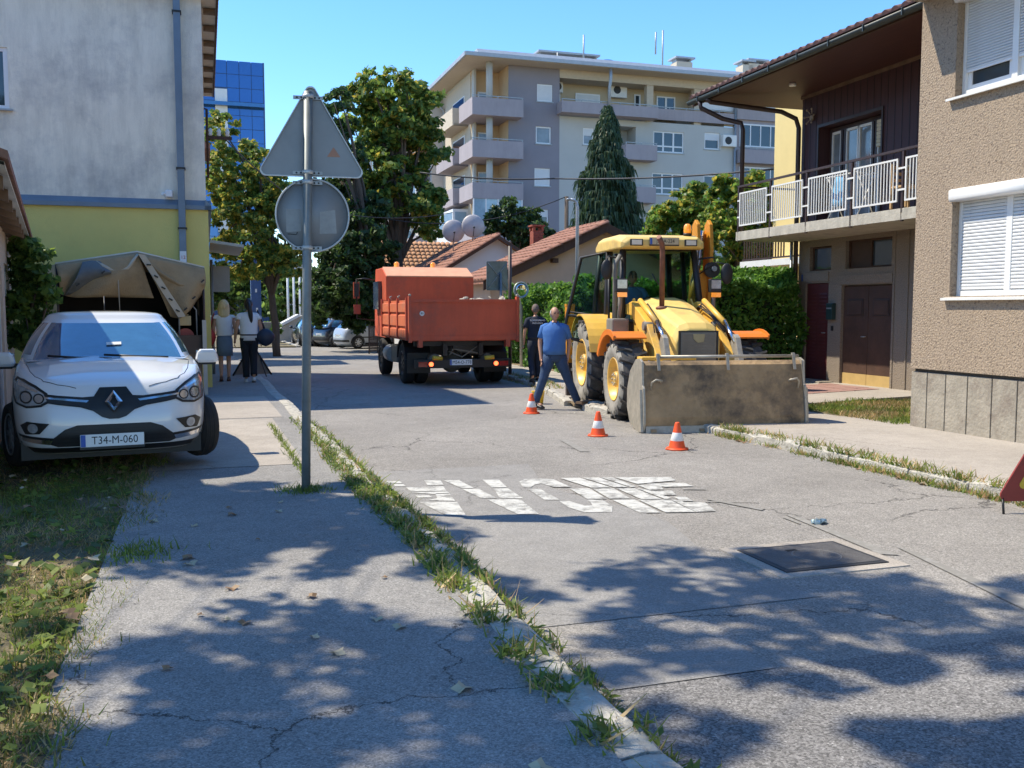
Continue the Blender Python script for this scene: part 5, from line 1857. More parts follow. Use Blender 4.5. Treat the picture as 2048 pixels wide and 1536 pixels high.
def car(name, label, paint, v, u, z, rot, L=4.06, Wd=.865, H=1.45, group=None, belt=.98, hoodz=.76, cowl=1.08, roof0=1.95, roof1=3.35, tail=3.92, n_ex=5.0, bodycat='car', wheelr=.305, wb=(.86, 3.45), steer=0, detail=True):
    t = thing(name, label, bodycat, v, u, z, rot, group)
    NA = 96
    Z0 = .19

    def ztop(y):
        ks = [(0, hoodz + .01), (.25, hoodz + .09), (.7, hoodz + .16), (cowl, belt - .03), (cowl + .5, belt), (L * .6, belt + .035), (L * .85, belt + .06), (L, belt - .02)]
        for (a, b), (c, d) in zip(ks, ks[1:]):
            if y <= c:
                return b + (d - b) * (y - a) / (c - a)
        return ks[-1][1]

    def wprof(tt):      # half width factor and front/rear inset by height fraction
        ks = [(0, .90, .15), (.12, .965, .04), (.3, .99, 0.0), (.5, 1.0, .0), (.68, .998, .02), (.85, .985, .07), (.95, .96, .12), (1, .925, .17)]
        for (a, w0, i0), (c, w1, i1) in zip(ks, ks[1:]):
            if tt <= c:
                k = (tt - a) / (c - a)
                return w0 + (w1 - w0) * k, i0 + (i1 - i0) * k
        return ks[-1][1:]

    def ring(tt):
        wf, ins = wprof(tt)
        P = []
        for k in range(NA):
            a = 2 * PI * k / NA
            c_, s_ = math.cos(a), math.sin(a)
            x = Wd * wf * math.copysign(abs(s_) ** (2 / n_ex), s_)
            yy = -math.copysign(abs(c_) ** (2 / n_ex), c_)
            y = L / 2 + yy * (L / 2 - ins)
            P.append((x, y))
        return P
    ts = [0, .06, .12, .2, .3, .42, .54, .66, .76, .85, .91, .96, 1.0]
    V, F = [], []
    for tt in ts:
        for (x, y) in ring(tt):
            V.append((x, y, Z0 + (ztop(y) - Z0) * tt))
    m = len(ts)
    top = ring(1.0)
    for s in (.93, .8, .6, .35, .12):
        for (x, y) in top:
            yc = min(max(y, .9), L - .7)
            xx, yy = x * s, yc + (y - yc) * s
            V.append((xx, yy, ztop(yy) + .055 * (1 - s * s) * (1 if yy < cowl + .3 else .3)))
        m += 1
    for i in range(m - 1):
        for k in range(NA):
            F.append((i * NA + k, i * NA + (k + 1) % NA, (i + 1) * NA + (k + 1) % NA, (i + 1) * NA + k))
    F.append(tuple((m - 1) * NA + k for k in range(NA)))
    F.append(tuple(range(NA - 1, -1, -1)))
    body = mesh_obj('body', V, F, paint, t, smooth=True)
    # greenhouse
    GN = 64

    def gring(tt):
        e = tt
        hw = (Wd * .965) * (1 - tt) + (Wd * .70) * tt + .03 * math.sin(PI * tt)
        y0 = (cowl - .02) * (1 - tt) + roof0 * tt
        y1 = tail * (1 - tt) + roof1 * tt + .10 * math.sin(PI * tt)
        z = (belt - .035) * (1 - tt) + (H - .075) * tt
        P = []
        ne = 3.6
        for k in range(GN):
            a = 2 * PI * k / GN
            c_, s_ = math.cos(a), math.sin(a)
            x = hw * math.copysign(abs(s_) ** (2 / ne), s_)
            yy = -math.copysign(abs(c_) ** (2 / ne), c_)
            P.append(Vector((x, (y0 + y1) / 2 + yy * (y1 - y0) / 2, z + (.03 * (1 - tt) if abs(yy) < .9 else 0))))
        return P
    gt = [0, .1, .2, .35, .5, .65, .8, .88, .94, 1.0]
    G = [gring(x) for x in gt]
    # roof shell rounds over
    cap = []
    for s, dz in ((.97, .028), (.9, .05), (.7, .065), (.4, .073), (.1, .075)):
        c0 = Vector((0, (roof0 + roof1) / 2, 0))
        cap.append([Vector((p.x * s, c0.y + (p.y - c0.y) * s, H - .075 + dz)) for p in G[-1]])
    allr = G + cap
    # which faces are glass: by angular index (front: near k=0, rear: near GN/2)

    def zone(k):
        k = k % GN
        kk = min(k, GN - k)
        if kk < 8:
            return 'front'
        if kk < 9:
            return 'pillar'
        if kk < 23:
            return 'side'
        if kk < 26:
            return 'pillar'
        return 'rear'
    parts = {'roof': [], 'windscreen': [], 'side_window_l': [], 'side_window_r': [], 'rear_window': []}
    for i in range(len(allr) - 1):
        for k in range(GN):
            f = (i * GN + k, i * GN + (k + 1) % GN, (i + 1) * GN + (k + 1) % GN, (i + 1) * GN + k)
            zn = zone(k if k < GN / 2 else k + 0) if True else ''
            tm = gt[i] if i < len(gt) else 2
            zn = zone(k) if k < GN // 2 else zone(GN - 1 - k)
            if 0.05 <= tm < .85 and zn != 'pillar' and tm >= .1:
                key = {'front': 'windscreen', 'rear': 'rear_window', 'side': 'side_window_r' if k < GN / 2 else 'side_window_l'}[zn]
            elif tm < .1 and zn == 'front':
                key = 'windscreen'
            else:
                key = 'roof'
            parts[key].append(f)
    flat = [p for r_ in allr for p in r_]
    for key, fs in parts.items():
        if key == 'roof':
            fs.append(tuple((len(allr) - 1) * GN + k for k in range(GN)))
        use = sorted(set(i for f in fs for i in f))
        ix = {a: b for b, a in enumerate(use)}
        vs = [flat[i] for i in use]
        nm = 'side_window' if key.startswith('side') else key
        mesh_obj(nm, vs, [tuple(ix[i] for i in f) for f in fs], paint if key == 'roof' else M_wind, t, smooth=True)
    # surface of the nose for draped details

    def nose(x, zv, off=0.0):
        y = .1
        for _ in range(5):
            tt = (zv - Z0) / (ztop(y) - Z0)
            wf, ins = wprof(min(max(tt, 0), 1))
            a = min(abs(x) / (Wd * wf), .985)
            y = L / 2 - (L / 2 - ins) * (1 - a ** n_ex) ** (1 / n_ex)
        return Vector((x, y - off, zv))

    def tailf(x, zv, off=0.0):
        p = nose(-x, zv, 0)
        return Vector((x, L - p.y + off, zv))

    def sidef(s):
        def f(y, zv, off=0.0):
            tt = (zv - Z0) / (ztop(y) - Z0)
            wf, ins = wprof(min(max(tt, 0), 1))
            b = min(abs(y - L / 2) / (L / 2 - ins), .985)
            x = Wd * wf * (1 - b ** n_ex) ** (1 / n_ex)
            return Vector((s * (x + off), y, zv))
        return f
    for s in (-1, 1):
        for wy in wb:
            arc = [(wy + (wheelr + .055) * math.cos(a), wheelr + (wheelr + .055) * math.sin(a)) for a in [PI * k / 14 - .12 + .24 * k / 14 for k in range(15)]]
            drape('wheel_arch', arc, sidef(s), M_trim, t, .06, .006)
        drape('sill_trim', [(wb[0] + .4, Z0 + .01), (wb[1] - .4, Z0 + .01), (wb[1] - .4, Z0 + .09), (wb[0] + .4, Z0 + .09)], sidef(s), M_trim, t, .08, .006)
        for wy in wb:
            front = wy == wb[0]
            wheel(t, (s * (Wd - .085 + (.02 if front and steer else 0)), wy, wheelr), wheelr, .205, wheelr * .66, s, steer if front else 0)
        # door seams
        for yy in (1.25, 2.35, 3.1):
            drape('door_seam', [(yy, .34), (yy + .012, .34), (yy + .012, belt - .05), (yy, belt - .05)], sidef(s), M_trim, t, .1, .002)
    MB().b2(-Wd + .1, Wd - .1, .35, L - .35, .12, .3).build('underbody', M_trim, t)
    return t, nose, tailf, sidef, body


# ---- the white hatchback at the left
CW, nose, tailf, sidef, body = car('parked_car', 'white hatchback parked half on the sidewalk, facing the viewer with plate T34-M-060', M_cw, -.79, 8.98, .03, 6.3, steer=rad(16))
mir = lambda P: [(-x, z) for x, z in P][::-1]
# upper grille band with the badge well
band = [(-.60, .735), (-.45, .715), (-.25, .695), (-.16, .70), (-.11, .775), (.11, .775), (.16, .70), (.25, .695), (.45, .715), (.60, .735), (.60, .665), (.45, .635), (.27, .61), (.17, .575), (.10, .52), (.04, .50), (-.04, .50), (-.10, .52), (-.17, .575), (-.27, .61), (-.45, .635), (-.60, .665)]
drape('grille', band, nose, M_trim, CW, .03, .008)
drape('grille_recess', [(-.55, .70), (-.2, .665), (-.2, .60), (-.3, .625), (-.55, .66)], nose, M_black, CW, .03, .012)
for s in (1, -1):
    st = [(.20, .668), (.57, .708), (.57, .693), (.22, .650)]
    drape('chrome_strip', st if s > 0 else mir(st), nose, M_chrome, CW, .03, .016)
    hl = [(.50, .665), (.53, .735), (.62, .80), (.72, .85), (.785, .865), (.825, .82), (.83, .71), (.80, .635), (.70, .605), (.58, .62)]
    q = hl if s > 0 else mir(hl)
    lampbase = drape('headlight', q, nose, M_trim, CW, .025, .008)
    inner = [(.535, .67), (.56, .73), (.64, .785), (.73, .83), (.775, .845), (.805, .80), (.81, .71), (.785, .65), (.70, .625), (.59, .638)]
    drape('headlight_lens', inner if s > 0 else mir(inner), nose, M_lens, lampbase, .025, .014)
    for (cx, cz, rr_) in ((.60, .69, .045), (.705, .70, .055)):
        ci = [(s * (cx + rr_ * math.cos(a)), cz + rr_ * math.sin(a)) for a in [2 * PI * k / 16 for k in range(16)]]
        drape('projector_ring', ci, nose, M_trim, lampbase, .02, .018)
        ci = [(s * (cx + rr_ * .75 * math.cos(a)), cz + rr_ * .75 * math.sin(a)) for a in [2 * PI * k / 16 for k in range(16)]]
        drape('projector_lens', ci, nose, M_lampin, lampbase, .02, .022)
    ind = [(.60, .755), (.73, .815), (.77, .828), (.78, .80), (.73, .79), (.62, .742)]
    drape('day_light', ind if s > 0 else mir(ind), nose, M_chrome, lampbase, .02, .02)
    fg = [(.52, .475), (.70, .49), (.76, .45), (.72, .375), (.60, .385)]
    fo = drape('fog_lamp_housing', fg if s > 0 else mir(fg), nose, M_trim, CW, .025, .008)
    ci = [(s * (.655 + .042 * math.cos(a)), .432 + .042 * math.sin(a)) for a in [2 * PI * k / 16 for k in range(16)]]
    drape('fog_lamp', ci, nose, M_lens, fo, .02, .014)
    dr_ = [(.50, .325), (.76, .345), (.745, .31), (.52, .285)]
    drape('lower_chrome', dr_ if s > 0 else mir(dr_), nose, M_chrome, CW, .025, .010)
    sk = [(.47, .345), (.79, .37), (.77, .345), (.50, .325)]
    drape('bumper_crease', sk if s > 0 else mir(sk), nose, M_trim, CW, .025, .006)
low = [(-.55, .30), (-.40, .42), (-.30, .455), (.30, .455), (.40, .42), (.55, .30), (.46, .265), (-.46, .265)]
lg = drape('lower_grille', low, nose, M_black, CW, .03, .007)
for k in range(4):
    z = .30 + k * .036
    w_ = .48 - k * .05
    drape('grille_slat', [(-w_, z), (w_, z), (w_, z + .007), (-w_, z + .007)], nose, M_trim, lg, .06, .014)
drape('splitter', [(-.72, .255), (.72, .255), (.66, .20), (-.66, .20)], nose, M_trim, CW, .04, .006)
number_plate(CW, 'T34-M-060', (-.02, -.025, .315), rot=(PI / 2 - .03, 0, 0))
# diamond badge: hollow rhombus with a bevel
bd = MB()
o_, i_ = [(0, .105), (.075, 0), (0, -.105), (-.075, 0)], [(0, .052), (.034, 0), (0, -.052), (-.034, 0)]
zc0, yb = .655, -.022
ring_ = []
for k in range(4):
    a, b = o_[k], i_[k]
    mdp = ((a[0] + b[0]) / 2, (a[1] + b[1]) / 2)
    ring_.append([(a[0], yb + .02, zc0 + a[1]), (a[0] * .97, yb, zc0 + a[1] * .97), (mdp[0], yb - .022, zc0 + mdp[1]), (b[0], yb, zc0 + b[1]), (b[0], yb + .02, zc0 + b[1])])
for k in range(4):
    A, B = ring_[k], ring_[(k + 1) % 4]
    for j in range(4):
        bd.quad(A[j], A[j + 1], B[j + 1], B[j])
bd.build('diamond_badge', M_chrome, CW)
from mathutils.bvhtree import BVHTree
bt_ = BVHTree.FromPolygons([v.co for v in body.data.vertices], [tuple(p.vertices) for p in body.data.polygons])


def on_top(x, y):
    h = bt_.ray_cast(Vector((x, y, 2)), Vector((0, 0, -1)))
    return h[0] + Vector((0, 0, .0005)) if h[0] else Vector((x, y, .8))


for s in (1, -1):
    P_ = [(.30, .12), (.45, .16), (.56, .22), (.63, .34), (.68, .55), (.71, .8), (.735, 1.02)]
    Q_ = []
    for (x0, y0), (x1, y1) in zip(P_, P_[1:]):
        for j in range(5):
            Q_.append(on_top(s * (x0 + (x1 - x0) * j / 5), y0 + (y1 - y0) * j / 5))
    MB().tube(Q_, .0035, 5).build('bonnet_seam', M_trim, CW)
    Q_ = [on_top(s * x, y) - Vector((0, 0, .001)) for x, y in [(.30 + .02 * j, .35 + .07 * j) for j in range(10)]]
# wipers, mirrors, bonnet seam, wheel glimpsed inside, sticker
def ws(x, tt, off=.012):
    y0, y1, z0, z1 = 1.06, 1.95, .945, 1.375
    bow = .20 * (abs(x) / .77) ** 3
    return Vector((x, y0 + (y1 - y0) * tt + bow - off * .4, z0 + (z1 - z0) * tt + off))


MB().tube([ws(.55, .02, .03), ws(.30, .05, .03), ws(-.05, .10, .03)], .011, 6).build('wiper', M_trim, CW)
MB().tube([ws(.02, .02, .03), ws(-.3, .05, .03), ws(-.55, .09, .03)], .011, 6).build('wiper', M_trim, CW)
MB().prism([(-.78, .945), (.78, .945), (.70, .97), (-.70, .97)], 1, 1.04, 1.06).build('cowl_panel', M_trim, CW)
for s in (1, -1):
    xa_, xb_ = s * .965 - .115, s * .965 + .115
    mi_ = MB().prism([(xa_ + .01, .895), (xb_ - .01, .895), (xb_, .94), (xb_ - .015, 1.02), (xb_ - .05, 1.045), (xa_ + .05, 1.045), (xa_ + .015, 1.02), (xa_, .94)], 1, 1.44, 1.56).build('door_mirror', M_cw, CW, .035)
    MB().b2(min(s * .80, s * .90), max(s * .80, s * .90), 1.50, 1.56, .89, .93).build('mirror_arm', M_trim, mi_)
    MB().b2(s * .965 - .09, s * .965 + .09, 1.46, 1.56, .88, .905).build('mirror_base', M_trim, mi_, .01)
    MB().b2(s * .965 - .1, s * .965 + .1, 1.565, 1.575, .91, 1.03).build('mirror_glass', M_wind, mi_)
MB().lathe([(.19, -.012), (.19, .012)], axis=1, c=(.36, 1.62, .93), n=24).build('steering_wheel', M_cabin, CW)
MB().quad(ws(-.02, .35, .012), ws(.12, .36, .012), ws(.12, .42, .012), ws(-.02, .41, .012)).build('windscreen_sticker', M_rail, CW)
MB().tube([(.0, 2.9, 1.43), (.0, 3.05, 1.62)], .006, 6).build('aerial', M_trim, CW)


# ---- cars parked across the junction
def rear_details(t, tailf, paint, plate, lx=(.55, .82), lz=(.72, .90)):
    for s in (1, -1):
        rl = [(s * lx[0], lz[0]), (s * lx[1], lz[0] + .03), (s * (lx[1] - .01), lz[1]), (s * (lx[0] + .08), lz[1] - .03)]
        drape('tail_light', rl if s > 0 else rl[::-1], tailf, M_red, t, .05, .01)
    drape('rear_bumper_trim', [(-.7, .33), (.7, .33), (.7, .43), (-.7, .43)], tailf, M_trim, t, .08, .008)
    number_plate(t, plate, (0, tailf(0, .62).y + .03, .62), rot=(PI / 2, 0, PI))
    for s in (1, -1):
        MB().ball((s * .95, 1.35, .95), 1, 10, (.1, .06, .075)).build('door_mirror', paint, t)


q = on_z(668, 698, -.38)
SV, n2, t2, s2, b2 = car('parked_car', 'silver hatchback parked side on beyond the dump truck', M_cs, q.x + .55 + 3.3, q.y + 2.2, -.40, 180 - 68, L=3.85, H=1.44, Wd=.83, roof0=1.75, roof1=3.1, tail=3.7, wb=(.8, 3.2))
rear_details(SV, t2, M_cs, 'K90-A-271')
for f in (s2(1), s2(-1)):
    drape('side_moulding', [(1.2, .52), (3.0, .52), (3.0, .58), (1.2, .58)], f, M_trim, SV, .1, .01)
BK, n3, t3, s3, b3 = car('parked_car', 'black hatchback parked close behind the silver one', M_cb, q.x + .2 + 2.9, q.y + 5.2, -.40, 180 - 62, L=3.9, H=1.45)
rear_details(BK, t3, M_cb, 'A12-K-508')
q = on_z(618, 692, -.40)
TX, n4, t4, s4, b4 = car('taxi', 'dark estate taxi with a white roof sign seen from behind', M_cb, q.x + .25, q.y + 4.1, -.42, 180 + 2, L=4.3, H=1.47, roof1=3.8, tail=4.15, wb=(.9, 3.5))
rear_details(TX, t4, M_cb, 'T41-E-330')
MB().b2(-.24, .24, 2.4, 2.56, 1.47, 1.62).build('roof_sign', M_white, TX, .02)
q = on_z(575, 655, -.40)
WV, n5, t5, s5, b5 = car('parked_car', 'white car far off beside the concrete sculptures', M_cw, 3.0, 72, -.40, 80, L=4.2)
RC, n6, t6, s6, b6 = car('parked_car', 'dark red car far off behind the walking women', car_paint('dark red paint', (.25, .02, .02)), .6, 66, -.40, 75, L=4.2)
# ------------------------------------------------------------------ backhoe loader
M_jy = mat('machine yellow', (.82, .49, .08), rough=.42, var=.10, scale=3, col2=(.50, .33, .13), thr=(.52, .70), coat=.15)
M_jo = mat('machine orange yellow', (.66, .27, .02), rough=.45, var=.10, scale=3, col2=(.40, .20, .05), thr=(.62, .74))
M_jorange = mat('orange mudguard', (.75, .20, .02), rough=.45, var=.08, scale=4)
M_steel = mat('dirty bucket steel', (.37, .25, .135), rough=.85, var=.28, scale=2.6, bump=.8, bscale=12, col2=(.12, .088, .06), thr=(.46, .64), metal=.05)
M_steelw = mat('worn bright steel', (.42, .38, .31), rough=.5, metal=.4, var=.25, scale=8)
M_jtyre = mat('dusty tractor tyre', (.045, .043, .041), rough=.85, var=.25, scale=6, col2=(.12, .11, .10), thr=(.45, .65))
M_jside = mat('mud grey tyre wall', (.30, .28, .245), rough=.95, var=.18, scale=7, col2=(.10, .095, .09), thr=(.5, .65))
M_rust = mat('brown exhaust steel', (.20, .09, .06), rough=.65, metal=.3, var=.3, scale=12)
M_cabglass = mat('tinted cab glass', (.42, .60, .54), rough=.02, var=.02, trans=1.0, alpha=1.0)
M_cabglass.node_tree.nodes['Principled BSDF'].inputs['IOR'].default_value = 1.12
M_hyd = mat('hydraulic chrome rod', (.65, .66, .68), rough=.18, metal=1)
M_grey = mat('grey grille', (.20, .185, .155), rough=.7, var=.2, scale=6)
M_amber = mat('amber beacon lens', (.95, .33, .02), rough=.2, coat=1, emit=((1, .3, .02), .25))

JB = thing('backhoe_loader', 'yellow backhoe loader with a wide steel front bucket and open cab door', 'backhoe loader', 6.85, 11.46, -.205, -9.2)


def lug_tyre(parent, c, r, w, rim, side, nl=18):
    t = r - rim
    e = MB()
    e.lathe([(rim, -w / 2 + .03), (rim + t * .3, -w / 2), (r - t * .35, -w / 2 + .0), (r - .035, -w / 2 + .05), (r - .03, 0), (r - .035, w / 2 - .05), (r - t * .35, w / 2), (rim + t * .3, w / 2), (rim, w / 2 - .03)], axis=0, n=48, caps=False)
    ty = e.build('wheel', M_jtyre, parent)
    ty.location = c
    sw = MB()
    for s in (-1, 1):
        sw.lathe([(rim + .005, s * (w / 2 - .028)), (rim + t * .3, s * (w / 2 + .002)), (r - t * .35, s * (w / 2 + .002)), (r - .045, s * (w / 2 - .035))], axis=0, n=48, caps=False)
    sw.build('tyre_wall', M_jside, ty)
    lg = None
    for k in range(nl * 2):
        s = 1 if k % 2 else -1
        if k < 2:
            vs = []
            for (xx, aa) in ((.01, 0), (.20 * w + .02, .07), (w / 2 + .005, .155)):
                for (rr_, da) in ((r - .045, -.045), (r + .012 - (.02 if xx > w * .4 else 0), -.032), (r + .012 - (.02 if xx > w * .4 else 0), .032), (r - .045, .045)):
                    a = aa + da
                    vs.append(Vector((s * xx, rr_ * math.sin(a), rr_ * math.cos(a))))
            xx = w / 2 + .006
            for (rr_, da) in ((r - .12, -.03), (r - .12, -.02), (r - .12, .02), (r - .12, .03)):
                a = .175 + da
                vs.append(Vector((s * xx, rr_ * math.sin(a), rr_ * math.cos(a))))
            fs = []
            for i in range(3):
                for j in range(3):
                    fs.append((i * 4 + j, i * 4 + j + 1, (i + 1) * 4 + j + 1, (i + 1) * 4 + j))
                fs.append((i * 4 + 3, i * 4, (i + 1) * 4, (i + 1) * 4 + 3))
            fs += [(0, 1, 2, 3), (12, 13, 14, 15)]
            lg = MB().add(vs, fs).build('tread_lug', M_jtyre, ty)
            if k == 0:
                lga = lg
            o = lg
        else:
            o = inst(lga if k % 2 == 0 else lg, ty)
        o.rotation_euler = (2 * PI * (k // 2) / nl + (PI / nl if s > 0 else 0), 0, 0)
    s = side
    MB().lathe([(rim, s * (w / 2 - .03)), (rim * .97, s * (w / 2 - .015)), (rim * .93, s * (w / 2 - .03)), (rim * .88, s * (w / 2 - .12)), (rim * .55, s * (w / 2 - .17)), (rim * .36, s * (w / 2 - .15)), (.01, s * (w / 2 - .15))], axis=0, n=32, caps=False).build('rim', M_jy, ty)
    hb = MB().lathe([(rim * .36, s * (w / 2 - .16)), (rim * .36, s * (w / 2 - .06)), (rim * .3, s * (w / 2 - .04)), (.01, s * (w / 2 - .035))], axis=0, n=20).build('hub', M_jy, ty)
    bo = None
    for k in range(8):
        a = 2 * PI * k / 8
        cc = (s * (w / 2 - .03), rim * .25 * math.cos(a), rim * .25 * math.sin(a))
        if bo is None:
            bo = MB().lathe([(.016, -.012), (.016, .012)], axis=0, n=6).build('wheel_nut', M_steelw, hb, loc=cc)
        else:
            inst(bo, hb, cc)
    return ty


for s in (-1, 1):
    lug_tyre(JB, (s * .96, 1.72, .62), .62, .42, .34, s, 17)
    lug_tyre(JB, (s * .95, 3.86, .76), .76, .46, .42, s, 19)
# bucket: clam shell with closed front plate, curved back
prof = [(0.0, .03), (-.035, .10), (-.045, .22), (.03, .62), (.10, .93), (.17, .985), (.34, .97), (.60, .80), (.74, .55), (.74, .30), (.60, .10), (.30, .03)]
bw_ = 1.19
bk = MB().prism(prof, 0, -bw_ + .03, bw_ - .03, False).build('bucket', M_steel, JB, .008)
cheek = [(-.02, .0), (-.075, .14), (-.065, .30), (-.02, .62), (.03, .66), (.06, .98), (.17, 1.02), (.36, 1.0), (.64, .82), (.78, .55), (.78, .28), (.62, .07), (.30, .0)]
for s in (-1, 1):
    MB().prism(cheek, 0, s * bw_, s * (bw_ - .03)).build('side_plate', M_steelw, bk, .004)
    MB().prism([(-.055, .02), (.14, .03), (.02, .60)], 0, s * (bw_ + .001), s * (bw_ + .035)).build('wear_gusset', M_steelw, bk)
MB().prism([(-.07, .0), (-.05, .10), (.05, .05), (.05, .0)], 0, -bw_ + .035, bw_ - .035).build('cutting_edge', M_steelw, bk)
for i in range(7):
    x = -1.05 + i * .35
    MB().prism([(-.088, .02), (-.075, .06), (-.055, .06), (-.06, .02)], 0, x - .04, x + .04).build('edge_bolt_plate', M_steel, bk)
MB().tube([(-bw_ + .22, .10, 1.045), (bw_ - .08, .10, 1.045)], .022, 10).build('top_rod', M_steelw, bk)
for x in (-.95, 0.05, 1.03):
    MB().prism([(.02, .86), (.035, .86), (.12, 1.09), (.08, 1.09)], 0, x - .02, x + .02).build('rod_bracket', M_steelw, bk)
for s in (-1, 1):
    x = s * 1.0
    MB().tube([(x - s * .07, .0, .70), (x - s * .07, -.05, .72), (x + s * .02, -.06, .74), (x + s * .07, -.03, .70), (x + s * .07, .0, .60)], .014, 6).build('lifting_hook', M_steelw, bk)
MB().b2(-1.1, -.3, .35, .6, .98, 1.03).build('yellow_crossmember', M_jy, bk, .01)
# chassis, bonnet, grille
MB().prism([(1.30, .55), (1.30, .95), (2.6, 1.0), (5.0, .95), (5.0, .55)], 0, -.36, .36).build('chassis', M_grey, JB)
MB().b2(-.80, .80, 1.62, 1.82, .52, .72).build('front_axle', M_grey, JB, .02)
MB().b2(-.80, .80, 3.72, 4.0, .62, .9).build('rear_axle', M_grey, JB, .02)


def loft(name, secs, m, parent, smooth=False, bevel=0.03):
    V = [p for s in secs for p in s]
    n = len(secs[0])
    F = [(i * n + j, i * n + (j + 1) % n, (i + 1) * n + (j + 1) % n, (i + 1) * n + j) for i in range(len(secs) - 1) for j in range(n)]
    F += [tuple(range(n - 1, -1, -1)), tuple((len(secs) - 1) * n + j for j in range(n))]
    mb_ = MB().add(V, F, smooth)
    return mb_.build(name, m, parent, bevel)


def hsec(y, w, zt_, zb_, tp=.8):
    return [(-w, y, zb_), (-w, y, zt_ - .22), (-w * tp, y, zt_ - .05), (-w * .4, y, zt_), (w * .4, y, zt_), (w * tp, y, zt_ - .05), (w, y, zt_ - .22), (w, y, zb_)]


loft('bonnet', [hsec(1.12, .34, 1.40, .88), hsec(1.22, .37, 1.50, .88), hsec(1.7, .40, 1.62, .95), hsec(2.3, .44, 1.80, 1.0), hsec(2.85, .48, 1.90, 1.05)], mat('sun bleached yellow', (.80, .56, .17), rough=.5, var=.08, scale=4, col2=(.62, .42, .15), thr=(.5, .68)), JB)
gr = MB().b2(-.28, .28, 1.085, 1.14, .90, 1.36).build('grille', M_grey, JB, .015)
gs = None
for k in range(9):
    if gs is None:
        gs = MB().b2(-.26, .26, 1.078, 1.088, -.006, .006).build('grille_bar', mat('grille bar', (.20, .18, .155), rough=.7), gr, loc=(0, 0, .95))
    else:
        inst(gs, gr, (0, 0, .95 + k * .046))
MB().prism([(-.09, 1.33), (.09, 1.33), (.07, 1.22), (-.02, 1.20), (-.09, 1.26)], 1, 1.065, 1.08).build('badge_plate', mat('dull badge', (.35, .30, .17), rough=.5), gr)
MB().b2(-.30, .30, 1.09, 1.12, 1.36, 1.38).b2(-.31, -.285, 1.09, 1.12, .88, 1.38).b2(.285, .31, 1.09, 1.12, .88, 1.38).build('grille_frame', M_black, gr)
# exhaust
MB().tube([(-.24, 2.15, 1.72), (-.24, 2.15, 2.62), (-.26, 2.12, 2.74), (-.34, 2.04, 2.84)], .042, 12).build('exhaust_stack', M_rust, JB)
MB().lathe([(.10, 0), (.10, .03), (.06, .05)], c=(-.24, 2.15, 1.70), n=14).build('exhaust_collar', M_rust, JB)
# loader arms and rams
for s in (-1, 1):
    x = s * .56
    MB().prism([(2.95, 1.62), (2.95, 1.78), (2.6, 1.83), (1.75, 1.50), (1.15, .95), (.72, .55), (.68, .38), (.82, .34), (1.25, .70), (1.8, 1.15), (2.55, 1.60)], 0, x - .06, x + .06).build('loader_arm', M_jy, JB, .01)
    MB().tube([(x + s * .11, 2.75, 1.20), (x + s * .11, 1.95, 1.02)], .055, 10).build('lift_ram', M_jy, JB)
    MB().tube([(x + s * .11, 1.95, 1.02), (x + s * .11, 1.35, .88)], .03, 10).build('ram_rod', M_hyd, JB)
    MB().tube([(x - s * .02, 2.35, 1.84), (x - s * .02, 1.45, 1.50)], .045, 10).build('tilt_ram', M_jy, JB)
    MB().tube([(x - s * .02, 1.45, 1.52), (x - s * .02, 1.0, 1.20)], .032, 10).build('ram_rod', M_hyd, JB)
    MB().prism([(1.15, 1.20), (1.05, 1.33), (.95, 1.28), (.74, .82), (.66, .62), (.76, .58), (.92, .86)], 0, x - .04, x + .04).build('tipping_link', M_steelw, JB, .005)
    MB().lathe([(.07, -.10), (.07, .10)], axis=0, c=(x, 1.78, 1.44), n=12).build('pivot_pin', M_grey, JB)
    for k, dx in enumerate((-.03, .0, .03)):
        MB().tube([(x + dx - s * .1, 2.8, 1.55), (x + dx - s * .1, 2.3, 1.75 + .02 * k), (x + dx - s * .08, 1.8, 1.60), (x + dx, 1.4, 1.35)], .011, 6).build('hydraulic_hose', M_black, JB)
    # loader towers beside the bonnet
    MB().prism([(2.45, 1.0), (2.95, 1.0), (3.02, 1.80), (2.86, 1.88), (2.70, 1.75)], 0, s * .48, s * .51).build('loader_tower', M_jy, JB)
# headlights on brackets
for s in (-1, 1):
    x = s * .80
    MB().tube([(x, 2.75, 1.35), (x, 2.62, 1.75), (x, 2.60, 1.98)], .035, 8).build('lamp_bracket', M_grey, JB)
    lb = MB().b2(x - .10, x + .10, 2.50, 2.62, 1.98, 2.20).build('work_lamp', M_black, JB, .015)
    MB().b2(x - .08, x + .08, 2.492, 2.5, 2.04, 2.18).build('lamp_lens', M_lens, lb)
    MB().b2(x - .08, x + .08, 2.485, 2.5, 1.90, 1.975).build('indicator', M_amber, lb)
# front mudguards
for s in (-1, 1):
    cy, cz, rg = 1.72, .62, .74
    arc = [(cy + rg * math.sin(a) * -1, cz + rg * math.cos(a)) for a in [rad(d) for d in range(-62, 29, 10)]]
    arc2 = [(a[0] * 1 + (cy - a[0]) * .035, a[1] + (cz - a[1]) * .035) for a in arc]
    MB().prism(arc + arc2[::-1], 0, s * .72, s * 1.22).build('front_mudguard', M_jorange, JB)
    fl_ = [(cy + (rg + .035) * math.sin(a) * -1, cz + (rg + .035) * math.cos(a)) for a in [rad(d) for d in range(-62, 29, 10)]]
    fl2 = [(cy + (rg - .05) * math.sin(a) * -1, cz + (rg - .05) * math.cos(a)) for a in [rad(d) for d in range(-62, 29, 10)]]
    MB().prism(fl_ + fl2[::-1], 0, s * 1.222, s * 1.245).build('mudguard_lip', M_jorange, JB)
    MB().tube([(s * .75, 2.1, 1.25), (s * .5, 2.2, 1.0)], .03, 6).build('mudguard_stay', M_black, JB)
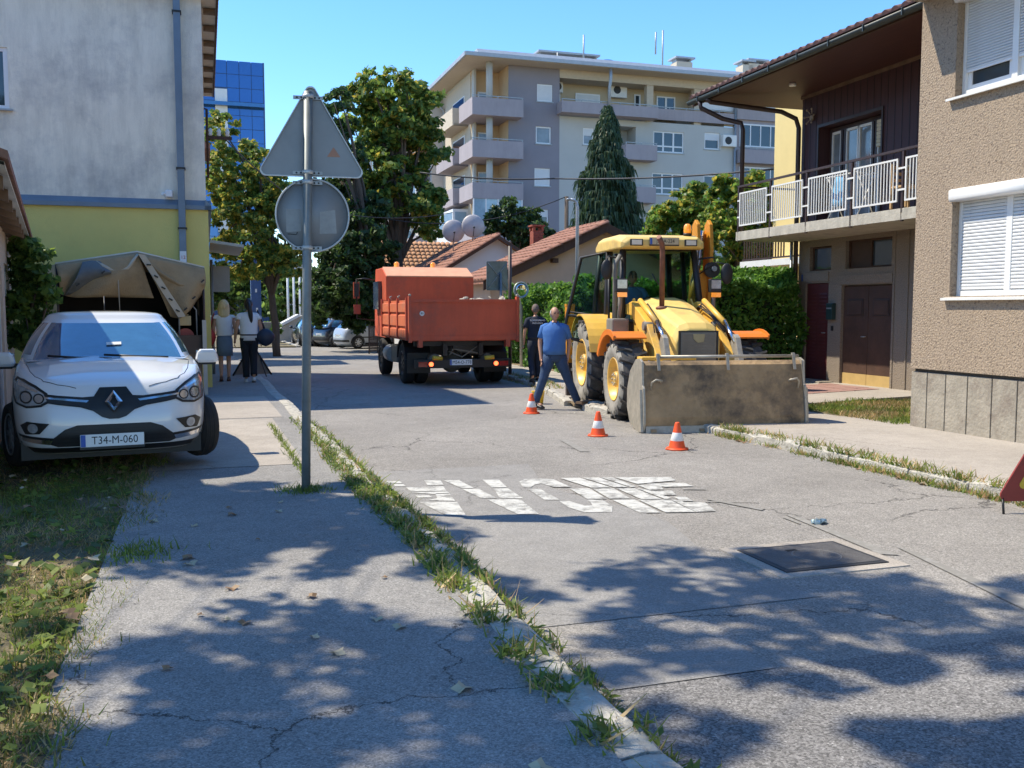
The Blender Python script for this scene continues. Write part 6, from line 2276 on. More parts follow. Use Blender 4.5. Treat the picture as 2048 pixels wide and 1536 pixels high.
# rear mudguards
for s in (-1, 1):
    cy, cz, rg = 3.86, .76, .86
    A_ = [rad(d) for d in range(-75, 76, 10)]
    arc = [(cy + rg * math.sin(a), cz + rg * math.cos(a)) for a in A_]
    arc2 = [(cy + (rg - .025) * math.sin(a), cz + (rg - .025) * math.cos(a)) for a in A_]
    MB().prism(arc + arc2[::-1], 0, s * .70, s * 1.20).build('rear_mudguard', M_jy, JB)
    MB().prism([(2.98, .85), (2.98, 1.25)] + [(cy + (rg + .04) * math.sin(a), cz + (rg + .04) * math.cos(a)) for a in A_ if a < 1.0] + [(4.6, 1.0)], 0, s * .66, s * .70).build('side_panel', M_jy, JB)
# cab
cx_ = .66
zr0, zr1 = 1.30, 2.72
cfr = [(-cx_ * 1.05, 2.95, 1.62), (-cx_ * .96, 3.05, zr1)]
posts = {'front': ((s, (s * .70, 2.88, 1.50), (s * .62, 3.12, zr1)) for s in (-1, 1)), 'mid': ((s, (s * .74, 3.75, 1.30), (s * .66, 3.80, zr1)) for s in (-1, 1)), 'rear': ((s, (s * .74, 4.62, 1.55), (s * .64, 4.55, zr1)) for s in (-1, 1))}
for nm, g_ in posts.items():
    for (s, a, b) in g_:
        MB().tube([a, b], .056 if nm != 'mid' else .045, 6).build('cab_pillar', M_black, JB)
MB().tube([(-.70, 2.88, 1.50), (.70, 2.88, 1.50)], .035, 6).tube([(-.62, 3.12, zr1), (.62, 3.12, zr1)], .035, 6).build('windscreen_frame', M_black, JB)
MB().quad((-.68, 2.89, 1.52), (.68, 2.89, 1.52), (.60, 3.11, zr1), (-.60, 3.11, zr1)).build('windscreen', M_cabglass, JB, solid=.006)
MB().quad((-.70, 4.62, 1.60), (.70, 4.62, 1.60), (.62, 4.55, zr1), (-.62, 4.55, zr1)).build('rear_window', M_cabglass, JB, solid=.006)
MB().quad((.71, 2.92, 1.50), (.74, 3.73, 1.40), (.66, 3.78, zr1), (.63, 3.14, zr1)).build('side_glass', M_cabglass, JB, solid=.006)
MB().quad((.74, 3.78, 1.60), (.74, 4.58, 1.62), (.65, 4.52, zr1), (.66, 3.82, zr1)).build('side_glass', M_cabglass, JB, solid=.006)
MB().quad((-.74, 3.78, 1.60), (-.74, 4.58, 1.62), (-.65, 4.52, zr1), (-.66, 3.82, zr1)).build('side_glass', M_cabglass, JB, solid=.006)
MB().b2(-.70, .70, 2.95, 4.6, .98, 1.06).build('cab_floor', M_black, JB)
MB().b2(-.66, .66, 2.86, 2.92, 1.06, 1.48).build('cab_bulkhead', M_black, JB)
for s in (-1, 1):
    MB().b2(min(s * .70, s * .76), max(s * .70, s * .76), 3.8, 4.6, 1.06, 1.55).build('cab_side_panel', M_black, JB)
MB().tube([(.35, 2.86, 1.55), (-.1, 2.95, 2.2), (-.16, 2.95, 2.30)], .012, 6).build('wiper', M_black, JB)
# door swung open on the machine's left hand side as seen
dv = MB()
dA, dB, dC, dD = Vector((-.76, 3.75, 1.02)), Vector((-1.42, 4.20, 1.22)), Vector((-1.10, 4.18, 2.62)), Vector((-.72, 3.80, 2.70))
dM1, dM2 = Vector((-.75, 3.76, 1.52)), Vector((-1.34, 4.20, 1.60))
dv.tube([dA, dM1, dD, dC, dM2, dB, dA], .034, 6)
dv.tube([dM1, dM2], .025, 6)
dro = dv.build('cab_door', M_black, JB)
MB().quad(dM1, dM2, dC, dD).build('door_glass', M_cabglass, dro, solid=.006)
MB().quad(dA, dB, dM2, dM1).build('door_lower_glass', M_cabglass, dro, solid=.006)
MB().tube([dM1.lerp(dM2, .1) + Vector((-.02, -.03, .06)), dM1.lerp(dM2, .9) + Vector((-.02, -.03, .06))], .015, 6).build('door_handle_bar', M_black, dro)
# hoses and grab rail on the cab's side, battery box, steps
MB().tube([(-.80, 2.95, 1.2), (-.80, 2.95, 2.45), (-.70, 3.0, 2.6)], .04, 8).build('air_intake_pipe', M_grey, JB)
MB().tube([(-.72, 3.35, 1.3), (-.66, 3.4, 2.65)], .03, 6).build('door_rail', M_black, JB)
MB().tube([(-.86, 3.1, 1.3), (-.86, 3.12, 2.3)], .02, 6).build('grab_rail', M_black, JB)
MB().b2(-.95, -.66, 2.55, 2.95, 1.02, 1.55).build('tool_box', M_grey, JB, .03)
MB().b2(-.95, -.66, 2.95, 3.35, .45, .50).b2(-.95, -.93, 2.95, 3.35, .5, 1.0).build('step', M_black, JB)
for s in (-1, 1):
    MB().tube([(s * .68, 3.05, 2.55), (s * .92, 2.95, 2.58), (s * .94, 2.93, 2.5)], .014, 6).build('mirror_arm', M_black, JB)
    if s < 0:
        MB().ball((s * .95, 2.93, 2.36), 1, 12, (.10, .04, .17)).build('rear_view_mirror', M_black, JB)
MB().tube([(.72, 3.1, 2.3), (1.0, 3.0, 2.5), (1.12, 2.9, 2.46)], .012, 6).build('mirror_arm', M_black, JB)
MB().ball((1.13, 2.88, 2.30), 1, 12, (.11, .04, .18)).build('rear_view_mirror', M_black, JB)
# roof
rs_ = []
for (y, w, z0_, z1_) in ((2.84, .66, 2.74, 2.86), (2.90, .72, 2.71, 2.90), (3.2, .76, 2.71, 2.96), (4.3, .76, 2.71, 2.97), (4.72, .70, 2.74, 2.90)):
    rs_.append([(-w, y, z0_), (-w, y, z1_ - .07), (-w + .10, y, z1_), (w - .10, y, z1_), (w, y, z1_ - .07), (w, y, z0_)])
rfj = loft('cab_roof', rs_, MATS['sun bleached yellow'], JB, False, .025)
for s in (-1, 1):
    x = s * .47
    ll = MB().b2(x - .11, x + .11, 2.815, 2.85, 2.755, 2.865).build('roof_lamp', M_black, rfj, .01)
    MB().b2(x - .085, x + .085, 2.808, 2.815, 2.77, 2.85).build('lamp_lens', mat('pale lamp lens', (.72, .66, .55), rough=.25), ll)
number_plate(JB, 'J27-A-224', (0, 2.80, 2.83), w=.50, h=.11, sz=.09, m=mat('dusty plate', (.50, .42, .27), rough=.6))
bc = MB().lathe([(.07, 0), (.07, .04), (.05, .045)], c=(.52, 3.15, 2.95), n=16).build('beacon_base', M_black, JB)
MB().lathe([(.062, .04), (.066, .10), (.06, .17), (.035, .20), (.01, .205)], c=(.52, 3.15, 2.95), n=16).build('beacon_lens', M_amber, bc)
# seat, steering column, levers
MB().b2(-.27, .27, 3.85, 4.35, 1.40, 1.52).b2(-.25, .25, 4.28, 4.4, 1.5, 1.95).b2(-.15, .15, 3.95, 4.25, 1.06, 1.4).build('driver_seat', M_black, JB, .03)
MB().tube([(0, 3.15, 1.06), (0, 3.45, 1.62)], .04, 8).build('steering_column', M_black, JB)
o = MB().lathe([(.20, -.012), (.215, 0), (.20, .012), (.185, 0), (.20, -.012)], n=24).build('steering_wheel', M_black, JB, loc=(0, 3.47, 1.66))
o.rotation_euler = (rad(30), 0, 0)
MB().tube([(.42, 3.6, 1.06), (.42, 3.55, 1.75)], .012, 6).ball((.42, 3.55, 1.77), .03, 8).build('control_lever', M_black, JB)
# backhoe: folded boom, dipper, king post, rams, stabilisers
MB().prism([(4.95, .55), (4.95, 1.25), (5.25, 1.3), (5.35, .55)], 0, -.95, .95).build('rear_frame', M_grey, JB)
bx = 1.50
MB().prism([(5.20, .60), (5.20, 1.25), (5.5, 1.3), (5.62, .7)], 0, .75, bx + .22).build('king_post', M_jo, JB)
MB().prism([(5.25, 1.0), (5.02, 1.9), (4.92, 2.85), (4.98, 3.32), (5.12, 3.42), (5.26, 3.32), (5.30, 2.75), (5.42, 1.9), (5.60, 1.0)], 0, bx + .10, bx + .17).build('boom', M_jo, JB, .01)
MB().prism([(5.25, 1.0), (5.02, 1.9), (4.92, 2.85), (4.98, 3.32), (5.12, 3.42), (5.26, 3.32), (5.30, 2.75), (5.42, 1.9), (5.60, 1.0)], 0, bx - .15, bx - .08).build('boom', M_jo, JB, .01)
MB().prism([(5.30, 1.2), (5.10, 1.9), (5.02, 2.45), (5.2, 2.45), (5.34, 1.9), (5.5, 1.2)], 0, bx - .08, bx + .10).build('boom_web', M_jo, JB)
MB().tube([(bx, 5.10, 3.2), (bx - .18, 4.9, 2.45)], .035, 10).build('ram_rod', M_hyd, JB)
MB().tube([(bx - .18, 4.9, 2.45), (bx - .34, 4.75, 1.7)], .06, 10).build('boom_ram', M_jo, JB)
MB().prism([(5.15, 3.2), (5.5, 3.25), (5.65, 2.4), (5.75, 1.2), (5.55, 1.15), (5.4, 2.3)], 0, bx - .05, bx + .07).build('dipper_arm', M_jo, JB, .01)
MB().lathe([(.15, -.04), (.15, .04)], axis=1, c=(bx + .13, 4.9, 2.45), n=20).build('hose_reel', M_black, JB)
MB().lathe([(.05, -.05), (.05, .0)], axis=1, c=(bx + .15, 4.85, 2.47), n=12).build('hose_reel_hub', M_galv, JB)
for k in range(4):
    MB().tube([(bx - .12 + k * .03, 4.98, 3.1), (bx - .22 + k * .03, 4.80, 2.6), (bx - .30 + k * .03, 4.85, 2.2), (bx - .2 + k * .04, 4.98, 1.6)], .012, 6).build('hydraulic_hose', M_black if k % 2 else M_galv, JB)
for s in (-1, 1):
    x = s * 1.13
    st_ = MB().b2(x - .075, x + .075, 4.88, 5.06, .70, 1.75).build('stabiliser_housing', M_jo, JB, .01)
    MB().b2(x - .06, x + .06, 4.90, 5.04, .04, .72).build('stabiliser_leg', mat('dark brown leg paint', (.035, .022, .02), rough=.5), st_)
    MB().b2(x - .14, x + .14, 4.80, 5.14, .0, .045).build('stabiliser_pad', M_grey, st_)
    MB().b2(x - .02 - .06, x + .02 + .06, 4.88, 5.06, 1.75, 1.80).build('stabiliser_cap', M_jo, st_)

# ------------------------------------------------------------------ dump truck
M_or = mat('faded orange red truck paint', (.62, .105, .045), rough=.6, var=.10, scale=1.6, col2=(.36, .10, .065), thr=(.5, .7), streak=.22)
M_or2 = mat('lighter orange truck paint', (.66, .17, .075), rough=.6, var=.08, scale=2, col2=(.5, .2, .12), thr=(.55, .7))
TRK = thing('dump_truck', 'orange red tipper truck loaded with broken pavement, seen from behind', 'truck', 5.58, 20.6, -.26, -1.3)
zb, zt2 = 1.06, 1.98
LB = 3.75
tg = MB().b2(-1.25, 1.25, 0, .05, zb, zt2 - .0).b2(-1.25, 1.25, -.025, 0, zt2 - .07, zt2 - .002).b2(-1.25, 1.25, -.02, 0, zb, zb + .10).build('tailgate', M_or, TRK)
for s in (-1, 1):
    MB().b2(s * 1.25 - .035, s * 1.25 + .035, -.04, .09, zb - .05, zt2 + .06).build('corner_post', M_or, TRK, .006)
    MB().lathe([(.025, -.05), (.025, .05)], axis=1, c=(s * 1.25, .02, zt2 + .09), n=8).build('tailgate_pin', M_steelw, TRK)
MB().lathe([(.055, -.004), (.055, 0)], axis=1, c=(-.98, -.003, 1.66), n=20).build('limit_sticker', M_rail, tg)
text_obj('sticker_print', '80', .06, M_ink, tg, (-.98, -.009, 1.66), (PI / 2, 0, 0))
for s in (-1, 1):
    sb = MB().b2(s * 1.25 - .02, s * 1.25 + .02, .09, LB, zb, zt2 - .02).build('side_board', M_or2, TRK)
    for k, y in enumerate((.12, 1.28, 2.45, 3.62)):
        MB().b2(s * 1.27, s * 1.325, y, y + .08, zb, zt2 + .03).build('side_stake', M_or, sb)
    for k, y in enumerate((.2, 1.36, 2.53)):
        for (z0_, z1_) in ((zb + .03, zb + .24), (zb + .30, zb + .56), (zb + .62, zt2 - .08)):
            MB().prism([(y, z0_), (y + 1.08, z0_), (y + 1.08, z1_), (y, z1_)], 0, s * 1.27, s * 1.30).build('pressed_panel', M_or2, sb, .014)
    for y in (1.3, 2.45):
        MB().tube([(s * 1.26, y, zt2), (s * 1.3, y, zt2 + .07), (s * 1.24, y + .06, zt2 + .09)], .012, 6).build('board_latch', M_steelw, sb)
MB().b2(-1.23, 1.23, .05, LB, zb - .02, zb + .03).build('load_floor', M_or, TRK)
MB().b2(-1.25, 1.25, LB, LB + .06, zb, zt2 + .0).build('front_board', M_or, TRK)
# tall headboard with bright lid over the cab gap
hb_ = MB().prism([(LB + .10, 1.2), (LB + .10, 2.62), (LB + .75, 2.86), (LB + 1.9, 2.86), (LB + 2.1, 2.1), (LB + 2.15, 1.0), (LB + .3, 1.0)], 0, -1.16, 1.20).build('cab', M_or, TRK, .02)
MB().prism([(LB + .085, 2.60), (LB + .085, 2.63), (LB + .76, 2.885), (LB + .76, 2.85)], 0, -1.14, 1.18).build('cab_top_cover', mat('sunlit orange', (.74, .36, .20), rough=.6), hb_)  # sunlight on the sloping top is put into its paler orange
for s in (-1, 1):
    MB().b2(s * 1.16 - .1, s * 1.16 + .1, LB + .8, LB + 1.7, 1.75, 2.5).build('cab_window', M_glass, hb_)
for x in (-.72, .28):
    MB().lathe([(.09, 0), (.09, .04), (.07, .05), (.075, .13), (.04, .17), (.01, .175)], c=(x, LB + 1.0, 2.86), n=14).build('beacon', M_amber, hb_)
ma = MB().tube([(-1.2, LB + 1.75, 2.55), (-1.5, LB + 1.7, 2.6), (-1.72, LB + 1.68, 2.58), (-1.72, LB + 1.68, 1.5), (-1.24, LB + 1.7, 1.45)], .02, 6).build('mirror_frame', M_black, hb_)
MB().b2(-1.78, -1.66, LB + 1.66, LB + 1.70, 2.10, 2.46).build('mirror', M_trim, ma)
MB().b2(-1.80, -1.64, LB + 1.70, LB + 1.78, 2.05, 2.50).build('mirror_shell', M_or, ma)
MB().b2(-1.80, -1.62, LB + 1.66, LB + 1.76, 1.62, 1.88).build('mirror_shell', M_or, ma)
# chassis, hinges, axle, wheels, bumper and lamps
for s in (-1, 1):
    MB().b2(s * .42 - .05, s * .42 + .05, .15, 5.7, .70, .98).build('chassis_rail', M_trim, TRK)
    MB().b2(s * 1.02 - .05, s * 1.02 + .05, -.02, .14, zb - .16, zb).build('tipping_hinge', M_or, TRK)
MB().b2(-1.1, 1.1, .3, .4, zb - .14, zb - .02).b2(-1.1, 1.1, 1.8, 1.9, zb - .14, zb - .02).build('subframe', M_trim, TRK)
MB().ball((0, 1.35, .52), .28, 14, (1, .8, 1)).tube([(-.95, 1.35, .5), (.95, 1.35, .5)], .09, 10).build('rear_axle', M_grey, TRK)
MB().tube([(0, 1.3, .7), (0, 1.6, 1.0)], .07, 10).build('tipping_ram', M_galv, TRK)
MB().tube([(-.3, .2, .72), (-.2, .3, .85), (.1, .3, .8), (.35, .2, .75)], .02, 6).tube([(.35, .25, .9), (.0, .28, .66), (-.32, .26, .8)], .018, 6).build('air_line', M_grey, TRK)
for s in (-1, 1):
    MB().tube([(s * .62, .3, .62), (s * .62, .75, .62)], .12, 12).build('air_tank', M_grey, TRK)
    MB().tube([(s * .72, .1, .66), (s * .5, .14, .64)], .05, 8).build('spring_brake', mat('yellow strap', (.65, .45, .05), rough=.6), TRK)
    for dx in (.0, -.31):
        wheel(TRK, (s * (1.08 + dx), 1.35, .49), .49, .27, .29, s, 0, M_trim, 8)
    wheel(TRK, (s * 1.08, 4.55, .49), .49, .28, .29, s, 0, M_trim, 8)
    cy, rg = 1.35, .58
    A_ = [rad(d) for d in range(-80, 81, 16)]
    arc = [(cy + rg * math.sin(a), .5 + rg * .95 * math.cos(a)) for a in A_]
    arc2 = [(cy + (rg - .02) * math.sin(a), .5 + (rg - .02) * .95 * math.cos(a)) for a in A_]
    MB().prism(arc + arc2[::-1], 0, s * .62, s * 1.23).build('rear_mudguard', M_trim, TRK)
    MB().b2(s * .92 - .27, s * .92 + .27, .70, .72, .28, .75).build('mud_flap', M_trim, TRK)
MB().b2(-1.12, 1.12, .12, .20, .42, .62).build('bumper_beam', M_trim, TRK, .01)
for s in (-1, 1):
    tl = MB().b2(s * .88 - .20, s * .88 + .20, .09, .12, .44, .59).build('tail_lamp', M_trim, TRK, .005)
    MB().b2(s * .95 - .10, s * .95 + .10, .078, .09, .46, .57).build('lamp_lens', M_red, tl)
    MB().lathe([(.05, 0), (.05, .014), (.01, .016)], axis=1, c=(s * .76, .074, .515), n=16).build('lit_brake_lamp', mat('lit red lamp', (.8, .05, .02), rough=.3, emit=((1, .10, .03), 3.0)), tl)
number_plate(TRK, 'M54-O-778', (-.06, .112, .55), w=.52, h=.13, sz=.11)
# side box and step seen between the wheels
MB().b2(-1.18, -.85, 2.2, 3.0, .45, .88).build('battery_box', M_grey, TRK, .02)
MB().tube([(-1.05, 3.15, .62), (-1.05, 3.85, .62)], .22, 14).build('fuel_tank', M_galv, TRK)
# load
lr = random.Random(6)
ldb = [chunk('load_chunk', M_rub, TRK, (.2, .15, .09), 50 + i) for i in range(4)]
for i in range(46):
    o = ldb[i] if i < 4 else inst(ldb[i % 4], TRK)
    x, y = lr.uniform(-1.05, 1.05), lr.uniform(.3, 3.5)
    o.location = (x, y, 1.80 + (.10 if x > .1 else .03) * lr.random() + (.04 if x > .3 and y < 2 else 0))
    o.rotation_euler = (lr.random(), lr.random(), lr.random() * 6)
    s = lr.uniform(.5, 1.1)
    o.scale = (s, s, s)
MB().add([(-1.2, .1, 1.80), (1.2, .1, 1.86), (1.2, 3.7, 1.9), (-1.2, 3.7, 1.8)], [(0, 1, 2, 3)]).build('load_bed', M_dirt, TRK)
# ------------------------------------------------------------------ trees and hedges
def at_d(px, py, Y):
    a = (px - 1024) / 1880
    b = (768 - py) / 1880
    y = cP + b * sP
    t = Y / y
    return Vector((a * t, Y, 1.5 + (-sP + b * cP) * t))


M_bark = mat('tree bark', (.10, .075, .055), rough=.95, var=.3, scale=6, stretch=(2, 2, .4), bump=.8, bscale=18)
L_dk = leafmat('dark leaf', (.040, .078, .026), .3)
L_md = leafmat('mid leaf', (.070, .14, .034), .4)
L_lt = leafmat('light leaf', (.135, .225, .045), .45)
L_yl = leafmat('yellowing leaf', (.40, .37, .06), .4)
L_bl = leafmat('blue green needle', (.045, .085, .042), .2)
L_hd = leafmat('hedge leaf', (.065, .17, .028), .4)
L_hl = leafmat('bright hedge leaf', (.14, .29, .045), .45)


def px_tree(name, label, Y, trunk_px, ground, crown, n, size, mats, trunk_r=.2, seed=1, depth=1.0, lim=.08, hang=0.0, ntw=2, shell=.45, weights=None, cat='tree', group=None):
    """crown: (px, py, radius px) outline lumps at distance Y; each gets sisters in front and behind so the crown is as deep as wide"""
    rr = random.Random(seed)
    base = at_d(trunk_px, 700, Y)
    base.z = ground
    t = bpy.data.objects.new(name, None)
    COL.objects.link(t)
    t.location = base
    meta(t, label, cat, group)
    k = Y / 1880
    bl = []
    cxm = sum(c[0] for c in crown) / len(crown)
    wmax = max(abs(c[0] - cxm) + c[2] for c in crown) * k
    for (px, py, r_) in crown:
        side = 1 - min(1, abs(px - cxm) * k / wmax)
        for j in range(ntw):
            dy = rr.uniform(-1, 1) * wmax * depth * (.35 + .65 * side) * (0 if (j == 0 and ntw == 1) else 1)
            p = at_d(px, py, Y)
            s = 1 + dy / Y
            q = Vector((p.x * s, Y + dy, 1.5 + (p.z - 1.5) * s)) - base
            bl.append((q.x, q.y, q.z, r_ * k * rr.uniform(.85, 1.1)))
    zs = min(b[2] for b in bl)
    zt_ = max(b[2] for b in bl)
    cm = Vector((sum(b[0] for b in bl) / len(bl), sum(b[1] for b in bl) / len(bl), 0))
    path = [(0, 0, -.3), (cm.x * .2, cm.y * .2, zs * .7 + .1), (cm.x * .6, cm.y * .6, zs + (zt_ - zs) * .35), (cm.x, cm.y, zs + (zt_ - zs) * .8)]
    trunk('trunk', M_bark, t, path, [trunk_r, trunk_r * .8, trunk_r * .5, trunk_r * .15])
    limbs('limbs', M_bark, t, path[1:3], bl, lim, 2)
    foliage('crown', mats, t, bl, n, size, seed, None, shell, hang=hang)
    return t


rr = random.Random(12)
# big chestnut and its dark neighbours left of the apartment block
px_tree('chestnut_tree', 'tall chestnut tree with light green top left of the apartment block', 46, 800, -.4,
        [(745, 175, 26), (770, 168, 18), (815, 172, 26), (840, 182, 18), (720, 200, 24), (860, 205, 22), (800, 205, 30), (765, 215, 32), (835, 225, 28), (700, 235, 18), (745, 250, 34), (800, 250, 36), (850, 262, 26), (780, 290, 36), (830, 300, 32), (875, 315, 20), (740, 300, 34), (720, 340, 36), (770, 345, 40), (830, 350, 34), (865, 395, 22), (800, 395, 38), (745, 400, 40), (850, 430, 26), (862, 462, 20), (700, 385, 30), (720, 440, 36)],
        27000, .28, [L_lt, L_lt, L_md, L_md, L_yl, L_lt], .35, 3, .7, .14)
px_tree('dark_tree', 'dense dark tree standing behind the round sign', 42, 775, -.4,
        [(680, 190, 14), (668, 205, 16), (690, 215, 20), (660, 235, 18), (690, 255, 24), (668, 285, 26), (705, 310, 26), (680, 340, 30), (655, 380, 30), (700, 400, 34), (740, 420, 34), (670, 440, 36), (720, 470, 40), (765, 500, 36), (680, 500, 40), (730, 530, 42), (770, 555, 34), (660, 545, 36), (700, 575, 40), (750, 600, 40), (660, 600, 34), (640, 570, 26), (700, 622, 34), (640, 615, 26), (770, 610, 28)],
        26000, .24, [L_dk, L_md, L_dk], .3, 4, .6, .12)
px_tree('yellowing_tree', 'yellowing tree leaning out over the sidewalk behind the grey building', 37, 556, -.15,
        [(440, 250, 22), (425, 285, 22), (490, 305, 26), (455, 320, 30), (520, 325, 22), (540, 350, 26), (430, 360, 30), (480, 365, 34), (520, 385, 34), (560, 380, 26), (440, 410, 34), (490, 425, 36), (540, 430, 34), (575, 420, 22), (450, 465, 34), (500, 475, 36), (545, 490, 36), (580, 500, 24), (460, 515, 30), (510, 525, 30), (555, 530, 28), (590, 540, 16), (440, 545, 20), (480, 550, 18)],
        23000, .19, [L_yl, L_lt, L_lt, L_yl, L_md, L_lt], .16, 5, .8, .09)
# conifer with hanging sprays
Yc = 50
cb = at_d(1212, 640, Yc)
cb.z = -.5
CT = bpy.data.objects.new('conifer_tree', None)
COL.objects.link(CT)
CT.location = cb
meta(CT, 'tall narrow conifer with hanging sprays in front of the apartment block', 'tree')
top = at_d(1208, 208, Yc).z + .5
trunk('trunk', M_bark, CT, [(0, 0, 0), (0, 0, top * .5), (0, 0, top * .97)], [.25, .15, .03])
r = np.random.default_rng(31)
Vq = []
nb = 560
for i in range(nb):
    f = (i + .5) / nb
    z = top - .1 - (top - 2.0) * f ** 1.0
    R = 2.25 * min(1, (f * 1.15) ** .75) * (1 if f < .8 else 1) + .10
    R *= .70 + .55 * r.random() + .12 * math.sin(z * 1.7 + i * .9)
    a = i * 2.39996
    c_, s_ = math.cos(a), math.sin(a)
    L_ = .45 + .75 * min(1, f * 1.6)
    for k in range(80):
        d = r.random() ** .6
        hx = R * d
        w0 = (r.random() - .5) * .45
        sag = -.35 * d * d + .22 * d
        top_ = np.array([c_ * hx - s_ * w0, s_ * hx + c_ * w0, z + sag])
        ln = L_ * (.3 + .7 * r.random()) * (.4 + .6 * d)
        out = np.array([c_, s_, 0]) * ln * .18 + r.normal(size=3) * .05
        bot = top_ + out + np.array([0, 0, -ln * .8])
        aa = r.random() * 6.3
        sd = np.array([math.cos(aa), math.sin(aa), 0]) * (.022 + .03 * r.random())
        Vq.append([top_ - sd, top_ + sd, bot + sd * .3, bot - sd * .3])
fast_quads('crown', np.array(Vq), [L_bl, L_bl, leafmat('needle light', (.055, .085, .035), .15), L_dk], CT, r)
px_tree('young_tree', 'small blue green tree in front of the corner balconies', 44, 1030, -.4,
        [(1018, 400, 10), (1010, 418, 14), (1030, 430, 18), (990, 430, 14), (1060, 425, 14), (1075, 440, 16), (1005, 450, 20), (1040, 455, 22), (1080, 462, 18), (985, 460, 14), (1020, 480, 22), (1060, 485, 20), (1095, 470, 10)],
        8000, .20, [L_dk, L_md, L_bl], .10, 7, .8, .05)
px_tree('leafy_tree', 'light green leafy tree behind the cab roof of the backhoe', 30, 1390, -.3,
        [(1395, 378, 14), (1380, 398, 20), (1345, 410, 18), (1410, 400, 20), (1320, 432, 18), (1360, 435, 26), (1400, 440, 26), (1310, 460, 16), (1340, 470, 24), (1385, 480, 28), (1420, 470, 24), (1350, 505, 26), (1400, 520, 26), (1310, 490, 14)],
        14000, .16, [L_lt, L_lt, L_hl, L_md, L_yl], .12, 8, .8, .06)
px_tree('leafy_tree', 'light green leafy tree between the folded digger arm and the white balcony railing', 27, 1480, -.3,
        [(1450, 365, 16), (1475, 372, 18), (1510, 362, 18), (1440, 395, 22), (1480, 400, 26), (1520, 395, 24), (1430, 430, 24), (1470, 440, 28), (1515, 440, 28), (1550, 430, 22), (1440, 475, 26), (1490, 490, 30), (1530, 490, 28), (1560, 480, 20), (1450, 520, 26), (1500, 530, 28), (1545, 525, 22)],
        18000, .15, [L_lt, L_lt, L_hl, L_md, L_yl], .12, 9, .8, .06)
# far greenery seen under the crowns
px_tree('bushy_tree', 'bright green bushy tree at the far end of the street', 70, 600, -.5,
        [(560, 590, 22), (590, 570, 24), (620, 585, 26), (645, 560, 22), (600, 610, 26), (640, 610, 24), (570, 625, 18), (540, 600, 20)], 7000, .42, [L_lt, L_md, L_md], .25, 10, .8, .1)
px_tree('bushy_tree', 'green tree behind the blue post at the far end of the street', 78, 480, -.5,
        [(440, 570, 26), (470, 560, 28), (500, 580, 26), (530, 560, 26), (450, 605, 24), (490, 615, 24), (530, 610, 20), (420, 600, 20), (560, 560, 20)], 7000, .45, [L_dk, L_md, L_lt], .25, 11, .8, .1)
fw = foliage('far_wood', [L_dk, L_md, L_lt], None, [(*(W(v, 165 + 8 * math.sin(v), 3 + 3 * rr.random())), 5.5) for v in range(-60, 110, 6)], 16000, 1.1, 41, 'stuff')
meta(fw, 'belt of distant trees closing the street on the horizon', 'trees', kind='stuff')
# shrubs beside the shed house
t = px_tree('garden_shrub', 'sunlit leafy shrub between the shed house and the canvas trailer', 14.3, 62, -.05,
            [(52, 498, 18), (84, 512, 14), (50, 515, 22), (45, 545, 24), (80, 545, 18), (60, 580, 24), (85, 590, 20), (40, 600, 22), (50, 640, 24), (80, 650, 20), (95, 560, 12), (50, 680, 22)], 3600, .12, [L_lt, L_md, L_md, L_lt], .03, 13, .5, .02, cat='shrub')


# hedges: fan shaped sprays through a box shaped volume
def hedge(name, label, v0, v1, u0, u1, z0, z1, n, size, seed, mats, zf=None):
    t = thing(name, label, 'hedge', (v0 + v1) / 2, (u0 + u1) / 2, 0)
    r = np.random.default_rng(seed)
    m = n
    P = r.random((m, 3))
    # push most towards the surfaces
    ax = r.integers(0, 3, m)
    top = r.random(m) < .38
    for i in range(2):
        sel = (ax == i) & ~top
        P[sel, i] = np.where(r.random(sel.sum()) < .5, r.random(sel.sum()) * .16, 1 - r.random(sel.sum()) * .16)
    P[top, 2] = 1 - r.random(top.sum()) * .10
    x = (P[:, 0] - .5) * (v1 - v0)
    y = (P[:, 1] - .5) * (u1 - u0)
    bump = .16 * np.sin(y * 2.1 + x) + .12 * np.sin(y * 5.3 + x * 3) + .08 * r.random(m)
    z = z0 + P[:, 2] * (z1 - z0 + bump)
    x += .14 * np.sin(z * 3 + y * 2.2)
    c = np.stack([x, y, z], 1)
    t_ = r.normal(size=(m, 3))
    t_[:, 2] += .5
    t_ /= np.linalg.norm(t_, axis=1)[:, None]
    nn = r.normal(size=(m, 3))
    b = np.cross(t_, nn)
    b /= np.linalg.norm(b, axis=1)[:, None]
    s = (size * (.6 + .8 * r.random(m)))[:, None]
    V = np.stack([c - t_ * s * .5, c - b * s * .26, c + t_ * s * .5, c + b * s * .26], 1)
    mi = np.where(P[:, 2] > .55, r.integers(0, len(mats), m), np.minimum(1, r.integers(0, 3, m)))  # lighter leaves only in the upper part: sunlight put into the leaf colours
    fast_quads('foliage', V, mats, t, r, mi=mi)
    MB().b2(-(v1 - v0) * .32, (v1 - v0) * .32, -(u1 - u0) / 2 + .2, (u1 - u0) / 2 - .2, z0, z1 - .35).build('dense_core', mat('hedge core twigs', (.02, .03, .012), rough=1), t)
    return t


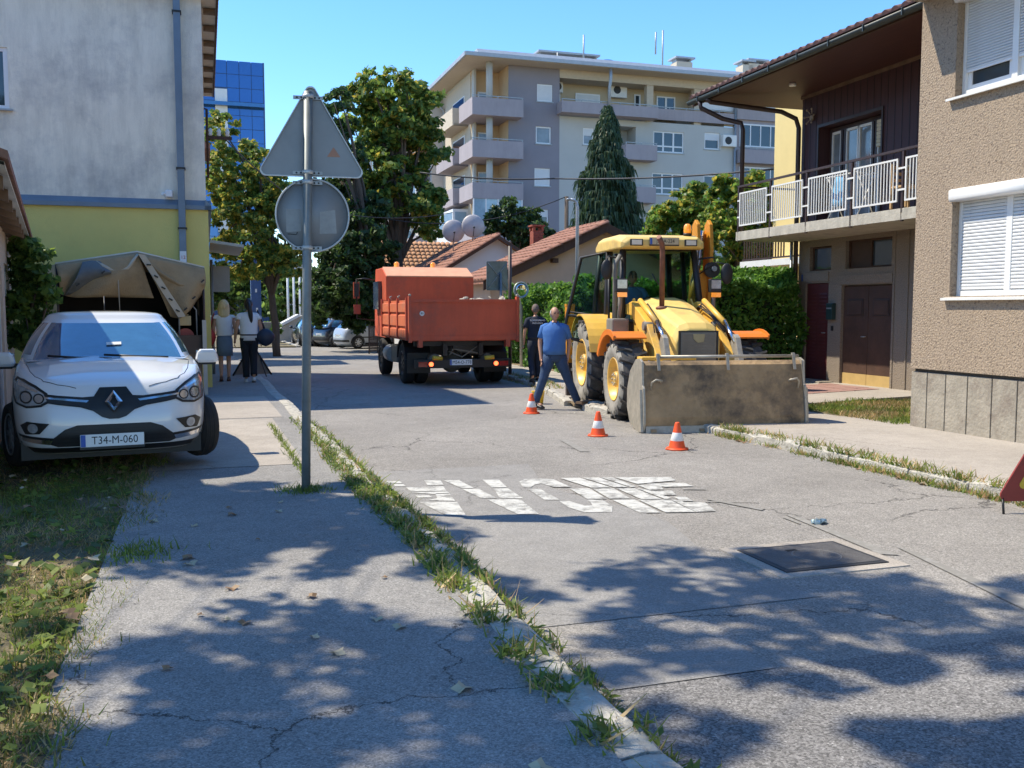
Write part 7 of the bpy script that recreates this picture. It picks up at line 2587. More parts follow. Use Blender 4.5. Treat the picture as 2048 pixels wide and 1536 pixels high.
hedge('thuja_hedge', 'bright green clipped hedge between the dump truck and the backhoe', 8.9, 10.1, 18.6, 28.2, -.3, 1.95, 42000, .13, 51, [L_hd, L_hd, L_hl, L_hl])
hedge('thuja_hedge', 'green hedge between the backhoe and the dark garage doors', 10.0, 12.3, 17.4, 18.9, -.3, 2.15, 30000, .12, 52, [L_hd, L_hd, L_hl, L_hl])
px_tree('thuja_shrub', 'taller green shrub sticking up at the end of the clipped hedge', 22.5, 1165, -.3, [(1170, 555, 12), (1160, 575, 18), (1178, 590, 18), (1150, 600, 20), (1170, 620, 22)], 3500, .13, [L_hl, L_hd], .03, 15, .8, .02, cat='shrub')

# ------------------------------------------------------------------ the street tree beside the viewer: its crown hangs above and shades the road
gs_pts = []
gr = random.Random(77)


def crown_spot(v, u, rad_, h):
    """a leaf clump whose place in the crown lies h metres up the sun's line from ground point (v, u)"""
    return (v - .576 * h, u + .38 * h, h, rad_)


spots = []
for k in range(330):
    u = gr.uniform(0.2, 8.4)
    v = gr.uniform(-3.8, 10.5)
    lim_u = 8.3 if v < 1.2 else (6.2 if v < 2.4 else 5.5 - .12 * (v - 2.2))
    if u > lim_u - .2:
        continue
    # sun patches left free as in the photograph
    free = False
    for (fv, fu, fr) in ((.2, 5.2, .95), (-1.2, 5.5, .8), (-1.6, 3.6, .7), (2.0, 3.0, .55), (4.2, 4.1, .7), (5.8, 3.9, .6), (2.6, 6.0, 1.3), (.4, 3.2, .4), (4.5, 2.6, .5)):
        if ((v - fv) ** 2 + ((u - fu) * 1.3) ** 2) < fr * fr:
            free = True
    if free and gr.random() < .8:
        continue
    if v < -.5 and u < 6.2 and gr.random() < .55:
        continue
    spots.append(crown_spot(v, u, gr.uniform(.35, .75), gr.uniform(5.6, 8.6)))
for k in range(46):
    spots.append(crown_spot(gr.uniform(-.6, 1.25), gr.uniform(6.0, 8.25), .42, gr.uniform(5.5, 7)))
for k in range(26):
    spots.append(crown_spot(gr.uniform(-.4, 1.6), gr.uniform(2.2, 4.4), .4, gr.uniform(5.5, 7.5)))
for k in range(12):
    spots.append(crown_spot(gr.uniform(-2.8, -.4), gr.uniform(6.4, 8.2), .5, gr.uniform(5.5, 7)))
ST = thing('street_tree', 'broad street tree beside the viewer whose crown shades the sidewalk and road', 'tree', -4.6, 3.2, -.05)
bl = [(b[0] + 4.6, b[1] - 3.2, b[2] + .05, b[3]) for b in spots]
trunk('trunk', M_bark, ST, [(0, 0, -.1), (.1, .1, 2.2), (.5, .3, 4.2), (1.2, .8, 6.3)], [.26, .2, .16, .08])
limbs('limbs', M_bark, ST, [(.1, .1, 3.0), (.5, .3, 4.2), (1.0, .6, 5.4)], bl, .014, 9)
foliage('crown', [L_md, L_lt, L_md], ST, bl, 68000, .14, 61, None, .05)
# ------------------------------------------------------------------ street furniture
M_post = mat('grey galvanised post', (.20, .225, .235), rough=.55, metal=.35, var=.15, scale=9)
M_back = mat('grey sign back', (.27, .285, .30), rough=.5, metal=.25, var=.07, scale=2.5, col2=(.22, .235, .25), thr=(.5, .75))
M_edge = mat('pale sign edge', (.52, .54, .55), rough=.45, metal=.3)
M_cone = mat('orange cone plastic', (.86, .10, .02), rough=.45, var=.08, scale=10)
M_refl = mat('white reflective band', (.78, .77, .74), rough=.5, var=.06, scale=15)

SP = thing('traffic_sign', 'grey post carrying a triangular and a round traffic sign seen from behind', 'traffic sign', .77, 7.98, 0, -5)
MB().tube([(0, 0, -.1), (.035, 0, 1.6), (.075, 0, 3.27)], .037, 16).build('post', M_post, SP)


def rounded(poly, r_, k=5):
    out = []
    n = len(poly)
    for i in range(n):
        p, a, b = Vector(poly[i]), Vector(poly[i - 1]), Vector(poly[(i + 1) % n])
        d1, d2 = (a - p).normalized(), (b - p).normalized()
        ang = d1.angle(d2)
        L_ = r_ / math.tan(ang / 2)
        c = p + (d1 + d2).normalized() * (r_ / math.sin(ang / 2))
        s_ = p + d1 * L_ - c
        e_ = p + d2 * L_ - c
        for j in range(k + 1):
            q = s_.lerp(e_, j / k).normalized() * r_
            out.append(tuple(c + q))
    return out


sd_ = .90
TX0 = .095
tri = [(x + TX0, z) for x, z in rounded([(-sd_ / 2, 0), (sd_ / 2, 0), (0, sd_ * .866)], .045)]
triz = 2.59
tp = MB().prism([(x, z + triz) for x, z in tri], 1, -.062, -.058).build('triangle_plate', M_back, SP)
o2 = tri
rimm = MB()
n = len(o2)
cx0, cz0 = TX0, sd_ * .29
for i in range(n):
    a, b = Vector(o2[i]), Vector(o2[(i + 1) % n])
    ai, bi_ = [p + (Vector((cx0, cz0)) - p).normalized() * .014 for p in (a, b)]
    f = lambda p, y: (p[0], y, p[1] + triz)
    rimm.quad(f(a, -.064), f(b, -.064), f(b, -.036), f(a, -.036))
    rimm.quad(f(a, -.036), f(b, -.036), f(bi_, -.036), f(ai, -.036))
    rimm.quad(f(ai, -.036), f(bi_, -.036), f(bi_, -.058), f(ai, -.058))
rimm.build('folded_rim', M_edge, tp)
stk = MB().prism([(.22, triz + .17), (.33, triz + .17), (.275, triz + .25)], 1, -.0575, -.0568).build('orange_sticker', mat('faded orange print', (.42, .22, .15), rough=.6), tp)
rc = .30
cz = 2.575 - rc
dk_ = MB().lathe([(.001, -.0), (rc, 0), (rc, .004), (.001, .004)], axis=1, c=(.095, -.062, cz), n=56).build('round_plate', M_back, SP)
MB().lathe([(rc, -.004), (rc + .004, .0), (rc + .004, .026), (rc - .010, .026), (rc - .010, .0)], axis=1, c=(.095, -.060, cz), n=56, caps=False).build('folded_rim', M_edge, dk_)
MB().prism([(.15, cz - .15), (.29, cz - .145), (.28, cz + .05), (.155, cz + .03)], 1, -.0575, -.0568).build('old_label', mat('grey label residue', (.33, .34, .34), rough=.7, var=.15, scale=12), dk_)
MB().prism([(-.12, cz - .14), (.0, cz - .13), (.0, cz + .05), (-.12, cz + .05)], 1, -.0575, -.0568).build('old_label', mat('pale label residue', (.31, .325, .33), rough=.7, var=.12, scale=12), dk_)
MB().tube([(-.11, -.056, cz - .155), (-.04, -.056, cz - .16), (-.03, -.056, cz - .14)], .0035, 5).build('pen_mark', M_black, dk_)
for z in (triz + .64, triz + .03, cz + rc - .035, cz - rc + .03):
    xo = .075 * z / 3.27
    br = MB().b2(xo - .12, xo + .12, -.056, -.040, z - .014, z + .014).build('mounting_rail', M_galv, SP)
    MB().lathe([(.042, -.016), (.042, .016)], c=(xo, 0, z), n=14, caps=False).build('clamp', M_edge, br, solid=.004)
    for x in (-.09, -.055, .055, .09):
        MB().lathe([(.008, -.008), (.008, 0)], axis=1, c=(xo + x, -.034, z), n=8).build('bolt', M_black, br)

for c_ in list(SP.children):
    if not c_.name.startswith('post'):
        c_.scale = (1, -1, 1)
# small rectangular sign further along, folding triangle on the pavement
q = on_z(428, 748, -.07)
S2 = thing('traffic_sign', 'rectangular sign panel seen from behind on a thin post beyond the canvas trailer', 'traffic sign', q.x, q.y, -.07, 0)
MB().tube([(0, 0, -.1), (0, 0, 2.75)], .035, 10).build('post', M_post, S2)
MB().prism([(x, z + 1.98) for x, z in rounded([(-.05, 0), (.42, 0), (.42, .62), (-.05, .62)], .04)], 1, .04, .06).build('panel', M_back, S2)
q = on_z(494, 752, -.08)
S3 = thing('folding_sign', 'folding triangular road works sign seen from behind, hidden between the two women', 'road sign', q.x + .12, q.y, -.08, 10)
MB().prism([(-.42, .04), (.42, .04), (0, .74)], 1, -.02, 0.0).build('panel', mat('grey brown sign back', (.17, .145, .12), rough=.7), S3)
for s in (-1, 1):
    MB().tube([(s * .45, -.02, .02), (0, -.02, .78)], .022, 6).build('frame_bar', M_trim, S3)
    MB().tube([(s * .2, -.02, .4), (s * .25, -.35, 0)], .012, 6).build('support_leg', M_trim, S3)

# red framed warning triangle at the right edge of the picture
a = on_z(2015, 1037, zroad(6))
WS = thing('warning_sign', 'red bordered yellow triangular road works sign standing on short legs at the right edge', 'road sign', a.x + .50, a.y + .05, zroad(6), -16)
R_ = Matrix.Rotation(rad(-8), 4, 'X')
sz = .92
ou_ = rounded([(-sz / 2, 0), (sz / 2, 0), (0, sz * .866)], .05)
pn = MB().prism([(x, z + .10) for x, z in ou_], 1, 0, .018).build('panel', mat('shaded red sign paint', (.24, .03, .02), rough=.55, var=.12, scale=10), WS)  # red darkened to carry the shade on the sign's front
sc_ = .64
MB().prism([(x * sc_, z * sc_ + .10 + sz * .866 * (1 - sc_) * .36) for x, z in ou_], 1, -.004, 0).build('yellow_field', mat('sign yellow', (.55, .36, .03), rough=.5, var=.06), pn)  # yellow darkened for the same shade
MB().tube([(-.02, -.006, .36), (.02, -.006, .50)], .025, 6).tube([(-.10, -.006, .24), (.0, -.006, .36)], .022, 6).tube([(.0, -.006, .36), (.06, -.006, .24)], .022, 6).tube([(.02, -.006, .47), (.14, -.006, .30)], .012, 6).build('digging_man_symbol', M_ink, pn)
for x in (-.40, .40):
    MB().tube([(x, .01, .13), (x - .01, -.03, .0)], .010, 6).build('front_leg', M_trim, WS)
MB().tube([(0, .02, .6), (0, .45, .0)], .012, 6).build('rear_strut', M_trim, WS)

# cones
cn = thing('traffic_cone', 'orange cone with white bands, leftmost of the three, beside the man in blue', 'cone', 0, 0, 0)
k = .78
MB().lathe([(.19, 0), (.19, .018), (.175, .028), (.135, .03)], n=8).build('base', M_cone, cn)
MB().lathe([(.135, .03), (.128, .05), (.106, .145)], n=24, caps=False).build('lower_cone', M_cone, cn)
MB().lathe([(.106, .145), (.107, .147), (.073, .275), (.072, .277)], n=24, caps=False).build('white_band', M_refl, cn)
MB().lathe([(.072, .277), (.040, .42), (.034, .44), (.028, .445), (.02, .40)], n=24, caps=False).build('upper_cone', M_cone, cn)
for i, (px, py, lb) in enumerate(((1063, 827, None), (1196, 872, 'orange cone with white bands in front of the big wheel of the backhoe'), (1354, 899, 'orange cone with white bands, nearest of the three, before the front bucket'))):
    c = cn if i == 0 else copy_tree(cn)
    q = on_z(px, py, -.2)
    q = on_z(px, py, zroad(q.y))
    place(c, q.x, q.y, zroad(q.y) + .003, i * 40)
    c.scale = (.76, .76, .74)
    c['group'] = 'traffic cones'
    if lb:
        c['label'] = lb
q = on_z(1080, 808, zroad(15))
bkt = thing('bucket', 'small yellow bucket standing behind the leftmost cone', 'bucket', q.x, q.y + .1, zroad(15) + .0)
MB().lathe([(.09, 0), (.12, .22), (.125, .23), (.11, .22), (.08, .02)], n=20).build('shell', mat('yellow bucket plastic', (.75, .48, .03), rough=.4), bkt)
MB().tube([(-.12, 0, .2), (-.08, 0, .08), (.0, -.1, .04), (.08, 0, .08), (.12, 0, .2)], .004, 5).build('handle', M_galv, bkt)
shv = thing('fallen_plank', 'weathered plank lying over the dug up sidewalk behind the man', 'plank', 6.7, 15.2, zright(15) + .02, 35)
MB().b2(-.9, .9, -.06, .06, 0, .04).build('board', M_woodl, shv)

# sign with square back, dark post, traffic mirror behind the truck
q = on_u(998, 552, 26.5)
S4 = thing('traffic_sign', 'square blue grey sign seen from behind, tilted, right above the dump truck load', 'traffic sign', q.x, 26.5, zright(26), 14)
zc4 = q.z - zright(26)
MB().tube([(.08, .03, 0), (.08, .03, zc4 + .1)], .035, 10).build('post', M_post, S4)
pn = MB().prism([(x, z + zc4) for x, z in rounded([(-.37, -.42), (.37, -.42), (.33, .45), (-.37, .42)], .03)], 1, .08, .10).build('panel', mat('blue grey sign back', (.16, .21, .23), rough=.4, metal=.3, var=.25, scale=5), S4)
MB().tube([(-.34, .07, zc4 + .38), (.0, .065, zc4 + .02), (.34, .07, zc4 + .40)], .012, 5).tube([(-.34, .07, zc4 - .38), (.0, .065, zc4), (.34, .07, zc4 - .38)], .012, 5).build('stiffening_rib', M_galv, pn)
q = on_z(1020, 750, zright(23.7))
S5 = thing('dark_post', 'thin dark post standing on the sidewalk just right of the dump truck', 'post', q.x, q.y, zright(23.7), 0)
MB().tube([(0, 0, -.1), (0, 0, 3.25)], .045, 10).build('pole', M_brownp, S5)
q = on_u(1042, 580, 26.0)
S6 = thing('traffic_mirror', 'round convex traffic mirror on a beige post in front of the hedge', 'mirror', q.x, 26.0, zright(26), 8)
zc4 = q.z - zright(26)
MB().tube([(.06, .1, 0), (.06, .1, zc4 - .1), (0, .03, zc4)], .045, 10).build('post', M_board, S6)
MB().lathe([(.235, .04), (.24, .0), (.215, -.01), (.21, .0)], axis=1, c=(0, -.02, zc4), n=32, caps=False).build('mirror_rim', M_edge, S6)
MB().lathe([(.212, .0), (.15, -.022), (.08, -.034), (.01, -.038)], axis=1, c=(0, -.02, zc4), n=32).build('mirror_face', mat('mirror face', (.75, .8, .8), rough=.03, metal=1), S6)

# street lamp with curved head, wooden pole, wires
lp = on_u(1154, 560, 26.5)
L1 = thing('street_lamp', 'slim grey street lamp with a curved top in front of the peach house', 'street lamp', lp.x, 26.5, zright(26), 0)
zl_ = on_u(1154, 400, 26.5).z - zright(26)
MB().tube([(0, 0, 0), (0, 0, zl_ - .22), (-.03, 0, zl_ - .08), (-.10, 0, zl_ - .01), (-.22, 0, zl_ + .01)], [.055, .05, .048, .046, .045], 12).build('pole', M_edge, L1)
MB().ball((-.28, 0, zl_ + .01), .06, 10, (1.3, 1, .6)).build('lamp_head', M_galv, L1)
lp = on_u(1133, 450, 40)
UPL = thing('utility_pole', 'thin wooden utility pole carrying the wires behind the tiled roofs', 'utility pole', lp.x, 40, zright(40), 0)
zp = on_u(1133, 393, 40).z - zright(40)
MB().tube([(0, 0, 0), (0, 0, zp)], [.12, .09], 10).build('pole', M_bark, UPL)


def wire(label, pts, r_=.018, sag=0.3):
    mb = MB()
    for a, b in zip(pts, pts[1:]):
        P = []
        for i in range(17):
            t_ = i / 16
            p = Vector(a).lerp(Vector(b), t_)
            p.z -= sag * 4 * t_ * (1 - t_)
            P.append(p)
        mb.tube(P, r_, 6)
    o = mb.build('overhead_wire', M_black, None)
    meta(o, label, 'wire')
    return o


def ow(px, py, Y):
    return at_d(px, py, Y)


pole_top = W(lp.x, 40, zp + zright(40))
wire('black cable crossing before the apartment block from the crown to the yellow house', [ow(840, 345, 40), ow(1110, 357, 38), ow(1548, 338, 30)], .03, .12)
wire('thin wire from the round sign side crown to the utility pole', [ow(690, 418, 42), pole_top], .022, .9)
wire('thin wire from the insulator bracket over the street to the satellite dishes', [W(.35, 20.7, 5.15), ow(640, 420, 32), ow(905, 425, 40)], .014, .25)

# canvas covered trailer
CT_ = thing('canvas_trailer', 'brown canvas covered trailer with its rear flaps hanging loose behind the white car', 'trailer', -2.35, 17.3, -.02, 16.6)
WT = 2.45
M_can = mat('brown canvas', (.36, .26, .145), rough=.95, var=.14, scale=2.2, bump=.5, bscale=40, col2=(.23, .17, .10), thr=(.5, .7))
M_canl = mat('faded canvas top', (.50, .43, .32), rough=.95, var=.12, scale=3)
zs_, zp_ = 2.26, 2.50
DT = 1.45
px_ = 1.30
mb = MB()
nx, ny = 13, 9
V = []
for j in range(ny):
    for i in range(nx):
        x = WT * i / (nx - 1)
        y = DT * j / (ny - 1)
        z = zs_ + (zp_ - zs_) * (1 - abs(x - px_) / (px_ if x < px_ else WT - px_)) - .03 * math.sin(PI * ((y / DT * 3) % 1))
        V.append((x, y, z))
mb.add(V, [(j * nx + i, j * nx + i + 1, (j + 1) * nx + i + 1, (j + 1) * nx + i) for j in range(ny - 1) for i in range(nx - 1)], True)
mb.build('canvas_roof', M_canl, CT_, solid=.01)
for x in (0, WT):
    V = [(x + .03 * math.sin(j * 1.9) * math.sin(PI * k / 5), DT * j / 10, .95 + (zs_ - .95) * k / 5) for k in range(6) for j in range(11)]
    MB().add(V, [(k * 11 + j, k * 11 + j + 1, (k + 1) * 11 + j + 1, (k + 1) * 11 + j) for k in range(5) for j in range(10)], True).build('canvas_side', mat('sunlit canvas side', (.46, .37, .24), rough=.95, var=.1, scale=3) if x == 0 else M_can, CT_, solid=.01)  # sun on the left side is put into a paler canvas colour
MB().quad((0, DT, .9), (WT, DT, .9), (WT, DT, zs_), (px_, DT, zp_), (0, DT, zs_)).build('canvas_back', M_can, CT_)
MB().tube([(0, -.01, zs_ + .01), (px_, -.01, zp_ + .01), (WT, -.01, zs_ + .01)], .018, 6).build('roof_hem', mat('pale hem rope', (.66, .60, .48), rough=.8), CT_)


def flap(name, top, bot, folds, depth, m, ph=0.0, n=26, k=12, curl=.08):
    """cloth hung between two polylines given as functions of s in 0..1"""
    V = []
    for j in range(k + 1):
        t_ = j / k
        for i in range(n + 1):
            s = i / n
            a, b = Vector(top(s)), Vector(bot(s))
            p = a.lerp(b, t_)
            p.y -= depth * t_ * (math.sin(s * folds * 2 * PI + ph + 2.2 * t_) * .6 + .4 * math.sin(s * folds * 5 + t_ * 5)) + curl * math.sin(t_ * PI)
            p.z -= .02 * math.sin(s * folds * 4 + ph) * t_
            V.append(p)
    return MB().add(V, [(j * (n + 1) + i, j * (n + 1) + i + 1, (j + 1) * (n + 1) + i + 1, (j + 1) * (n + 1) + i) for j in range(k) for i in range(n)], True).build(name, m, CT_, solid=.008)


def poly_f(P):
    def f(s):
        s = s * (len(P) - 1)
        i = min(int(s), len(P) - 2)
        a, b = P[i], P[i + 1]
        t_ = s - i
        return (a[0] + (b[0] - a[0]) * t_, -.03, a[1] + (b[1] - a[1]) * t_)
    return f


zt_f = lambda x: zs_ + (zp_ - zs_) * (1 - abs(x - px_) / (px_ if x < px_ else WT - px_))
flap('rear_flap', poly_f([(0.0, zt_f(0)), (.5, zt_f(.5)), (.9, zt_f(.9)), (px_, zp_)]), poly_f([(.05, 1.78), (.30, 1.72), (.85, 1.70), (1.55, 1.72)]), 1.6, .10, M_can, .4)
flap('rear_flap', poly_f([(px_, zp_), (1.7, zt_f(1.7)), (2.1, zt_f(2.1)), (WT, zs_)]), poly_f([(1.86, 1.40), (1.98, 1.34), (2.2, 1.52), (WT, 1.80)]), 1.2, .12, M_can, 2.0)
flap('folded_flap', poly_f([(.42, zt_f(.42) - .02), (.56, zt_f(.56) - .02), (.70, zt_f(.7) - .05), (.80, 2.20)]), poly_f([(.12, 1.76), (.30, 1.80), (.55, 1.98), (.84, 2.08)]), .8, .05, mat('grey canvas lining', (.15, .16, .16), rough=.95, var=.15), 1.2, curl=.18)
flap('swag_fold', poly_f([(.62, zt_f(.62) - .03), (.9, 2.22), (1.12, 2.30), (px_, zp_ - .02)]), poly_f([(.78, 2.16), (.98, 2.09), (1.15, 2.16), (px_, zp_ - .06)]), .5, .03, M_canl, .4, 14, 5, .10)
flap('swag_fold', poly_f([(px_ + .02, zp_ - .02), (1.65, 2.22), (2.02, 1.98), (2.42, 2.06)]), poly_f([(px_ + .06, zp_ - .10), (1.62, 2.12), (2.0, 1.90), (2.42, 1.92)]), .5, .03, M_can, .9, 14, 5, .12)
b0, b1 = Vector((px_ - .02, -.16, zp_ - .03)), Vector((1.92, -.20, 1.37))
MB().quad(b0 + Vector((0, 0, 0)), b0 + Vector((.12, 0, -.02)), b1 + Vector((.13, 0, .02)), b1).build('buckle_band', M_canl, CT_, solid=.012)
eb = None
for i in range(5):
    p = b0.lerp(b1, .17 + .18 * i) + Vector((.06, -.02, 0))
    eb = MB().b2(-.035, .035, -.015, .012, -.012, .012).build('eyelet', M_black, CT_, loc=p) if eb is None else inst(eb, CT_, p, (0, .5, 0))
for (x, z) in ((2.36, 2.02), (2.2, 1.72), (2.05, 1.52), (.70, 2.14), (.30, 1.92)):
    inst(eb, CT_, (x, -.20, z), (0, -.7, 0))
MB().tube([(.95, -.14, 2.02), (.97, -.12, 1.3)], .008, 5).build('hanging_cord', M_canl, CT_)
MB().b2(0.02, WT - .02, 0, DT, .62, .72).build('trailer_bed', M_brownp, CT_)
MB().b2(0.02, WT - .02, -.03, .0, .72, 1.05).build('tail_board', M_brownp, CT_)
MB().quad((.02, DT - .03, .7), (WT - .02, DT - .03, .7), (WT - .02, DT - .03, zs_ - .05), (.02, DT - .03, zs_ - .05)).build('inner_shade_sheet', M_dark, CT_)  # near black sheet added to paint the shade inside the canvas
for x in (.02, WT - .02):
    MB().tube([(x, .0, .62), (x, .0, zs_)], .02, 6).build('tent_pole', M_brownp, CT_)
    MB().quad((x, .02, .75), (x, DT - .03, .75), (x, DT - .03, zs_ - .03), (x, .02, zs_ - .03)).build('side_shade_sheet', M_dark, CT_)  # side sheet paints the same inside shade
    wheel(CT_, (x, 1.2, .34), .34, .2, .2, -1 if x < 1 else 1, 0, M_trim, 6)
cr = MB().tube([(2.02, .12, .75), (2.02, .12, 1.52), (2.10, .12, 1.58), (2.26, .12, 1.58), (2.33, .12, 1.50), (2.33, .12, .75)], .014, 6).build('inner_rack', M_galv, CT_)
jc = thing('jerry_can', 'tan jerry can strapped inside the rear of the canvas trailer', 'jerry can', 0, 0)
jp = W(-2.35, 17.3, 0) + Matrix.Rotation(AS + rad(16.6), 3, 'Z') @ Vector((2.14, .2, 0))
jc.location = (jp.x, jp.y, 1.30)
MB().b2(-.11, .11, -.06, .06, -.10, .08).b2(-.07, .07, -.02, .02, .08, .11).build('can', mat('tan plastic', (.60, .47, .25), rough=.5), jc, .02)
rr_ = thing('red_hose_reel', 'red round reel below the jerry can in the canvas trailer', 'reel', 0, 0)
rr_.location = (jp.x, jp.y, 1.0)
rr_.rotation_euler = (0, 0, AS + rad(16.6))
MB().lathe([(.15, -.05), (.15, .05), (.12, .06), (.05, .03), (.05, -.03)], axis=1, n=24).build('drum', mat('faded red', (.42, .09, .07), rough=.6), rr_)
wp = thing('wooden_prop', 'pale wooden prop standing at the right rear corner of the canvas trailer', 'wooden post', -.02, 17.9, -.05)
MB().b2(-.035, .035, -.035, .035, 0, 1.35).build('beam', M_board, wp)
MB().b2(-.27, -.05, -.03, .0, 0, .75).build('board', M_woodl, wp)

# far end: blue post, flag poles, stone blocks, wheelie bin, gate
q = on_z(512, 690, -.4)
bp_ = thing('blue_pillar', 'tall blue square pillar beyond the black haired woman', 'pillar', q.x, 52, zroad(50))
q = on_u(512, 600, 52)
bp_.location = W(q.x, 52, zroad(50))
MB().b2(-.26, .26, -.26, .26, 0, 4.6).build('shaft', mat('blue painted steel', (.05, .10, .22), rough=.5, var=.15), bp_)
for (x, z) in ((0, 2.9), (.03, 1.9), (-.02, 1.2)):
    MB().b2(x - .05, x + .05, -.27, -.261, z - .09, z + .09).build('torn_sticker', M_rail, bp_)
for i, (px, yt, lb) in enumerate(((576, 548, 'leftmost'), (588, 552, 'second from the left'), (600, 556, 'middle'), (607, 560, 'fourth from left'))):
    q = on_u(px, 600, 60 + i * 2)
    fp = thing('flag_pole', 'thin white flag pole beyond the street, ' + lb + ' of four', 'flag pole', q.x, 60 + i * 2, -.45, 0, 'flag poles by the stones')
    MB().tube([(0, 0, 0), (0, 0, 4.6)], .07, 8).build('pole', M_rail, fp)
q = on_u(590, 660, 56)
sb_ = thing('stone_sculpture', 'pale folded stone slab leaning beside the far grass edge', 'sculpture', q.x, 56, -.42, 10)
MB().prism([(-.9, 0), (.95, 0), (.95, 1.15), (.55, 1.55), (.3, 1.5), (-.55, 1.0), (-1.0, .7)], 1, 0, .6).build('slab', mat('pale rough stone', (.38, .36, .31), rough=.95, var=.15, scale=3, bump=.8, bscale=8), sb_)
MB().prism([(-.75, .95), (.3, 1.5), (.2, 1.62), (-.8, 1.1)], 1, -.1, .5).build('top_ledge', M_rail, sb_)
q = on_u(538, 655, 54)
sb2 = thing('mossy_block', 'low block overgrown with yellow green plants beside the stone sculpture', 'planted block', q.x, 54, -.42, 5)
MB().b2(-.5, .6, 0, .8, 0, 1.2).build('block', M_plinth, sb2, .05)
foliage('ivy', [L_lt, L_hl], sb2, [(-.2, 0, .5, .5), (.3, 0, .6, .5), (0, 0, .9, .4)], 1500, .12, 81)
vb = sheet('far_lawn', M_lawn, frange(48, 80, 4), lambda u: -6, lambda u: 4.3 - (u - 48) * .02, lambda v, u: zroad(u) + .06, nv=3, skirt=.2)
kb = sheet('far_kerb', M_kerb, frange(48, 80, 4), lambda u: 4.3 - (u - 48) * .02, lambda u: 4.5 - (u - 48) * .02, lambda v, u: zroad(u) + .10, nv=2, skirt=.2)
# iron gate left of the truck
q = on_z(738, 708, zroad(38))
gt_ = thing('iron_gate', 'open dark iron gate panel on the sidewalk left of the dump truck', 'gate', q.x, q.y, zroad(38), 62)
MB().b2(0, 1.15, -.02, .02, .08, .12).b2(0, 1.15, -.02, .02, 1.1, 1.15).b2(0, .05, -.02, .02, 0, 1.2).b2(1.1, 1.15, -.02, .02, 0, 1.2).b2(0, 1.15, -.02, .02, .58, .62).build('frame', M_brownp, gt_)
gb = None
for i in range(9):
    gb = MB().b2(-.012, .012, -.01, .01, .12, 1.1).build('gate_bar', M_brownp, gt_, loc=(.12 + i * .115, 0, 0)) if gb is None else inst(gb, gt_, (.12 + i * .115, 0, 0))
# crushed can on the road by the edge line
q = on_z(1638, 1048, zroad(6.3))
cnn = thing('crushed_can', 'flattened pale blue can lying on the road above the manhole cover', 'litter', q.x, q.y, zroad(6.3) + .006, 20)
mb = MB().ball((0, 0, .012), 1, 12, (.085, .045, .016))
vs = [Vector((p.x, p.y + .01 * math.sin(p.x * 90), max(0, p.z + .010 * math.sin(p.x * 70 + p.y * 110)))) for p in mb.V]
MB().add(vs, mb.F, False).build('can_body', mat('crushed tin', (.32, .42, .44), rough=.35, metal=.6, var=.2, scale=30), cnn)
MB().tube([(-.03, 0, .02), (-.028, .01, .05)], .004, 5).build('ring_pull', M_galv, cnn)
# ------------------------------------------------------------------ people
M_skin = mat('skin', (.46, .25, .16), rough=.55, var=.06, scale=6)
M_skin2 = mat('tanned skin', (.50, .27, .175), rough=.55, var=.06, scale=6)


def skin_body(nodes, edges, root):
    names = list(nodes)
    ix = {n: i for i, n in enumerate(names)}
    me = bpy.data.meshes.new('tmp')
    me.from_pydata([nodes[n][0] for n in names], [(ix[a], ix[b]) for a, b in edges], [])
    o = bpy.data.objects.new('tmp', me)
    COL.objects.link(o)
    md = o.modifiers.new('skin', 'SKIN')
    md.use_smooth_shade = True
    if not me.skin_vertices:
        bpy.context.view_layer.objects.active = o
        me.skin_vertices if me.skin_vertices else None
    lay = me.skin_vertices[0].data
    for i, n in enumerate(names):
        lay[i].radius = (nodes[n][1], nodes[n][1])
        lay[i].use_root = (n == root)
    sd = o.modifiers.new('sub', 'SUBSURF')
    sd.levels = 1
    sd.render_levels = 1
    dg = bpy.context.evaluated_depsgraph_get()
    m2 = bpy.data.meshes.new_from_object(o.evaluated_get(dg))
    V = [v.co.copy() for v in m2.vertices]
    F = [tuple(p.vertices) for p in m2.polygons]
    bpy.data.objects.remove(o)
    return V, F


def head_mesh(c, s=1.0, yaw=0.0, scale=1.0, grow=0.0, keep=None):
    n, m = 24, 18
    V, F = [], []
    R = Matrix.Rotation(yaw, 3, 'Z')
    for i in range(m + 1):
        ph = PI * i / m
        for k in range(n):
            t = 2 * PI * k / n
            x, y, z = math.sin(ph) * math.sin(t), -math.sin(ph) * math.cos(t), math.cos(ph)
            px, py, pz = x * .076, y * .098, z * .118
            if z < 0:
                q = 1 + z * .28
                px *= q
                if y > 0:
                    py *= 1 + z * .35
            front = max(0, -y)
            if abs(x) < .22 and front > .7:
                if -.32 < z < .12:
                    py -= .022 * (1 - abs(x) / .22) * (1 - (z + .32) / .44)
                if -.62 < z < -.45:
                    py -= .006
            if .1 < z < .3 and front > .7 and abs(x) < .5:
                py -= .004
            if abs(abs(x) - .35) < .14 and .0 < z < .14 and front > .7:
                py += .009
            p = Vector((px, py, pz)) * (s * scale)
            if grow:
                p += Vector((x, y, z)) * grow
            V.append(R @ p + Vector(c))
    for i in range(m):
        for k in range(n):
            f = (i * n + k, i * n + (k + 1) % n, (i + 1) * n + (k + 1) % n, (i + 1) * n + k)
            if keep is None:
                F.append(f)
            else:
                ph = PI * (i + .5) / m
                t = 2 * PI * (k + .5) / n
                if keep(math.sin(ph) * math.sin(t), -math.sin(ph) * math.cos(t), math.cos(ph)):
                    F.append(f)
    return V, F


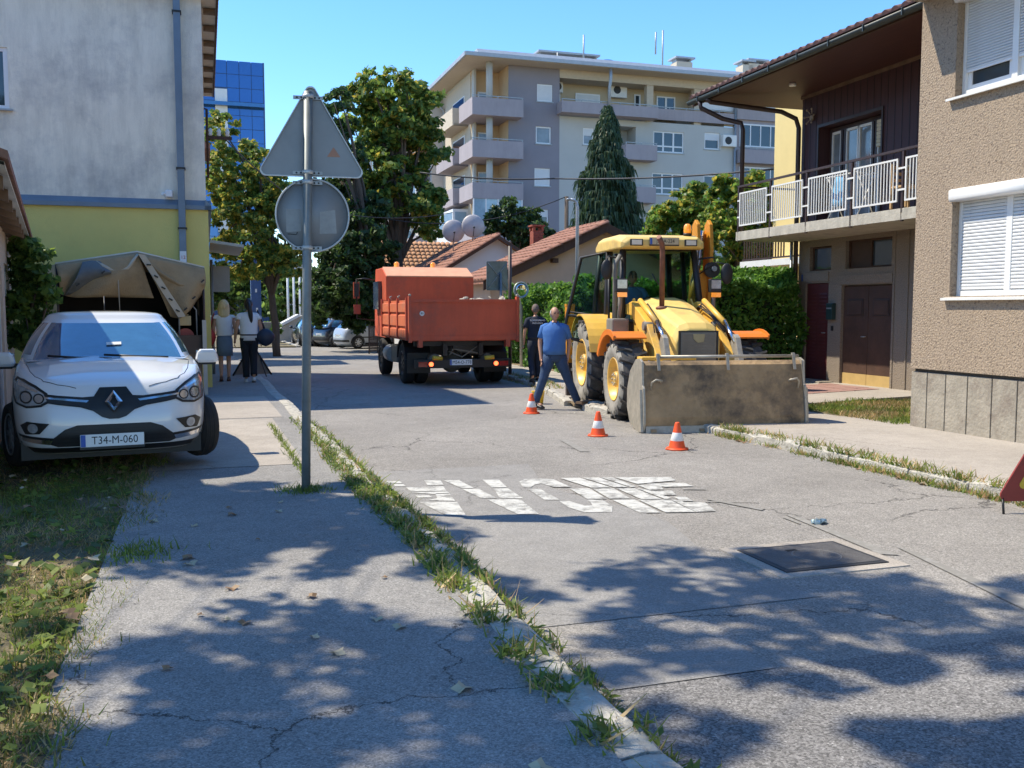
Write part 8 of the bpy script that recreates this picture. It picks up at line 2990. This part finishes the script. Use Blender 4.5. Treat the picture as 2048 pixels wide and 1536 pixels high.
def person(label, v, u, z, rot, J, H, skin, shirt, legs, hair, build=1.0, head_yaw=0.0, skirt=None, shoes=None, sleeve=.55, shirt_hem=.93, belly=0.0, tucked=True, face=True, group=None, collar=False):
    """J: joints for L/R in metres for a 1.75 m figure facing -y"""
    t = thing('person', label, 'person', v, u, z, rot, group)
    k = H / 1.75
    P = {n: Vector(p) * k for n, p in J.items()}
    b = build
    nd = {'pelvis': (P['pelvis'], .115 * b * k), 'spine': (P['spine'], .105 * b * k), 'chest': (P['chest'], .125 * b * k), 'neckb': (P['neck'] - Vector((0, 0, .06)), .055 * k), 'neck': (P['neck'] + Vector((0, 0, .04)), .046 * k)}
    ed = [('pelvis', 'spine'), ('spine', 'chest'), ('chest', 'neckb'), ('neckb', 'neck')]
    for s in 'LR':
        for a, r_ in (('sh', .056), ('el', .041), ('wr', .027)):
            nd[a + s] = (P[a + s], r_ * k * (.5 + .5 * b))
        hand = P['wr' + s] + (P['wr' + s] - P['el' + s]).normalized() * .075 * k
        nd['pa' + s] = (hand, .031 * k)
        nd['hi' + s] = (P['hi' + s], .088 * b * k)
        nd['kn' + s] = (P['kn' + s], .054 * k)
        nd['ca' + s] = (P['kn' + s].lerp(P['an' + s], .35), .052 * k)
        nd['an' + s] = (P['an' + s], .034 * k)
        nd['to' + s] = (P['to' + s], .030 * k)
        ed += [('chest', 'sh' + s), ('sh' + s, 'el' + s), ('el' + s, 'wr' + s), ('wr' + s, 'pa' + s), ('pelvis', 'hi' + s), ('hi' + s, 'kn' + s), ('kn' + s, 'ca' + s), ('ca' + s, 'an' + s), ('an' + s, 'to' + s)]
    V, F = skin_body(nd, ed, 'pelvis')
    mb = MB()
    mb.add(V, F, True)
    hc = P['head']
    V, F = head_mesh(hc, k, head_yaw)
    mb.add(V, F, True)
    Rh = Matrix.Rotation(head_yaw, 3, 'Z')
    for s in (-1, 1):
        mb.ball(hc + Rh @ Vector((s * .078 * k, .012 * k, -.005 * k)), .026 * k, 8, (.4, .8, 1.1))
    for s in 'LR':
        pa = nd['pa' + s][0]
        d = (pa - P['wr' + s]).normalized()
        side = Vector((0, 1, 0)) - d * d.y
        side.normalize()
        inn = d.cross(side) * (1 if s == 'L' else -1)
        for i, (off, ln) in enumerate(((-.026, .062), (-.009, .074), (.009, .068), (.025, .052))):
            a = pa + d * .018 * k + side * off * k
            mb.tube([a, a + d * ln * .55 * k, a + d * ln * .9 * k + inn * .022 * k], [.0095 * k, .009 * k, .0065 * k], 6)
        a = pa - side * .026 * k - d * .03 * k
        mb.tube([a, a - side * .02 * k + d * .03 * k, a - side * .016 * k + d * .055 * k + inn * .01 * k], [.011 * k, .010 * k, .007 * k], 6)
    mb.build('body', skin, t)
    if face:
        for s in (-1, 1):
            c = hc + Rh @ Vector((s * .029 * k, -.088 * k, .012 * k))
            MB().ball(c, .013 * k, 8).build('eye', M_ink, t)
        c0 = [hc + Rh @ Vector((x * k, (-.094 + abs(x) * .35) * k, -.058 * k)) for x in (-.025, 0, .025)]
        MB().tube(c0, .005 * k, 6).build('mouth', mat('lip', (.30, .11, .09), rough=.5), t)
        for s in (-1, 1):
            c0 = [hc + Rh @ Vector((s * x * k, -.096 * k, .034 * k)) for x in (.014, .045)]
            MB().tube(c0, .005 * k, 6).build('eyebrow', mat('grey brow', (.16, .13, .11), rough=.9), t)

    def loft_t(secs, n=20):
        vs = []
        for (c, rx, ry) in secs:
            for i in range(n):
                a = 2 * PI * i / n
                vs.append(Vector(c) + Vector((rx * math.cos(a), ry * math.sin(a), 0)))
        fs = [(i * n + j, i * n + (j + 1) % n, (i + 1) * n + (j + 1) % n, (i + 1) * n + j) for i in range(len(secs) - 1) for j in range(n)]
        return vs, fs
    # shirt
    pe, sp, chs, nk = P['pelvis'], P['spine'], P['chest'], P['neck']
    sm = MB()
    hem = pe + Vector((0, 0, (shirt_hem - .95) * k))
    secs = [(hem, .178 * b * k, (.128 + belly * .5) * b * k), (pe.lerp(sp, .4), .180 * b * k, (.132 + belly) * b * k), (sp, .176 * b * k, (.130 + belly) * b * k), (sp.lerp(chs, .5), .186 * b * k, (.134 + belly * .6) * b * k), (chs, .200 * b * k, .135 * b * k), (chs.lerp(nk, .45), .185 * b * k, .112 * b * k), (chs.lerp(nk, .72), .115 * k, .082 * k), (chs.lerp(nk, .88), .072 * k, .068 * k)]
    secs = [(c - Vector((0, (belly * .35 * k if i < 4 else 0), 0)), a, d) for i, (c, a, d) in enumerate(secs)]
    sm.add(*loft_t(secs), True)
    for s in 'LR':
        a, e = P['sh' + s], P['el' + s]
        st = Vector((nk.x + (a.x - nk.x) * .38, a.y, nk.z - .075 * k))
        sm.tube([st, st.lerp(a, .6) - Vector((0, 0, .012 * k)), a - Vector((0, 0, .02 * k)), a.lerp(e, sleeve * .5), a.lerp(e, sleeve)], [.050 * b * k, .066 * b * k, .070 * k * (.5 + .5 * b), .067 * k, .068 * k], 12, cap=False)
    sh = sm.build('shirt', shirt, t, solid=.006)
    if collar:
        cl = MB()
        r0 = [(nk + Vector((.062 * math.cos(a), .058 * math.sin(a), -.045 + .012 * math.sin(a))) * 1) for a in [PI * 2 * i / 16 - PI / 2 for i in range(1, 16)]]
        r1 = [(nk + Vector((.072 * math.cos(a), .068 * math.sin(a), .0 + .012 * math.sin(a)))) for a in [PI * 2 * i / 16 - PI / 2 for i in range(1, 16)]]
        r2 = [(nk + Vector((.098 * math.cos(a), .092 * math.sin(a), -.045 + .016 * math.sin(a)))) for a in [PI * 2 * i / 16 - PI / 2 for i in range(1, 16)]]
        cl.add(r0 + r1 + r2, [(j * 15 + i, j * 15 + i + 1, (j + 1) * 15 + i + 1, (j + 1) * 15 + i) for j in range(2) for i in range(14)], True)
        cl.build('collar', shirt, t, solid=.004)
    # trousers or skirt
    tm = MB()
    if skirt is None:
        tm.add(*loft_t([(pe + Vector((0, 0, .055 * k)), .170 * b * k, (.122 + belly * .3) * b * k), (pe, .178 * b * k, (.128 + belly * .2) * b * k), (pe - Vector((0, 0, .09 * k)), .172 * b * k, .125 * b * k), (pe - Vector((0, 0, .15 * k)), .12 * b * k, .10 * b * k)]), True)
        for s in 'LR':
            h, kn, an = P['hi' + s], P['kn' + s], P['an' + s]
            tm.tube([h + Vector((0, 0, .04)), h.lerp(kn, .3), h.lerp(kn, .7), kn, kn.lerp(an, .4), kn.lerp(an, .8), an + (kn - an).normalized() * .015], [.105 * b * k, .100 * b * k, .082 * k, .074 * k, .070 * k, .064 * k, .066 * k], 14, cap=False)
        tm.build('trousers', legs, t, solid=.006)
        bt = MB().add(*loft_t([(pe + Vector((0, 0, .035 * k)), .181 * b * k, (.134 + belly * .3) * b * k), (pe + Vector((0, 0, .065 * k)), .180 * b * k, (.133 + belly * .3) * b * k)]), True)
        bt.build('belt', mat('dark belt', (.02, .015, .012), rough=.5), t, solid=.006)
    else:
        zb_ = skirt * k
        tm.add(*loft_t([(pe + Vector((0, 0, .08 * k)), .150 * b * k, .115 * b * k), (pe - Vector((0, 0, .04 * k)), .182 * b * k, .140 * b * k), (Vector((pe.x, pe.y, (pe.z + zb_) / 2)), .185 * b * k, .150 * b * k), (Vector((pe.x, pe.y, zb_)), .182 * b * k, .155 * b * k)]), True)
        tm.build('skirt', legs, t, solid=.006)
    for s in 'LR':
        an, to = P['an' + s], P['to' + s]
        d = (to - an)
        d.z = 0
        d = d.normalized() if d.length > .01 else Vector((0, -1, 0))
        q = Vector((-d.y, d.x, 0))
        pts = []
        base = min(an.z, to.z) - .055 * k
        heel = an - d * .06 * k
        tilt = (an.z - to.z - .045 * k)
        for (f, w_, h_) in ((0, .030, .06), (.06, .040, .085), (.14, .042, .07), (.22, .046, .045), (.265, .034, .03)):
            zf = base + max(0, tilt) * (1 - f / .265)
            c = heel + d * f * k
            for (a, zz_) in ((-w_, 0), (w_, 0), (w_ * .8, h_), (-w_ * .8, h_)):
                pts.append(Vector((c.x, c.y, 0)) + q * a * k + Vector((0, 0, zf + zz_ * k)))
        fs = [(i * 4 + j, i * 4 + (j + 1) % 4, (i + 1) * 4 + (j + 1) % 4, (i + 1) * 4 + j) for i in range(4) for j in range(4)] + [(3, 2, 1, 0), (16, 17, 18, 19)]
        MB().add(pts, fs, True).build('shoe', shoes or M_trim, t)
    if hair:
        kind, hm = hair
        if kind == 'short':
            V, F = head_mesh(hc, k, head_yaw, 1.0, .007 * k, lambda x, y, z: z > .28 - (.62 if y > .05 else 0) - (.15 if abs(x) > .8 else 0) or (y > .55 and z > -.55))
        elif kind == 'balding':
            V, F = head_mesh(hc, k, head_yaw, 1.0, .004 * k, lambda x, y, z: (y > -.15 and -.45 < z < .55 and (abs(x) > .5 or y > .3)))
        elif kind == 'bob':
            V, F = head_mesh(hc + Vector((0, .01, .0)), k, head_yaw, 1.14, .030 * k, lambda x, y, z: not (y < -.35 and z < .45))
        else:
            V, F = head_mesh(hc, k, head_yaw, 1.0, .012 * k, lambda x, y, z: z > .25 or y > -.1)
        hb = MB().add(V, F, True)
        if kind == 'bob':
            vs = []
            for i in range(6):
                zz_ = hc.z + (.03 - .052 * i) * k
                w_ = (.112 + .010 * i - .004 * i * i * .5) * k
                for j in range(13):
                    a = PI * j / 12
                    wob = 1 + .05 * math.sin(j * 2.3 + i)
                    vs.append(Vector((hc.x + w_ * math.cos(a) * wob, hc.y + .01 + .118 * k * math.sin(a) * wob, zz_)))
            hb.add(vs, [(i * 13 + j, i * 13 + j + 1, (i + 1) * 13 + j + 1, (i + 1) * 13 + j) for i in range(5) for j in range(12)], True)
        if kind == 'ponytail':
            hb.ball(hc + Vector((0, .10 * k, .03 * k)), .04 * k, 10)
            hb.tube([hc + Vector((0, .11 * k, .04 * k)), hc + Vector((-.02, .15 * k, -.05 * k)), hc + Vector((-.035, .14 * k, -.20 * k)), hc + Vector((-.045, .13 * k, -.33 * k)), hc + Vector((-.05, .125 * k, -.42 * k))], [.03 * k, .045 * k, .048 * k, .036 * k, .008 * k], 10)
        hb.build('hair', hm, t, solid=.004)
    return t, P, sh


def pose(arms, legsp, lean=0.0, twist=0.0):
    J = {'pelvis': (0, 0, .95), 'spine': (0, -lean * .4, 1.13), 'chest': (0, -lean, 1.33), 'neck': (0, -lean * 1.2, 1.50), 'head': (0, -lean * 1.4 - .015, 1.635)}
    for s, sg in (('L', 1), ('R', -1)):
        J['sh' + s] = (sg * .182, -lean * 1.05 + sg * twist, 1.405)
        J['hi' + s] = (sg * .085, sg * twist * -.3, .90)
        el, wr = arms[s]
        J['el' + s], J['wr' + s] = el, wr
        kn, an, to = legsp[s]
        J['kn' + s], J['an' + s], J['to' + s] = kn, an, to
    return J


M_poly = mat('blue polo cotton', (.055, .16, .42), rough=.9, var=.10, scale=5, bump=.3, bscale=15)
M_jean = mat('blue denim', (.035, .065, .13), rough=.9, var=.22, scale=7, bump=.4, bscale=25)
M_navy = mat('navy cloth', (.012, .018, .035), rough=.9, var=.15, scale=5)
M_wcloth = mat('white cotton', (.74, .74, .76), rough=.9, var=.04, scale=5, bump=.3, bscale=14)
M_gcloth = mat('blue grey skirt cloth', (.14, .19, .25), rough=.9, var=.1, scale=5)
M_bcloth = mat('black cloth', (.012, .013, .018), rough=.9, var=.1)
M_blond = mat('blond hair', (.66, .50, .27), rough=.6, var=.3, scale=20, stretch=(1, 1, .1))
M_blackh = mat('black hair', (.012, .010, .012), rough=.45)
M_greyh = mat('grey hair', (.42, .40, .38), rough=.8, var=.15, scale=30)
M_brownh = mat('brown grey hair', (.16, .12, .10), rough=.8, var=.15, scale=30)

# man in the blue polo, striding, legs wide, turned a little to the machine; x to the viewer's right when facing -y is +x
Jb = pose({'R': ((-.25, .03, 1.14), (-.235, -.04, .88)), 'L': ((.27, .05, 1.15), (.24, .0, .90))},
          {'R': ((-.20, -.06, .50), (-.33, .0, .085), (-.22, -.13, .045)), 'L': ((.24, .0, .50), (.43, .08, .085), (.52, -.06, .045))}, .02, -.03)
mv = on_z(1108, 818, zroad(15) + .0)
person('man in a blue polo shirt and jeans striding between the orange cones and the backhoe', mv.x, mv.y, zroad(15) + .03, -14, Jb, 1.72, M_skin2, M_poly, M_jean, ('balding', M_greyh), 1.12, .25, sleeve=.72, belly=.035, shoes=M_trim, collar=True)
# man in dark clothes walking away
Jd = pose({'R': ((-.25, .05, 1.14), (-.25, .02, .88)), 'L': ((.25, -.02, 1.14), (.25, -.10, .90))},
          {'R': ((-.07, -.10, .50), (-.06, -.02, .10), (-.06, -.16, .05)), 'L': ((.10, -.02, .49), (.12, .20, .12), (.12, .08, .045))}, .01)
mv = on_z(1063, 764, zright(21))
dm, Pd, shd = person('man in dark clothes with white print on his back walking away past the hedge', mv.x + .1, mv.y, zright(21) + .0, 176, Jd, 1.76, M_skin2, M_navy, M_navy, ('short', M_brownh), 1.02, 0, sleeve=.7, face=False, shoes=M_bcloth)
for i, (tx_, sz) in enumerate((('KOMUNALNO', .055), ('PREDUZECE', .045))):
    text_obj('back_print', tx_, sz, M_wcloth, shd, (0, .155, 1.40 - .065 * i), (PI / 2 - .1, 0, PI))
# two women walking away
Jw = pose({'R': ((-.24, .06, 1.14), (-.22, .0, .90)), 'L': ((.23, .0, 1.14), (.23, -.06, .90))},
          {'R': ((-.08, -.06, .50), (-.075, .02, .10), (-.075, -.12, .05)), 'L': ((.085, -.02, .49), (.085, .14, .14), (.085, .04, .05))}, .0)
mv = on_z(451, 762, zleft(20))
bw1, Pw, _ = person('woman with blond hair, white top and grey skirt walking away with a red bag', mv.x, mv.y, zleft(20) + .0, 180, Jw, 1.72, M_skin, M_wcloth, M_gcloth, ('bob', M_blond), .93, 0, skirt=.56, sleeve=.12, face=False, shoes=mat('brown sandal', (.12, .06, .04)), shirt_hem=1.0)
mv = on_z(500, 764, zleft(20))
Jw2 = pose({'R': ((-.25, .02, 1.14), (-.245, -.04, .90)), 'L': ((.25, .04, 1.14), (.27, -.04, .97))},
           {'R': ((-.085, -.02, .49), (-.08, .16, .14), (-.08, .06, .05)), 'L': ((.075, -.04, .50), (.07, .0, .09), (.07, -.14, .045))}, .0)
bw2, Pw2, _ = person('woman with black ponytail, white shirt and black trousers walking away with a dark shoulder bag', mv.x, mv.y, zleft(20) + .0, 180, Jw2, 1.77, M_skin, M_wcloth, M_bcloth, ('ponytail', M_blackh), 1.0, 0, sleeve=.35, face=False, shoes=mat('white trainer', (.6, .6, .6)), shirt_hem=.88)
# driver
Js = {'pelvis': (0, 0, .95), 'spine': (0, .0, 1.12), 'chest': (0, -.02, 1.32), 'neck': (0, -.02, 1.50), 'head': (.02, -.03, 1.64)}
for s, sg in (('L', 1), ('R', -1)):
    Js['sh' + s] = (sg * .19, -.02, 1.42)
    Js['hi' + s] = (sg * .09, -.03, .92)
    Js['el' + s] = (sg * .30, -.10, 1.18)
    Js['wr' + s] = (sg * .22, -.33, 1.12)
    Js['kn' + s] = (sg * .14, -.44, .93)
    Js['an' + s] = (sg * .15, -.52, .52)
    Js['to' + s] = (sg * .15, -.64, .49)
ja = rad(-9.2)
dx, dy = -.12, 4.02
dp_v, dp_u = 6.76 + dx * math.cos(ja) - dy * math.sin(ja), 11.48 + dx * math.sin(ja) + dy * math.cos(ja)
person('driver in a blue shirt sitting inside the cab of the backhoe', dp_v, dp_u, -.205 + .62, -9.2, Js, 1.75, M_skin2, mat('driver blue shirt', (.10, .24, .50), rough=.9), M_navy, ('short', M_brownh), 1.08, 0, sleeve=.6)

# bags
def hang_bag(name, label, cat, v, u, z, m, s, strap, pts=None):
    t = thing(name, label, cat, v, u, z, 0)
    mb = MB().ball((0, 0, 0), 1, 14, s)
    vs = [Vector((p.x * (1 - .45 * max(0, p.z / s[2])), p.y, p.z - .04 * (1 - abs(p.x) / s[0]))) for p in mb.V]
    MB().add(vs, mb.F, True).build('bag_body', m, t)
    MB().tube(strap, .012, 6).build('strap', m, t)
    return t


mv = on_z(451, 762, zleft(20))
hang_bag('handbag', 'red handbag hanging at the hip of the blond woman', 'bag', mv.x - .30, mv.y - .06, .93, mat('red leather', (.42, .03, .03), rough=.5, var=.15, scale=8), (.13, .10, .20), [(-.01, 0, .12), (.06, .0, .38), (.10, .04, .47), (.07, .12, .40), (.02, .10, .12)])
mv = on_z(500, 764, zleft(20))
hang_bag('shoulder_bag', 'dark blue shoulder bag of the black haired woman', 'bag', mv.x + .34, mv.y - .04, .93, mat('dark blue leather', (.015, .022, .045), rough=.5), (.20, .11, .19), [(.0, 0, .12), (-.12, .0, .45), (-.16, .03, .55), (-.14, .12, .46), (-.02, .09, .12)])
